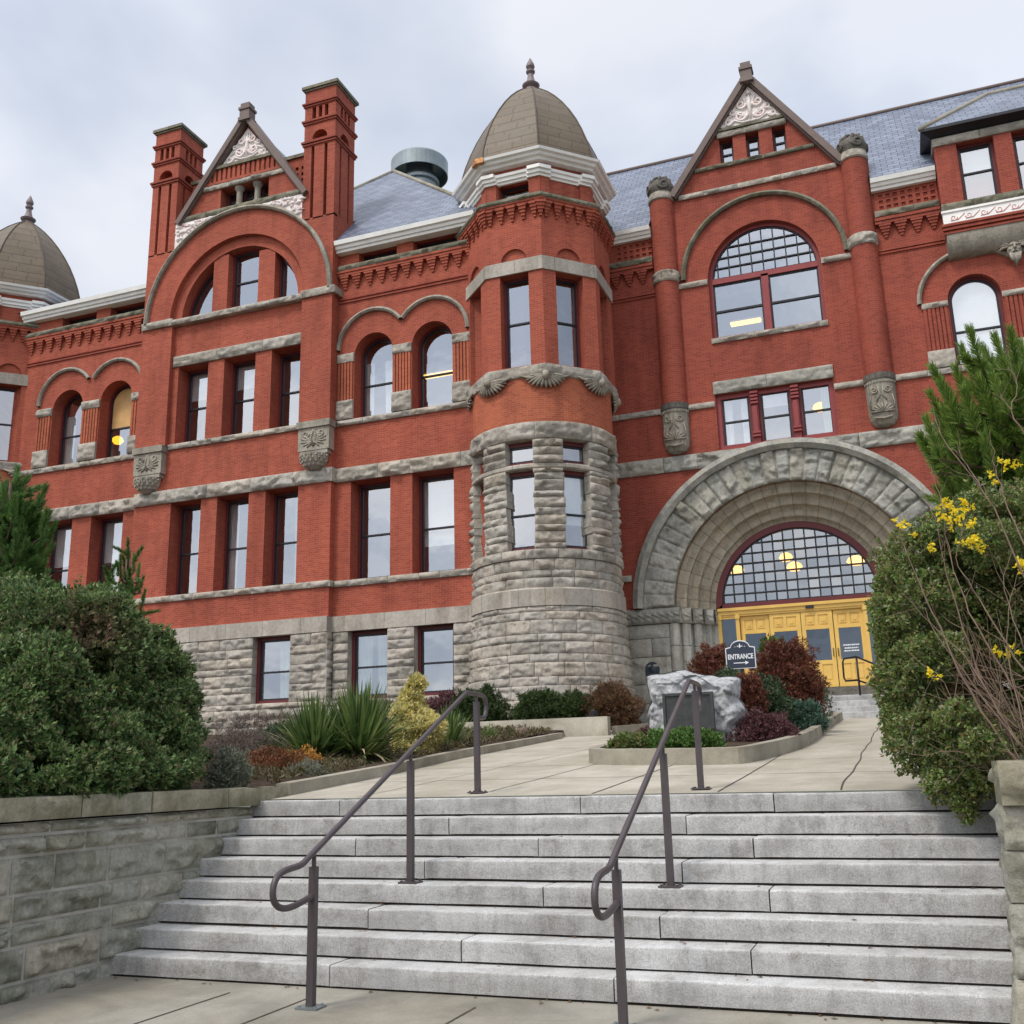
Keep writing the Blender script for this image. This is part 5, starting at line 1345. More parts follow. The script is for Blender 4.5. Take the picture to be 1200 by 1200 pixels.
# ------------------------------------------------------------------ front steps
def at(x, y, Y):
    """the point on the plane of depth Y seen at position (x, y) of the 1200-square photograph"""
    d = r2 * ((x - 600) / 1200) - u2 * ((y - 600) / 1200) + fwd
    return np.array([d.x * Y / d.y, Y, EYE[2] + d.z * Y / d.y])
ST = empty('stone_steps', (-2.9, 8.3, 0), 'broad flight of eight pale granite steps in front of the path', 'steps')
JN = {8: [-5.39, -4.59, -2.88, -1.15], 7: [-4.07, -1.86], 6: [-4.89, -3.10, -1.27], 5: [-4.05, -1.80], 4: [-2.87, -1.10], 3: [-4.29, -1.87], 2: [-3.34, -1.18], 1: [-4.31, -2.08]}
def granite_block(m, x0, x1, y0, y1, z0, z1, ch=.014):
    dy, dz = rng.uniform(-.006, .006), rng.uniform(-.003, .003); n = max(2, int((x1 - x0) / .07)); sd = rng.uniform(0, 99)
    prof = [(y0, z0), (y0, z0 + .05), (y0, (z0 + z1) / 2), (y0, z1 - ch), (y0 + ch * .35, z1 - ch * .3), (y0 + ch, z1), (y0 + .09, z1), (y1, z1)]
    def fn(p, q):
        x = x0 + (x1 - x0) * p; i = min(len(prof) - 1, int(round(q * (len(prof) - 1)))); y, z = prof[i]
        e_ = .003 if (p < .001 or p > .999) else 0
        chip = max(0, NZ(x * 6, sd, i * .3) - .33) * .035 if 2 < i < 6 else 0
        return (x, y + dy + .0035 * NZ(x * 3, i, sd) + e_ + chip, z + dz - e_ + .003 * NZ(x * 2.2, i * .2 + 5, sd) - chip * .5)
    m.grid(fn, n, len(prof) - 1)
    for x, s in ((x0, 0), (x1, 1)): m.face([(x, y + dy + .006, z + dz - .006) for y, z in prof] + [(x, y1, z0)])
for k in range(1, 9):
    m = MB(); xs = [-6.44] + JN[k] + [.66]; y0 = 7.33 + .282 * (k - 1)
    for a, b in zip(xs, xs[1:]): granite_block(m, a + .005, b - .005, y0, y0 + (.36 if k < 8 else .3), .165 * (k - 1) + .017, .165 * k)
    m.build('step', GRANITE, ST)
m = MB()
for k in range(1, 9): m.box(-6.42, .64, 7.375 + .282 * (k - 1), 9.55, .165 * (k - 1) - .06, .165 * (k - 1) + .15)
m.build('step_bed', JOINT, ST)

# fallen leaves and grit caught on the treads
m = MB()
for i in range(150):
    k = rng.randrange(0, 8); x = rng.uniform(-6.3, .5); y = 7.33 + .282 * k - rng.uniform(.01, .05) if rng.random() < .7 else 7.33 + .282 * k - rng.uniform(.05, .25)
    z = .165 * k + .004; a = rng.uniform(0, 6.28); l = rng.uniform(.008, .028); dx, dy = math.cos(a) * l, math.sin(a) * l
    if k == 0: y = 7.33 - rng.uniform(.01, .12)
    m.face([(x - dx, y - dy, z), (x + dy * .5, y - dx * .5, z + .006), (x + dx, y + dy, z + .003), (x - dy * .5, y + dx * .5, z + .008)])
tag(m.build('leaf_litter', mk_leaf('dead_leaf', [(.10, .05, .025), (.20, .09, .04), (.06, .045, .03), (.25, .13, .05)], .1)), kind='stuff')

# ------------------------------------------------------------------ retaining walls
LW = empty('retaining_wall', (-6.6, 4, 0), 'grey-green block retaining wall with stone cap left of the steps', 'wall')
T = lambda u, v, d: (-6.40 - d, u, v)
m = MB(); v = -.08
for h, w in ((.20, .62), (.25, .75), (.17, .9), (.2, .8), (.28, .6), (.15, .7), (.18, .85)):
    u = -2.0 + rng.uniform(-.4, 0); h = min(h, 1.27 - v)
    while u < 9.28:
        e_ = min(9.3, u + w * rng.uniform(.55, 1.4))
        if 9.3 - e_ < .25: e_ = 9.3
        if u > 4 or rng.random() < 2:
            rock_block(m, T, u, e_, v, v + h, bulge=rng.uniform(.03, .075), res=.024 if u > 4.5 else .12, joint=.026, jd=.04, edge=.03, cf=4.5, seed=rng.uniform(0, 99))
        u = e_
    v += h
m.build('stone_blocks', STONE_WALL, LW)
m = MB(); m.box(-6.9, -6.404, -2.2, 9.3, -.1, 1.262); m.build('mortar', MORTAR, LW)
m = MB(); u = -2.2
while u < 9.8:
    e_ = min(9.82, u + rng.uniform(.7, 1.25)); e_ = 9.82 if 9.82 - e_ < .4 else e_
    zt = 1.455 + rng.uniform(-.012, .012); dx = rng.uniform(-.015, .015)
    rock_block(m, lambda a, b, d: (-6.32 + dx - d, a, b), u, e_, 1.272, zt, bulge=.03, res=.04, joint=.014, jd=.5, edge=.03, seed=rng.uniform(0, 99))
    m.grid(lambda p, q: (-6.325 + dx - .62 * q, u + .007 + (e_ - u - .014) * p, zt - .006 + .008 * NZ(p * 4, q * 3, u)), 8, 6); u = e_
m.face([(-6.33, 9.815, 1.272), (-6.33, 9.815, 1.45), (-6.95, 9.815, 1.45), (-6.95, 9.815, 1.272)])
m.build('cap', STONE_CAP, LW)
RW = empty('retaining_wall', (.9, 8.4, 0), 'rough pale retaining wall with rounded cap under the overhanging shrub right of the steps', 'wall')
rwx = lambda y, v=1.3: y * .0632 - (1.3 - v) * .045
RY0 = 7.14
T = lambda u, v, d: (rwx(-u, v) + .03 + d, -u, v)
TF = lambda u, v, d: (u, RY0 + d, v)
m = MB()
for v0, v1 in ((-.1, .3), (.3, .72), (.72, 1.02), (1.02, 1.29)):
    u = -9.66
    while u < -RY0 - .01:
        e_ = min(-RY0, u + rng.uniform(.5, 1.0)); e_ = -RY0 if -RY0 - e_ < .25 else e_
        rock_block(m, T, u, e_, v0, v1, bulge=rng.uniform(.03, .06), res=.03, joint=.006, jd=.05, edge=.08, seed=rng.uniform(0, 99)); u = e_
    u = rwx(RY0, (v0 + v1) / 2) + .02
    while u < 6:
        e_ = u + rng.uniform(.5, .9); rock_block(m, TF, u, e_, v0, v1, bulge=rng.uniform(.03, .07), res=.03 if u < 1.5 else .12, joint=.012, jd=.05, edge=.05, seed=rng.uniform(0, 99)); u = e_
m.build('stone_blocks', STONE_WALL, RW)
m = MB(); m.obox(lambda a, b, c: (rwx(b, c) + a, b, c), .05, .6, RY0 + .02, 9.66, -.1, 1.28); m.box(.7, 6, RY0 + .022, 7.7, -.1, 1.27); m.build('mortar', CURBM, RW)
m = MB(); u = -9.72
while u < -RY0 + .04:
    e_ = min(-RY0 + .07, u + rng.uniform(.9, 1.4)); e_ = -RY0 + .07 if -RY0 - e_ < .4 else e_
    rock_block(m, lambda a, b, d: (rwx(-a) + .045 + d, -a, b), u, e_, 1.28, 1.56, bulge=.05, res=.03, joint=.02, jd=.5, edge=.10, seed=rng.uniform(0, 99))
    m.grid(lambda p, q: (rwx(-(u + .01 + (e_ - u - .02) * p)) + .05 + .6 * q, -(u + .01 + (e_ - u - .02) * p), 1.555 - .03 * (1 - min(1, q * 5)) ** 2), 6, 8); u = e_
rock_block(m, lambda a, b, d: (a, RY0 - .07 + d, b), rwx(RY0) + .02, 1.3, 1.28, 1.555, bulge=.06, res=.03, jd=.4, edge=.1, seed=7); rock_block(m, lambda a, b, d: (a, RY0 - .07 + d, b), 1.3, 6, 1.28, 1.555, bulge=.06, res=.1, jd=.4, edge=.1, seed=9)
m.face([(rwx(9.71) + .05, 9.715, 1.28), (1.1, 9.715, 1.28), (1.1, 9.715, 1.55), (rwx(9.71) + .05, 9.715, 1.53)]); m.face([(.52, RY0 - .06, 1.552), (6, RY0 - .06, 1.552), (6, 7.8, 1.552), (.58, 7.8, 1.552)])
m.build('cap', STONE_CAP, RW)

# ------------------------------------------------------------------ kerbs and planter
def kerb(pts, w, h, name, label, cat, sink=.12, closed=False):
    m = MB(); n = len(pts); P = [Vector((x, y)) for x, y in pts]; L, Rr = [], []
    for i, p in enumerate(P):
        a = P[i - 1] if (i or closed) else P[0]; b = P[(i + 1) % n] if (i < n - 1 or closed) else P[-1]
        d = (b - a).normalized(); q = Vector((-d.y, d.x)) * w / 2; L.append(p + q); Rr.append(p - q)
    for i in range(n if closed else n - 1):
        j = (i + 1) % n; z = lambda v: G(v.y)
        a, b, c_, d = Rr[i], Rr[j], L[j], L[i]; top = lambda v: (v.x, v.y, z(v) + h + .004 * NZ(v.x * 3, v.y * 3, 1)); bot = lambda v: (v.x, v.y, z(v) - sink)
        ins = .012
        m.face([bot(a), bot(b), top(b), top(a)]); m.face([top(a), top(b), top(c_), top(d)]); m.face([top(d), top(c_), bot(c_), bot(d)])
    if not closed:
        for i in (0, n - 1): m.face([(Rr[i].x, Rr[i].y, G(Rr[i].y) - sink), (Rr[i].x, Rr[i].y, G(Rr[i].y) + h), (L[i].x, L[i].y, G(L[i].y) + h), (L[i].x, L[i].y, G(L[i].y) - sink)])
    o = m.build(name, CURBM); return tag(o, label, cat)
ys = np.concatenate((np.arange(9.86, 22.9, .45), [23.2]))
kerb([(xl(y) + .02, y) for y in ys], .17, .13, 'concrete_kerb', 'long low concrete kerb between the left planting bed and the path', 'kerb')
m = MB(); m.grid(lambda p, q: [(-10.9 + 4.25 * p, 23.9, G(23.9) - .2), (-10.9 + 4.25 * p, 23.9, 2.76), (-10.9 + 4.25 * p, 24.16, 2.765), (-10.9 + 4.25 * p, 24.16, 2.2)][int(round(q * 3))], 12, 3)
m.face([(-6.65, 23.9, 2.0), (-6.65, 24.16, 2.0), (-6.65, 24.16, 2.765), (-6.65, 23.9, 2.76)])
tag(m.build('low_wall', CURBM), 'stained low concrete wall in front of the dwarf pines below the turret', 'wall')
kerb([(-6.6, 24.3), (-6.2, 25.2), (-5.9, 27), (-5.9, 29)], .16, .2, 'concrete_kerb', 'short concrete kerb beside the red-brown shrub at the foot of the turret', 'kerb')
pl = [(-4.16, 14.35), (-4.02, 13.85), (-3.7, 13.52), (-3.2, 13.34), (-2.6, 13.16), (-2.15, 13.08), (-1.95, 13.25), (-1.78, 14.2), (-1.62, 15.6), (-1.54, 17.4), (-1.56, 19.5), (-1.62, 22), (-1.68, 25), (-1.72, 28.6), (-1.9, 29.3), (-3.8, 29.3), (-4.5, 28.4), (-4.6, 24), (-4.5, 20), (-4.3, 16.5)]
def smooth_loop(p, n=4):
    out_ = []
    for i in range(len(p)):
        a, b, c_, d = [np.array(p[(i + k) % len(p)]) for k in (-1, 0, 1, 2)]
        for k in range(n):
            t = k / n; out_.append(tuple(.5 * (2 * b + (c_ - a) * t + (2 * a - 5 * b + 4 * c_ - d) * t * t + (-a + 3 * b - 3 * c_ + d) * t ** 3)))
    return out_
pls = smooth_loop(pl)
kerb(pls, .15, .20, 'planter_kerb', 'curved concrete kerb round the planted island with the boulder', 'kerb', closed=True)
m = MB(); cx_, cy_ = -3.0, 20.0
for (a, b), (c_, d) in zip(pls, pls[1:] + pls[:1]): m.face([(a, b, G(b) + .13), (c_, d, G(d) + .13), (cx_, cy_, G(cy_) + .17)])
tag(m.build('soil', SOIL), kind='structure')

# ------------------------------------------------------------------ handrails
def handrail(X, label):
    r_ = empty('handrail', (X, 8.2, 0), label, 'handrail', 'metal handrails on the front steps')
    pts = [(X, 6.70, .735), (X, 6.45, .695), (X, 6.30, .70), (X, 6.215, .745), (X, 6.19, .82), (X, 6.225, .895), (X, 6.32, .935), (X, 6.52, .955), (X, 6.60, .985)]
    slope = [(X, 6.60 + 2.88 * t, .985 + 1.335 * t) for t in (.04, .5, .97)]
    end = [(X, 9.50, 2.325), (X, 9.72, 2.325), (X, 9.92, 2.32), (X, 9.985, 2.285), (X, 10.01, 2.21), (X, 9.985, 2.13), (X, 9.92, 2.095), (X, 9.77, 2.095)]
    def cr(P_, n=5):
        P_ = [np.array(q) for q in P_]; C = []
        for i in range(len(P_) - 1):
            a, b, c_, d = P_[max(0, i - 1)], P_[i], P_[i + 1], P_[min(len(P_) - 1, i + 2)]
            for k in range(n):
                t = k / n; C.append(.5 * (2 * b + (c_ - a) * t + (2 * a - 5 * b + 4 * c_ - d) * t * t + (-a + 3 * b - 3 * c_ + d) * t ** 3))
        return C + [P_[-1]]
    m = MB(); m.tube(cr(pts) + slope + cr(end), .0225, 12); m.build('rail', RAILM, r_, smooth=True)
    for y, z0, z1 in ((6.70, 0.0, .93), (8.25, .66, 1.665), (9.75, 1.352, 2.25)):
        m = MB(); m.box(X - .026, X + .026, y - .026, y + .026, z0 + .012, z1); m.box(X - .012, X + .012, y - .012, y + .012, z1, z1 + .09); p = m.build('post', RAILM, r_)
        m = MB(); m.box(X - .085, X + .085, y - .07, y + .07, z0 + .002, z0 + .014)
        for sx in (-1, 1):
            for sy in (-1, 1): m.lathe([(.011, z0 + .014), (.011, z0 + .024), (0, z0 + .026)], (X + sx * .062, y + sy * .05), 6)
        m.build('base_plate', RAILM if y > 7 else GALV, p)
    return r_
handrail(-4.08, 'brown metal handrail with looped ends on the steps, nearer the left wall')
handrail(-1.85, 'brown metal handrail with looped ends in front of the boulder')
r_ = empty('handrail', (-1.4, 30.6, 3.4), 'black tubular handrail on the white steps before the yellow doors', 'handrail')
A = lambda x, y, Y: tuple(at(x, y, Y))
m = MB(); m.tube([A(1005, 797, 30.8), A(991, 798, 30.8), A(989, 794, 30.8), A(987.5, 776, 30.8), A(989, 772, 30.8), A(1003, 769.5, 30.7), A(1024, 778, 30.2), A(1048, 792, 29.8), A(1050, 800, 29.7)], .028, 8); m.tube([A(1005, 797, 30.8), A(1022, 803, 30.3), A(1040, 811, 29.8)], .026, 8); m.build('rail', BLACKM, r_)
for x, y, Y, yb in ((1003.5, 770, 30.7, 815), (1047, 792, 29.8, 838)):
    a, b = at(x, y, Y), at(x, yb, Y); m = MB(); m.tube([(a[0], a[1], b[2]), tuple(a)], .03, 8); m.build('post', BLACKM, r_)

# ------------------------------------------------------------------ steps and porch at the entrance
ES = empty('entrance_steps', (-1.8, 30.4, 2.7), 'short white stone steps leading up to the yellow entrance doors', 'steps')
for k in range(4):
    m = MB(); z0 = 2.72 + .175 * k
    for a, b in ((-4.4, -2.1), (-2.1, .3), (.3, 1.6)): granite_block(m, a + .004, b - .004, 30.0 + .30 * k, 35.0 if k == 3 else 30.5 + .3 * k, z0 - (.1 if k == 0 else 0), z0 + .175)
    m.build('step', GRANITE, ES)
m = MB(); m.box(-7.0, 1.4, 31.0, 35.3, 2.2, 3.36); m.box(-4.38, 1.58, 30.03, 31.2, 2.3, 2.88); m.build('landing', GRANITE, ES)

# ------------------------------------------------------------------ boulder with plaque
BO = empty('boulder', (-3.06, 16.0, 1.8), 'pale grey rough boulder with a dark plaque set in its face', 'boulder')
oc = (-3.06, 2.42)
ol = [(-3.79, 2.95), (-3.73, 2.97), (-3.5, 2.975), (-3.34, 3.0), (-3.16, 3.02), (-3.02, 2.96), (-2.85, 2.92), (-2.62, 2.88), (-2.36, 2.87), (-2.31, 2.84), (-2.33, 2.7), (-2.36, 2.55), (-2.26, 2.36), (-2.22, 2.25), (-2.34, 2.1), (-2.38, 1.75), (-3.0, 1.72), (-3.75, 1.75), (-3.74, 2.05), (-3.80, 2.3), (-3.72, 2.55), (-3.76, 2.75)]
angs = sorted([(math.atan2(v - oc[1], u - oc[0]), math.hypot(u - oc[0], v - oc[1])) for u, v in ol])
def orad(a): return float(np.interp(a, [x[0] for x in angs], [x[1] for x in angs], period=2 * PI))
m = MB()
def rockfn(p, q):
    a = 2 * PI * p - PI; ph = PI * q      # q: 0 front centre .. 1 back centre
    rr_ = orad(a) * min(1, math.sin(ph) ** .42 if 0 < ph < PI else 0); dpt = -.36 * (1 if q < .5 else -1) * (1 - abs(math.sin(ph)) ** 3) ** .6
    u, v = oc[0] + rr_ * math.cos(a), oc[1] + rr_ * math.sin(a)
    f = .20 - .13 * chisel(u, dpt * 2 + 3, v, 2.2) - .05 * chisel(u + 9, dpt * 4, v, 5.5) + abs(NZ(u * 2.6, dpt * 2, v * 2.6)) * .16 + .025 * NZ(u * 14, dpt * 9, v * 14)
    inside = max(0, 1 - max(abs(u + 3.07) / .44, abs(v - 2.37) / .32)) if q < .5 else 0
    f *= (1 - min(1, inside * 4) * .8)
    return (u, 16.0 + dpt + (f if q < .5 else -f) * (1 - .5 * math.sin(ph)) , v)
m.grid(rockfn, 150, 80)
m.build('rock', ROCKM, BO)
m = MB(); y = 15.60
m.box(-3.43, -2.71, y - .03, y + .25, 2.12, 2.62); pq = m.build('plaque', BRONZE, BO)
m = MB()
for a, b, c_, d in ((-3.45, -2.69, 2.60, 2.64), (-3.45, -2.69, 2.10, 2.14), (-3.45, -3.41, 2.14, 2.60), (-2.73, -2.69, 2.14, 2.60)): m.box(a, b, y - .055, y + .05, c_, d)
m.build('plaque_frame', BRONZE, pq)
# rounded plaque on the arch pier
m = MB(); T = flatT(33.64); pts = [(-7.98, 4.30), (-7.50, 4.30), (-7.50, 4.72)] + [(-7.74 + .24 * math.cos(PI * k / 12), 4.72 + .24 * math.sin(PI * k / 12)) for k in range(1, 12)] + [(-7.98, 4.72)]
m.face([T(a, b, 0) for a, b in pts])
for (a, b), (c_, d) in zip(pts, pts[1:] + pts[:1]): m.face([T(a, b, 0), T(c_, d, 0), T(c_, d, .1), T(a, b, .1)])
m.grid(lambda p, q: (-7.74 + .13 * (1 - q) * math.cos(2 * PI * p), 33.64 - .04 * math.sin(PI / 2 * q), 4.72 + .13 * (1 - q) * math.sin(2 * PI * p)), 20, 5)
for z in (4.38, 4.45, 4.52): m.tbox(T, -7.9, -7.58, z, z + .025, -.008, .02)
tag(m.build('wall_plaque', BLUEP, None, origin=(-7.74, 33.64, 4.3)), 'dark blue plaque with rounded top on the stone pier left of the arch', 'plaque')

# ------------------------------------------------------------------ entrance sign
SG = empty('entrance_sign', (-2.72, 19.0, 1.98), 'navy sign reading ENTRANCE with a white arrow behind the boulder', 'sign')
sx, syy, sz0 = -2.725, 19.0, 3.27
def sign_outline(g):
    w = .255 + g; pts = [(-w, -g), (w, -g), (w, .36 + g)]
    pts += [(.175 + g * .6, .375 + g)] + [((.165 + g * .7) * math.cos(a), .375 + (.115 + g) * math.sin(a) + g * .2) for a in np.linspace(.12, PI - .12, 14)] + [(-.175 - g * .6, .375 + g), (-w, .36 + g)]
    return pts
def plate(pts, y0, y1, mat, name, parent):
    m = MB(); f = [(sx + a, y0, sz0 + b) for a, b in pts]; b_ = [(sx + a, y1, sz0 + b) for a, b in pts]
    m.face(f); m.face(b_[::-1])
    for i in range(len(pts)): j = (i + 1) % len(pts); m.face([f[i], f[j], b_[j], b_[i]])
    return m.build(name, mat, parent)
plate(sign_outline(.012), 18.985, 19.015, SIGNW, 'border', SG)
brd = plate(sign_outline(-.004), 18.979, 18.984, SIGNB, 'board', SG)
def text_obj(txt, size, u, v, y, mat, parent, name='lettering', width=None):
    cu = bpy.data.curves.new('lettering', 'FONT'); cu.body = txt; cu.size = size; cu.align_x = 'CENTER'; cu.extrude = .002; cu.offset = .0035
    o = bpy.data.objects.new('tmp', cu); COL.objects.link(o)
    dg = bpy.context.evaluated_depsgraph_get(); me = bpy.data.meshes.new_from_object(o.evaluated_get(dg))
    bpy.data.objects.remove(o); bpy.data.curves.remove(cu)
    off = rootloc(parent); k = 1.0
    if width:
        xs = [vv.co.x for vv in me.vertices]; k = width / (max(xs) - min(xs))
    for vv in me.vertices:
        x, yy, zz = vv.co; vv.co = (u + x * k - off[0], y - zz - off[1], v + yy - off[2])
    me.materials.append(mat); t = bpy.data.objects.new(name, me); COL.objects.link(t); t.parent = parent; return t
text_obj('ENTRANCE', .125, sx, sz0 + .165, 18.974, SIGNW, SG, width=.455)
m = MB(); m.box(sx - .13, sx + .09, 18.973, 18.978, sz0 + .085, sz0 + .10); m.face([(sx + .08, 18.974, sz0 + .057), (sx + .145, 18.974, sz0 + .0925), (sx + .08, 18.974, sz0 + .128)]); m.build('arrow', SIGNW, SG)
m = MB(); q = lambda a, b: (sx + a, 18.975, sz0 + b)
m.face([q(-.02, .385), q(.02, .385), q(.012, .415), q(.0, .45), q(-.012, .415)]); m.face([q(0, .36), q(.018, .385), q(-.018, .385)])
for s in (-1, 1): m.face([q(s * .02, .392), q(s * .05, .408), q(s * .045, .382)]); m.face([q(s * .065, .385), q(s * .10, .395), q(s * .10, .383)])
m.build('emblem', SIGNW, SG)
m = MB(); m.box(sx - .03, sx + .03, 19.02, 19.08, 1.9, 3.6); m.build('post', SIGNB, SG)

# small things in the beds
m = MB(); c_ = (-7.03, 24.05); m.lathe([(.0, 2.74), (.09, 2.75), (.11, 2.80), (.10, 2.88), (.05, 2.93), (0, 2.945)], c_, 14); m.box(-7.09, -6.97, 23.9, 24.0, 2.77, 2.9)
tag(m.build('garden_light', BLACKM, None, origin=(-7.03, 24.05, 2.74)), 'small dark bullet light on the end of the low wall', 'light')
m = MB(); m.grid(lambda p, q: (lambda a, b: (-7.95 + .17 * math.cos(b) * math.cos(a) * (1 + .3 * NZ(p * 5, q * 4, 1)), 21.6 + .14 * math.cos(b) * math.sin(a), G(21.6) + .20 + .13 * math.sin(b) * (1 + .3 * NZ(p * 4, q * 6, 7))))(2 * PI * p, PI * (q - .5)), 18, 10)
tag(m.build('stone', mk_stone('brown_stone', (.14, .1, .075), (.22, .17, .13), (.6, .6, .6)), None, origin=(-7.95, 21.6, G(21.6) + .1)), 'small brown stone in the bed by the kerb below the low wall', 'stone')
m = MB(); p = at(305, 872, 19); m.box(p[0] - .006, p[0] + .006, 19, 19.01, p[2] - .25, p[2] + .13); fl = MB(); fl.face([(p[0], 18.995, p[2] + .13), (p[0] + .13, 18.99, p[2] + .06), (p[0], 18.995, p[2] - .06)]); fl.face([(p[0] - .05, 19.02, p[2] + .10), (p[0] + .08, 19.03, p[2] - .04), (p[0] - .04, 19.02, p[2] - .08)])
fr = empty('marker_flag', (p[0], 19, p[2] - .25), 'tiny red marker flag among the brown stems below the left windows', 'flag'); m.build('stake', GALV, fr); fl.build('flag', FLAGM, fr)

# ------------------------------------------------------------------ lamps seen through the glass
def globe(x, y, Y, rx, rz, label, group=None):
    p = at(x, y, Y); r_ = empty('pendant_lamp', tuple(p), label, 'lamp', group)
    m = MB(); m.lathe([(0, p[2] - rz), (rx * .6, p[2] - rz * .85), (rx, p[2] - rz * .1), (rx * .8, p[2] + rz * .55), (rx * .3, p[2] + rz)], (p[0], p[1]), 16); m.build('globe', LAMP, r_, smooth=True)
    m = MB(); m.lathe([(rx * .3, p[2] + rz), (rx * .22, p[2] + rz * 1.5), (.02, p[2] + rz * 1.7), (.02, p[2] + 1.3)], (p[0], p[1]), 8); m.build('stem', SASH, r_)
gp = 'glowing globe lamps behind the fanlight'
globe(863, 668, 36.6, .28, .17, 'yellow globe lamp behind the fanlight, leftmost of its four', gp)
globe(921, 653, 37.6, .25, .17, 'yellow globe lamp behind the fanlight, upper one of the middle pair', gp)
globe(931, 664, 36.6, .28, .17, 'yellow globe lamp behind the fanlight, lower one of the middle pair', gp)
globe(1003, 657, 36.6, .32, .17, 'yellow globe lamp behind the fanlight, at its right-hand rim', gp)
globe(850, 513, 35.6, .25, .18, 'yellow globe lamp low in the left window of the triple window above the arch')
globe(961, 477, 35.4, .26, .16, 'cream globe lamp high in the right window of the triple window above the arch')
globe(138, 516, 31.6, .24, .17, 'yellow globe lamp below the boarded pane of the arched window by the left turret')
def strip(x0, y0, x1, y1, Y, label):
    a, b = at(x0, y0, Y), at(x1, y1, Y); r_ = empty('ceiling_lamp', tuple((a + b) / 2), label, 'lamp', 'fluorescent ceiling lamps behind windows')
    z = (a[2] + b[2]) / 2; m = MB(); m.box(a[0], b[0], Y, Y + .22, z - .06, z + .03); m.build('tube', TUBE, r_)
    m = MB(); m.box(a[0] - .03, b[0] + .03, Y - .04, Y + .26, z + .032, z + .09); m.build('housing', WHITE, r_)
strip(856, 380, 891, 372, 35.5, 'fluorescent lamp in the great round-headed window of the entrance gable')
strip(496, 441, 531, 434, 32.0, 'fluorescent lamp in the arched window beside the domed right turret')
strip(277, 434, 300, 430, 31.6, 'fluorescent lamp at the head of the middle window of the gabled bay')

# ------------------------------------------------------------------ plants
def unit(v): return v / np.maximum(1e-9, np.linalg.norm(v, axis=-1, keepdims=True))
def wob(P, f, ph=0.0):
    """cheap smooth pseudo-noise in -1..1"""
    x, y, z = P[:, 0] * f, P[:, 1] * f, P[:, 2] * f
    return (np.sin(x * 1.7 + 1.3 * np.sin(y * 1.1 + ph) + ph) + np.sin(y * 1.9 + 1.2 * np.sin(z * 1.3 + ph * 2)) + np.sin(z * 2.1 + 1.4 * np.sin(x * .9 + ph * 3))) / 3
def blob_pts(blobs, n, bump=.12, bf=2.2, depth=.25, zmin=None, gap=None, gf=3.0):
    """points spread through the outer shell of a union of ellipsoids, with outward directions"""
    B = np.array(blobs, float); w = (B[:, 3] * B[:, 4] + B[:, 4] * B[:, 5] + B[:, 3] * B[:, 5]); w /= w.sum()
    out_p, out_d = [], []; have = 0
    while have < n:
        k = nrg.choice(len(B), n, p=w); d = unit(nrg.normal(size=(n, 3)))
        c, r_ = B[k, :3], B[k, 3:6]
        f = 1 + bump * wob(d * r_ + c, bf, 1.0) + bump * .6 * wob(d * r_ + c, bf * 2.7, 4.0) - depth * nrg.random(n) ** 2.2 + np.where(nrg.random(n) < .03, nrg.random(n) * .13, 0)
        P = c + d * r_ * f[:, None]; N = unit(d / r_)
        ok = np.ones(n, bool)
        for q in B:
            e = (((P - q[:3]) / q[3:6]) ** 2).sum(1); ok &= e > (1 - depth * 1.3) ** 2 * .93
        if zmin is not None: ok &= P[:, 2] > (zmin(P) if callable(zmin) else zmin)
        if gap is not None: ok &= wob(P, gf, 9.0) > gap
        out_p.append(P[ok]); out_d.append(N[ok]); have += ok.sum()
    return np.concatenate(out_p)[:n], np.concatenate(out_d)[:n]
def leaf_quads(P, D, L, W, fold=.15):
    n = len(P); L = np.broadcast_to(L, n)[:, None]; W = np.broadcast_to(W, n)[:, None]
    D = unit(D); S = unit(np.cross(D, nrg.normal(size=(n, 3)))); Nn = np.cross(D, S)
    V = np.stack([P, P + D * L * .5 + S * W * .5 + Nn * L * fold, P + D * L, P + D * L * .5 - S * W * .5 + Nn * L * fold], 1).reshape(-1, 3)
    return V, np.arange(4 * n).reshape(n, 4)
def sprigs(P, N, k, L, W, stem=.05, upb=.35, spread=.9, jit=.35):
    """rosettes of k leaves at each tip"""
    n = len(P); ax = unit(N + np.array([0, 0, upb]) + nrg.normal(size=(n, 3)) * jit)
    PP = np.repeat(P, k, 0); A = np.repeat(ax, k, 0); m = n * k
    side = unit(np.cross(A, nrg.normal(size=(m, 3)))); t = nrg.random((m, 1))
    D = A * (.35 + .55 * t) + side * spread * (1.1 - .6 * t)
    base = PP - A * stem * (1 - t)
    return leaf_quads(base, D, L * nrg.uniform(.7, 1.25, m), W * nrg.uniform(.75, 1.2, m))
def stems_mesh(name, root, ends, base, mat, r0=.02, n=4, spread=.2, mid=.4):
    m = MB()
    for e_ in ends:
        b = np.array(base) + nrg.normal(size=3) * np.array([spread, spread, 0]); c = b + (e_ - b) * mid + nrg.normal(size=3) * .06
        m.tube([b, c, e_], [r0, r0 * .7, r0 * .3], n, False)
    return m.build(name, mat, root)
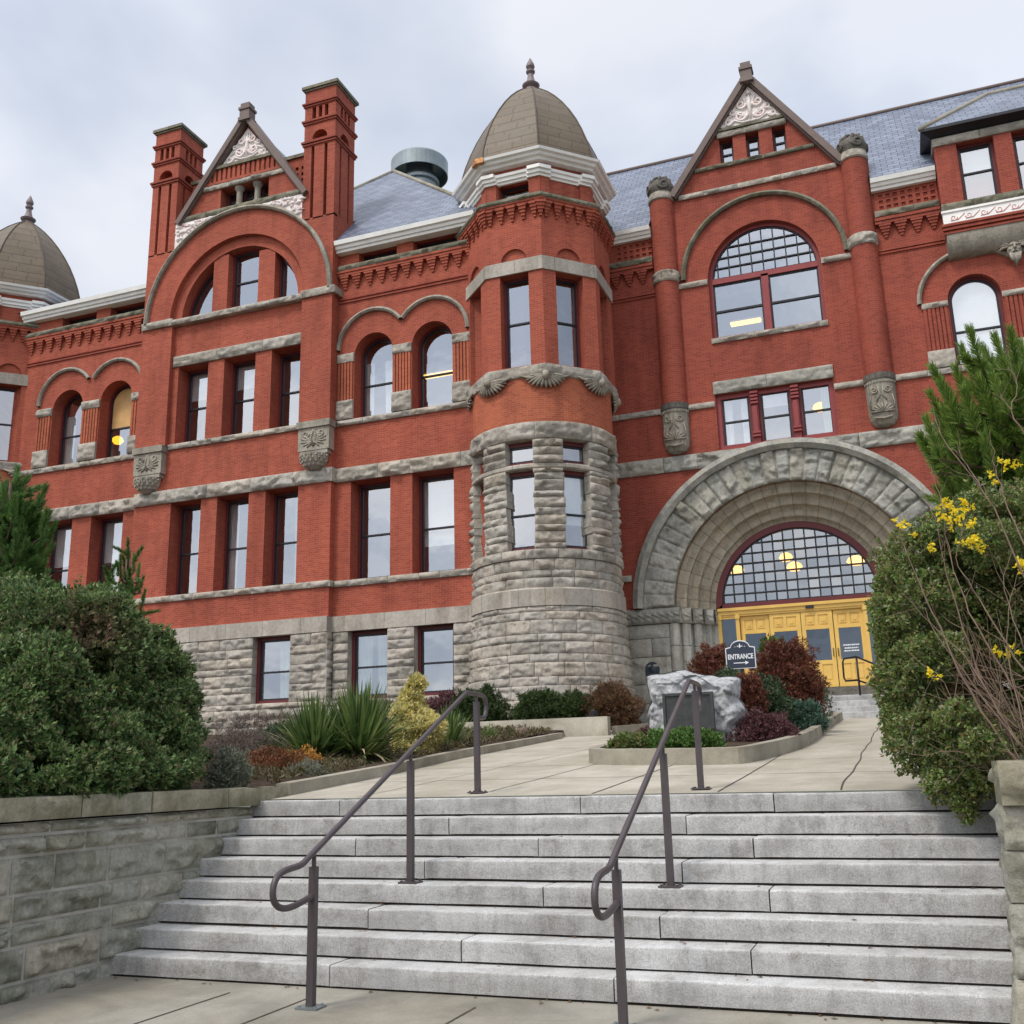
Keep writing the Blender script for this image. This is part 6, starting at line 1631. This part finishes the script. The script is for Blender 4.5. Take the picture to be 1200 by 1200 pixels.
def shrub(name, label, cat, blobs, mat, n, k, L, W, base=None, stem=.05, upb=.35, spread=.9, jit=.35, depth=.25, bump=.12, bf=2.2, zmin=None, gap=None, gf=3., nst=14, inner=True, group=None, stem_mat=None, r0=.015, twigs=0):
    B = np.array(blobs, float)
    if base is None: base = (B[:, 0].mean(), B[:, 1].mean(), (B[:, 2] - B[:, 5]).min())
    root = empty(name, base, label, cat, group)
    P, N = blob_pts(blobs, n, bump, bf, depth, zmin, gap, gf)
    V, F = sprigs(P, N, k, L, W, stem, upb, spread, jit)
    if inner:
        P2, N2 = blob_pts([(*b[:3], *(x * .80 for x in b[3:6])) for b in blobs], max(50, n // 3), bump, bf, .45, zmin)
        V2, F2 = sprigs(P2, N2, max(3, k // 2), L * 1.5, W * 1.7, stem, upb, spread, .6)
        V = np.concatenate((V, V2)); F = np.concatenate((F, F2 + F.size))
    fast_mesh('foliage', V, F, mat, root)
    ends = P[nrg.choice(len(P), min(nst, len(P)), False)] - N[:min(nst, len(P))] * 0
    stems_mesh('stems', root, ends, base, stem_mat or BARK, r0)
    return root

# big clipped hedge over the left wall
HB = [(-8.0, 8.0, 2.2, 1.25, 1.25, 1.36), (-7.6, 8.5, 2.05, .85, .95, 1.05), (-7.40, 6.8, 1.85, .92, 1.5, .95), (-8.0, 6.2, 1.8, 1.3, 1.4, .66), (-7.0, 7.5, 1.72, .62, 1.4, .60), (-9.0, 8.5, 2.4, 1.1, 1.0, 1.2), (-7.48, 8.9, 2.25, .55, .50, .74), (-6.72, 6.9, 1.60, .46, 1.5, .36)]
for _ in range(26):      # smaller lobes break up the outline
    b = HB[rng.randrange(8)]; a_, e_ = rng.uniform(-PI, PI), rng.uniform(-.2, 1.2)
    if b[1] > 8.4: a_ = rng.uniform(-2.6, -.8)
    HB.append((b[0] + b[3] * .86 * math.cos(a_) * math.cos(e_), b[1] + b[4] * .86 * math.sin(a_) * math.cos(e_), b[2] + b[5] * .86 * math.sin(e_), rng.uniform(.2, .42), rng.uniform(.2, .42), rng.uniform(.16, .34)))
shrub('hedge', 'huge rounded evergreen shrub spilling over the left retaining wall', 'shrub', HB, L_HEDGE, 26000, 9, .050, .025, (-8, 7.6, 1.4), stem=.06, jit=.22, bump=.17, bf=3.4, depth=.24, zmin=lambda P: np.where(P[:, 0] > -6.95, 1.49 - (P[:, 0] + 6.95) * .24 + .04 * np.sin(P[:, 1] * 7), 1.42), gap=-.38, gf=5.6, nst=40, r0=.03, upb=.45)

# pines
def needles(P0, A, Ls, per, nl, nw, ang=(22, 62)):
    """shoots: start P0, direction A, length Ls; per needles each"""
    n = len(P0); PP = np.repeat(P0, per, 0); AA = np.repeat(A, per, 0); LL = np.repeat(Ls, per)[:, None]; m = n * per
    t = nrg.random((m, 1)); S = unit(np.cross(AA, nrg.normal(size=(m, 3)))); th = np.radians(ang[0] + (ang[1] - ang[0]) * (1 - t) * nrg.uniform(.7, 1.1, (m, 1)))
    D = AA * np.cos(th) + S * np.sin(th); b = PP + AA * LL * t; l = nl * nrg.uniform(.75, 1.1, (m, 1)); W = np.cross(D, unit(nrg.normal(size=(m, 3))))
    W = unit(W) * nw
    V = np.stack([b - W * .5, b + W * .5, b + D * l + W * .22, b + D * l - W * .22], 1).reshape(-1, 3)
    return V, np.arange(4 * m).reshape(m, 4)
def pine(name, label, tips, base, mat, sl=.32, per=170, nl=.13, nw=.006, group=None, upw=.9, trunk_r=.09, top=None, fill=2):
    tips = np.array(tips, float); base = np.array(base, float); root = empty(name, base, label, 'tree', group)
    top = np.array(top if top is not None else (base[0], base[1], tips[:, 2].max() - .2))
    ax_t = np.clip((tips[:, 2] - base[2]) / (top[2] - base[2]) * .85, .05, .95)
    orig = base + (top - base) * ax_t[:, None]; out = unit((tips - orig) * np.array([1, 1, .4]))
    A = unit(out * .65 + np.array([0, 0, upw]) + nrg.normal(size=tips.shape) * .16)
    P0 = tips - A * sl; Ls = np.full(len(tips), sl)
    allP, allA, allL = [P0], [A], [Ls]
    for _ in range(fill):     # lower side shoots along each bough
        q = nrg.uniform(.35, .95, (len(tips), 1)); p = orig + (P0 - orig) * q + nrg.normal(size=tips.shape) * .08
        a = unit(out * .7 + np.array([0, 0, .55]) + nrg.normal(size=tips.shape) * .45); allP.append(p); allA.append(a); allL.append(np.full(len(tips), sl * .75))
    V, F = needles(np.concatenate(allP), np.concatenate(allA), np.concatenate(allL), per, nl, nw)
    fast_mesh('crown', V, F, mat, root)
    m = MB(); m.tube([base, base + (top - base) * .5, top], [trunk_r, trunk_r * .7, trunk_r * .25], 8)
    for o_, p, t_ in zip(orig, P0, tips): m.tube([o_, o_ + (p - o_) * .6 - np.array([0, 0, .04]), p, t_], [.022, .016, .011, .005], 5, False)
    m.build('trunk', BARK, root); return root
RPX = []
def tips_px(lst, Yf): return [tuple(at(x, y, Yf(x, y) + nrg.uniform(-.6, .6))) for x, y in lst]
RP = [(1137, 388), (1127, 408), (1152, 408), (1120, 432), (1146, 434), (1093, 432), (1090, 462), (1104, 452), (1132, 458), (1163, 440), (1176, 424), (1166, 395), (1184, 388), (1195, 402), (1196, 432), (1086, 492), (1082, 522), (1078, 516), (1100, 500), (1118, 486), (1140, 486), (1158, 470), (1180, 460), (1198, 470), (1094, 540), (1112, 525), (1132, 520), (1152, 512), (1172, 505), (1196, 510), (1104, 560), (1126, 552), (1146, 548), (1168, 545), (1190, 550), (1120, 575), (1142, 580), (1165, 580), (1190, 585), (1215, 400), (1220, 440), (1225, 490), (1225, 550), (1210, 520), (1240, 460), (1245, 520), (1132, 600), (1165, 610), (1195, 610)]
RP += [(x + rng.uniform(-8, 8), y + rng.uniform(-8, 8)) for y in range(450, 610, 24) for x in range(1098 + (22 if y > 570 else 0), 1215, 24)]
pine('pine_tree', 'bright green pine with upright candle shoots behind the right shrub', tips_px(RP, lambda x, y: 11.2 if y < 520 else 11.7), (1.75, 11.6, 1.5), L_PINE, .44, 520, .105, .0075, trunk_r=.09, fill=2, upw=1.5)
LP = [(20, 548), (8, 566), (32, 560), (46, 585), (28, 590), (6, 600), (58, 602), (64, 615), (40, 620), (18, 625), (60, 640), (30, 650), (5, 645), (50, 662), (22, 680), (0, 690), (42, 690), (-15, 560), (-30, 600), (-25, 650), (-45, 640), (-60, 690), (-15, 700), (12, 705), (35, 705), (-40, 720), (5, 730), (30, 730), (-20, 580), (14, 580)]
LP += [(x + rng.uniform(-7, 7), y + rng.uniform(-8, 8)) for y in range(575, 740, 20) for x in range(-25, 66, 19)]
pine('pine_tree', 'dark green pine rising behind the big shrub at the left edge', tips_px(LP, lambda x, y: 11.0), (-12.3, 11.2, 1.5), L_PINE_D, .38, 330, .105, .009, upw=1.4, top=(-12.1, 11.1, 5.9), fill=4)#, .009, top=(-12.1, 11.1, 5.9), fill=4)
SP = [(150, 632), (141, 652), (157, 650), (163, 662), (132, 664), (146, 670), (168, 676), (126, 680), (155, 684), (140, 690), (170, 692)]
pine('pine_tree', 'small young pine tip showing above the big shrub', tips_px(SP, lambda x, y: 11.0), tuple(at(150, 800, 11.0)), L_PINE_D, .30, 260, .055, .008, upw=1.5, top=tuple(at(150, 640, 11.0)))

# right-hand shrub overhanging the steps
def B_(x, y, Y, r_, ry=None, rz=None): p = at(x, y, Y); return (p[0], p[1], p[2], r_, ry or r_, rz or r_)
RB = [B_(1072, 716, 9.4, .36, .5, .42), B_(1078, 655, 9.6, .30, .4, .34), B_(1120, 622, 9.8, .34, .5, .26), B_(1180, 605, 9.9, .42, .5, .28), B_(1072, 800, 9.3, .33, .5, .38), B_(1085, 860, 9.1, .34, .45, .32), B_(1112, 905, 8.9, .22, .3, .24), B_(1132, 938, 8.75, .10, .15, .17),
      B_(1130, 780, 9.9, .5, .5, .6), B_(1150, 700, 10.2, .5, .5, .6), B_(1200, 680, 10.3, .6, .6, .7), B_(1200, 800, 10.2, .6, .6, .7), B_(1150, 860, 9.6, .4, .4, .35), B_(1260, 700, 10.2, .9, .9, 1.0), B_(1100, 770, 8.9, .26, .3, .22), B_(1130, 870, 8.7, .26, .3, .22), B_(1165, 905, 8.7, .22, .3, .16), B_(1150, 872, 8.15, .17, .2, .14), B_(1122, 838, 8.3, .16, .2, .14), B_(1160, 640, 9.0, .3, .3, .2), B_(1048, 760, 9.4, .2, .25, .2), B_(1052, 690, 9.4, .18, .2, .2), B_(1060, 840, 9.2, .22, .2, .2)]
shrub('shrub', 'tall dense olive-green shrub overhanging the top of the right wall', 'shrub', RB, L_RSHRUB, 26000, 7, .038, .019, (1.4, 9.8, 1.5), stem=.05, bump=.30, bf=5.5, depth=.36, gap=-.42, gf=6.5, nst=60, r0=.012, upb=.2, jit=.8)

# bare twigs with yellow flowers in front of it
FB = empty('flowering_shrub', (1.0, 8.0, 1.5), 'tangle of bare twigs with scattered yellow flowers before the right shrub', 'shrub')
LN = [([(1204, 905), (1160, 850), (1120, 775), (1085, 700), (1060, 640), (1054, 618)], .009), ([(1202, 880), (1150, 800), (1125, 720), (1105, 660), (1098, 605)], .009), ([(1206, 830), (1165, 770), (1130, 700), (1112, 640), (1104, 590)], .008), ([(1180, 850), (1130, 770), (1092, 732), (1060, 697)], .006),
      ([(1195, 875), (1140, 800), (1098, 745), (1084, 712)], .007), ([(1206, 795), (1170, 740), (1140, 690), (1120, 655), (1134, 606)], .007), ([(1200, 915), (1150, 893), (1105, 800), (1080, 778)], .006), ([(1205, 690), (1172, 610), (1140, 560), (1106, 515), (1096, 492)], .007), ([(1150, 570), (1132, 545), (1122, 520)], .005),
      ([(1206, 650), (1176, 580), (1165, 540), (1160, 505)], .006), ([(1206, 520), (1186, 480), (1193, 452), (1181, 430)], .006), ([(1186, 480), (1172, 462)], .004), ([(1110, 600), (1098, 570), (1090, 543)], .004), ([(1200, 905), (1120, 880), (1060, 880), (1095, 790)], .004), ([(1206, 870), (1180, 770), (1184, 700), (1196, 662)], .006), ([(1195, 890), (1175, 830), (1172, 770)], .005), ([(1200, 760), (1178, 690), (1186, 645)], .005)]
m = MB()
def limb(pts, r0, Y0=8.0, dy=.5):
    n = len(pts); P = [at(x, y, Y0 + dy * i / max(1, n - 1) + rng.uniform(-.06, .06)) for i, (x, y) in enumerate(pts)]
    C = []
    for i in range(n - 1):
        a, b, c_, d = P[max(0, i - 1)], P[i], P[i + 1], P[min(n - 1, i + 2)]
        for k in range(4):
            t = k / 4; C.append(.5 * (2 * b + (c_ - a) * t + (2 * a - 5 * b + 4 * c_ - d) * t * t + (-a + 3 * b - 3 * c_ + d) * t ** 3) + nrg.normal(size=3) * .006)
    C.append(P[-1]); m.tube(C, [r0 * (1 - .72 * i / (len(C) - 1)) for i in range(len(C))], 6); return C
for pts, r0 in LN:
    C = limb(pts, r0)
    for k in range(5):
        i = rng.randrange(2, len(C) - 1); d = C[min(i + 2, len(C) - 1)] - C[i - 1]; d = d / np.linalg.norm(d) + nrg.normal(size=3) * .45
        l = rng.uniform(.12, .35); m.tube([C[i], C[i] + d * l * .5 + nrg.normal(size=3) * .01, C[i] + d * l + np.array([0, 0, .03])], [r0 * .42, r0 * .3, r0 * .14], 4, False)
for k in range(42):
    a = at(rng.uniform(1172, 1216), rng.uniform(790, 925), 8.0 + rng.random() * .5); b = at(rng.uniform(1080, 1172), rng.uniform(690, 880), 8.3 + rng.random() * .6)
    c_ = (a + b) / 2 + nrg.normal(size=3) * .07; m.tube([a, c_, b], [.005, .0038, .0016], 4, False)
for k in range(80):
    a = at(rng.uniform(1130, 1215), rng.uniform(835, 905), 8.2 + rng.random() * .5); b = a + nrg.normal(size=3) * np.array([.16, .12, .09])
    m.tube([a, (a + b) / 2 + nrg.normal(size=3) * .03, b], [.0035, .003, .0016], 4, False)
m.build('twigs', TWIG, FB)
FL = [(1053, 613, 3), (1064, 614, 4), (1071, 627, 2), (1090, 640, 5), (1105, 588, 5), (1115, 597, 7), (1131, 592, 6), (1104, 606, 5), (1120, 603, 6), (1113, 613, 5), (1137, 612, 6), (1133, 600, 4), (1141, 632, 9), (1122, 637, 3), (1165, 563, 5), (1177, 543, 4), (1190, 545, 4), (1194, 660, 6), (1170, 766, 5), (1186, 765, 7), (1092, 788, 6), (1199, 662, 5), (1147, 640, 5)]
for x, y, k in FL:
    p = at(x, y, 8.35 + rng.uniform(-.15, .2)); n = k * 6
    P = np.repeat(p + nrg.normal(size=(k, 3)) * .022, 6, 0); D = nrg.normal(size=(n, 3)) + np.array([0, -.4, 0])
    V, F = leaf_quads(P, D, nrg.uniform(.024, .042, n), .020, .1); fast_mesh('blossom', V, F, L_FLOW, FB)

# beds on the left of the path
def strap(name, label, c, n, L, w, mat, tilt=(10, 75), dry=0, arch=.25, seg=6, group=None):
    root = empty(name, c, label, 'plant', group); V, F = [], []; Vd, Fd = [], []
    for i in range(n):
        a = rng.uniform(0, 2 * PI); el = R(90 - rng.uniform(*tilt) * (rng.random() ** .6)); l = L * rng.uniform(.65, 1.1)
        isdry = i < dry
        if isdry: el = R(rng.uniform(5, 25))
        d = np.array([math.cos(a) * math.cos(el), math.sin(a) * math.cos(el), math.sin(el)]); s_ = np.array([-math.sin(a), math.cos(a), 0])
        b = np.array(c) + np.array([math.cos(a), math.sin(a), 0]) * rng.uniform(0, .12) + np.array([0, 0, rng.uniform(0, L * .25)])
        dr = rng.uniform(.3, 1.2) * arch * (3 if isdry else 1); VV = Vd if isdry else V; FF = Fd if isdry else F; o0 = len(VV)
        for k in range(seg + 1):
            t = k / seg; p = b + d * l * t - np.array([0, 0, 1]) * dr * l * t ** 2.2 * math.cos(el); ww = w * (1 - t ** 2.2) * (.65 + .5 * min(1, t * 4)) / 2 + .001
            VV.extend([p - s_ * ww, p + np.array([0, 0, -.012]) * (ww / w), p + s_ * ww])
        for k in range(seg):
            q = o0 + k * 3; FF.extend([[q, q + 1, q + 4, q + 3], [q + 1, q + 2, q + 5, q + 4]])
    fast_mesh('leaves', V, np.array(F), mat, root)
    if dry: fast_mesh('withered_leaves', Vd, np.array(Fd), L_STRAW, root)
    return root
def gnd(x, Y): return G(Y) + .14
yg = 'sword-leaved clumps behind the kerb'
strap('yucca', 'sword-leaved yucca clump behind the grey cushion plant, the left one of two', (-8.25, 13.5, G(13.5)), 520, 1.0, .05, L_YUC, (12, 100), 10, .22, group=yg)
strap('yucca', 'sword-leaved yucca clump with withered hanging leaves, next to the golden conifer', (-7.74, 13.9, G(13.9)), 700, 1.12, .054, L_YUC, (14, 104), 26, .25, group=yg)
strap('strap_leaf_plant', 'dark arching strap-leaved plant between the golden conifer and the handrail', (-7.75, 17.2, G(17.2)), 190, .82, .05, L_YUC, (10, 80), 4, .6)
strap('strap_leaf_plant', 'small strap-leaved plant low beside the kerb below the low wall', (-7.95, 19.6, G(19.6)), 90, .45, .05, L_YUC, (15, 85), 0, .5)
zb = G(15.7)
gb = [(-7.70, 15.7, zb + .16, .36, .40, .24), (-7.60, 15.7, zb + .50, .40, .40, .28), (-7.78, 15.7, zb + .76, .30, .3, .22), (-7.74, 15.7, zb + 1.03, .17, .2, .20), (-7.66, 15.7, zb + 1.25, .14, .13, .13)]
shrub('golden_conifer', 'yellow variegated cone-shaped shrub beside the kerb', 'shrub', gb, L_GOLD, 2200, 8, .095, .034, (-7.70, 15.7, zb), bump=.15, bf=5, depth=.3, upb=.3)
def mound(name, label, x, y, Y, w, h, mat, n, k=7, L=.04, W=.018, cat='plant', dz=0, d=None, **kw):
    """a low mound whose foot is seen at photo position (x, y)"""
    p = at(x, y, Y); z0 = p[2]; d = d or w
    bl = [(p[0] + w * .22 * s, Y + d * .1 * q, z0 + h * .36, w * .34, d * .4, h * .60 * (1 - .12 * abs(s))) for s, q in ((-.9, 0), (0, -.5), (.9, .3), (0, .8))]
    return shrub(name, label, cat, bl, mat, n, k, L, W, (p[0], Y, z0 - .05), zmin=z0 - .04, depth=.38, bump=.28, bf=8 / max(.3, w), nst=10, r0=.008, **kw)
mound('lavender', 'silvery grey-green lavender at the end of the wall cap beside the big shrub', 266, 938, 9.35, .42, .56, L_GREY, 1400, 8, .045, .010, jit=.5, upb=.8, spread=.6)
mound('dry_stem_plant', 'brown bushy dry stems between the lavender and the red marker flag', 272, 908, 12.0, .9, .55, L_DRY, 1100, 6, .07, .006, upb=1.2, jit=.8, inner=False)
mound('sedum', 'rust-red low sedum in front of the left yucca', 318, 922, 11.6, 1.0, .50, L_RUST, 2200, 7, .035, .014, upb=.6)
mound('marigold_plant', 'orange-yellow low plant between the sedum and the cushion plant', 352, 912, 12.0, .70, .38, L_ORANGE, 800, 7, .035, .018)
mound('cushion_plant', 'round grey-green cushion plant at the kerb', 360, 920, 11.2, .52, .30, L_GREY, 1500, 8, .03, .006, upb=.5)
mound('dry_stem_plant', 'purplish dry stems along the foot of the stone base below the basement windows', 300, 862, 24, 2.4, .60, L_DRY, 800, 6, .11, .012, upb=1.2, jit=.8, d=.8, inner=False)
mound('dry_stem_plant', 'faint purplish dry stems at the wall left of the golden conifer', 445, 850, 25, 1.6, .75, L_DRY, 900, 6, .12, .013, upb=1.1, jit=.8, d=.7, inner=False)
mound('barberry', 'pinkish red twiggy shrub behind the handrail at the stone base', 522, 850, 26, 1.6, .85, L_MAUVE, 1300, 7, .10, .028, jit=.6)
dg = 'dwarf pines below the turret'
mound('dwarf_pine', 'dark dwarf pine behind the looped rail end, leftmost below the turret', 562, 858, 25.4, 1.5, 1.15, L_DKG, 2300, 9, .10, .022, 'shrub', upb=.8, group=dg)
mound('dwarf_pine', 'dark rounded dwarf pine behind the middle of the low wall', 633, 852, 25.4, 1.25, .95, L_DKG, 2000, 9, .10, .022, 'shrub', upb=.8, group=dg)
mound('dwarf_pine', 'dark low dwarf pine between its taller neighbour and the red-brown shrub', 677, 848, 25.6, 1.3, .80, L_DKG, 1700, 9, .10, .022, 'shrub', upb=.8, group=dg)
mound('red_brown_shrub', 'feathery red-brown shrub at the right foot of the turret', 719, 852, 25.6, 1.35, 1.12, L_REDBR, 3000, 7, .10, .016, 'shrub', upb=1.0, jit=.6)

# low growth covering the soil of the left bed
V_, F_ = [], []
P = []
while len(P) < 2600:
    y = rng.uniform(9.9, 23.5); x = xl(y) - .12 - abs(rng.gauss(0, 1.6))
    if math.sin(x * 2.1) + math.sin(y * 1.3 + x) > -.9: P.append((x, y, soil_z(x, y) + rng.uniform(0, .09)))
P = np.array(P); V, F = sprigs(P, np.tile(np.array([0, 0, 1.0]), (len(P), 1)), 6, .085, .022, .05, .6, 1.0, .5)
tag(fast_mesh('ground_cover', V, F, mk_leaf('bed_litter_leaf', [(.07, .085, .035), (.12, .13, .05), (.14, .09, .05), (.10, .065, .045), (.20, .17, .09)], .2)), kind='stuff')
mound('dry_stem_plant', 'fine brown dry stems behind the rust-red sedum', 300, 888, 14.5, 1.3, .45, L_DRY, 900, 6, .08, .007, upb=1.2, jit=.8, inner=False)
mound('low_green_plant', 'low dark green plant between the left yucca and the dry stems', 330, 885, 15.2, 1.0, .50, L_HOLLY, 1000, 7, .07, .022, upb=.7)

# planted island
mound('low_green_plant', 'fresh green low plant in front of the boulder', 803, 884, 14.3, 1.0, .36, L_FRESH, 1500, 7, .06, .026, upb=.8)
mound('low_green_plant', 'olive low leafy plant at the left tip of the planted island', 738, 882, 14.3, .55, .28, L_RSHRUB, 700, 7, .055, .022, upb=.8)
mound('heather', 'red-tipped stub of heather left of the boulder', 758, 875, 15.0, .28, .3, L_MAUVE, 350, 7, .04, .014)
mound('heather', 'round purple heather mound right of the boulder', 894, 878, 16.0, .98, .56, L_MAUVE, 3600, 8, .036, .014, upb=.5)
mound('red_twig_shrub', 'small dark red shrub directly behind the boulder', 880, 850, 17.2, .55, .85, L_RED, 1700, 7, .05, .016, 'shrub', upb=.9)
mound('clipped_evergreen', 'dark green rounded shrub below the entrance sign', 868, 850, 18.4, 1.6, .93, L_HOLLY, 4200, 8, .06, .026, 'shrub')
mound('red_twig_shrub', 'large dark red barberry between the sign and the yellow doors', 925, 848, 21.0, 1.35, 1.68, L_RED, 5200, 7, .075, .018, 'shrub', upb=1.1, jit=.5)
mound('red_twig_shrub', 'low red shrub left of the sign post', 838, 812, 20.4, .9, .95, L_RED, 1600, 7, .075, .018, 'shrub', upb=1.1, jit=.5)
mound('blue_spruce', 'low blue-green juniper at the kerb near the entrance steps', 938, 862, 20.0, .95, .66, L_BLUE, 2500, 9, .06, .016, 'shrub', upb=.5)
mound('yellow_leaf_plant', 'yellow-green leafy sprig above the dark red barberry', 905, 768, 21.2, .42, .36, L_FRESH, 160, 7, .10, .045, 'shrub', dz=.5, inner=False)
mound('thin_twig_shrub', 'sparse dark green shrub at the foot of the entrance steps', 958, 846, 25.5, .75, 1.1, L_HOLLY, 420, 6, .08, .024, 'shrub', inner=False, upb=.9, jit=.7)
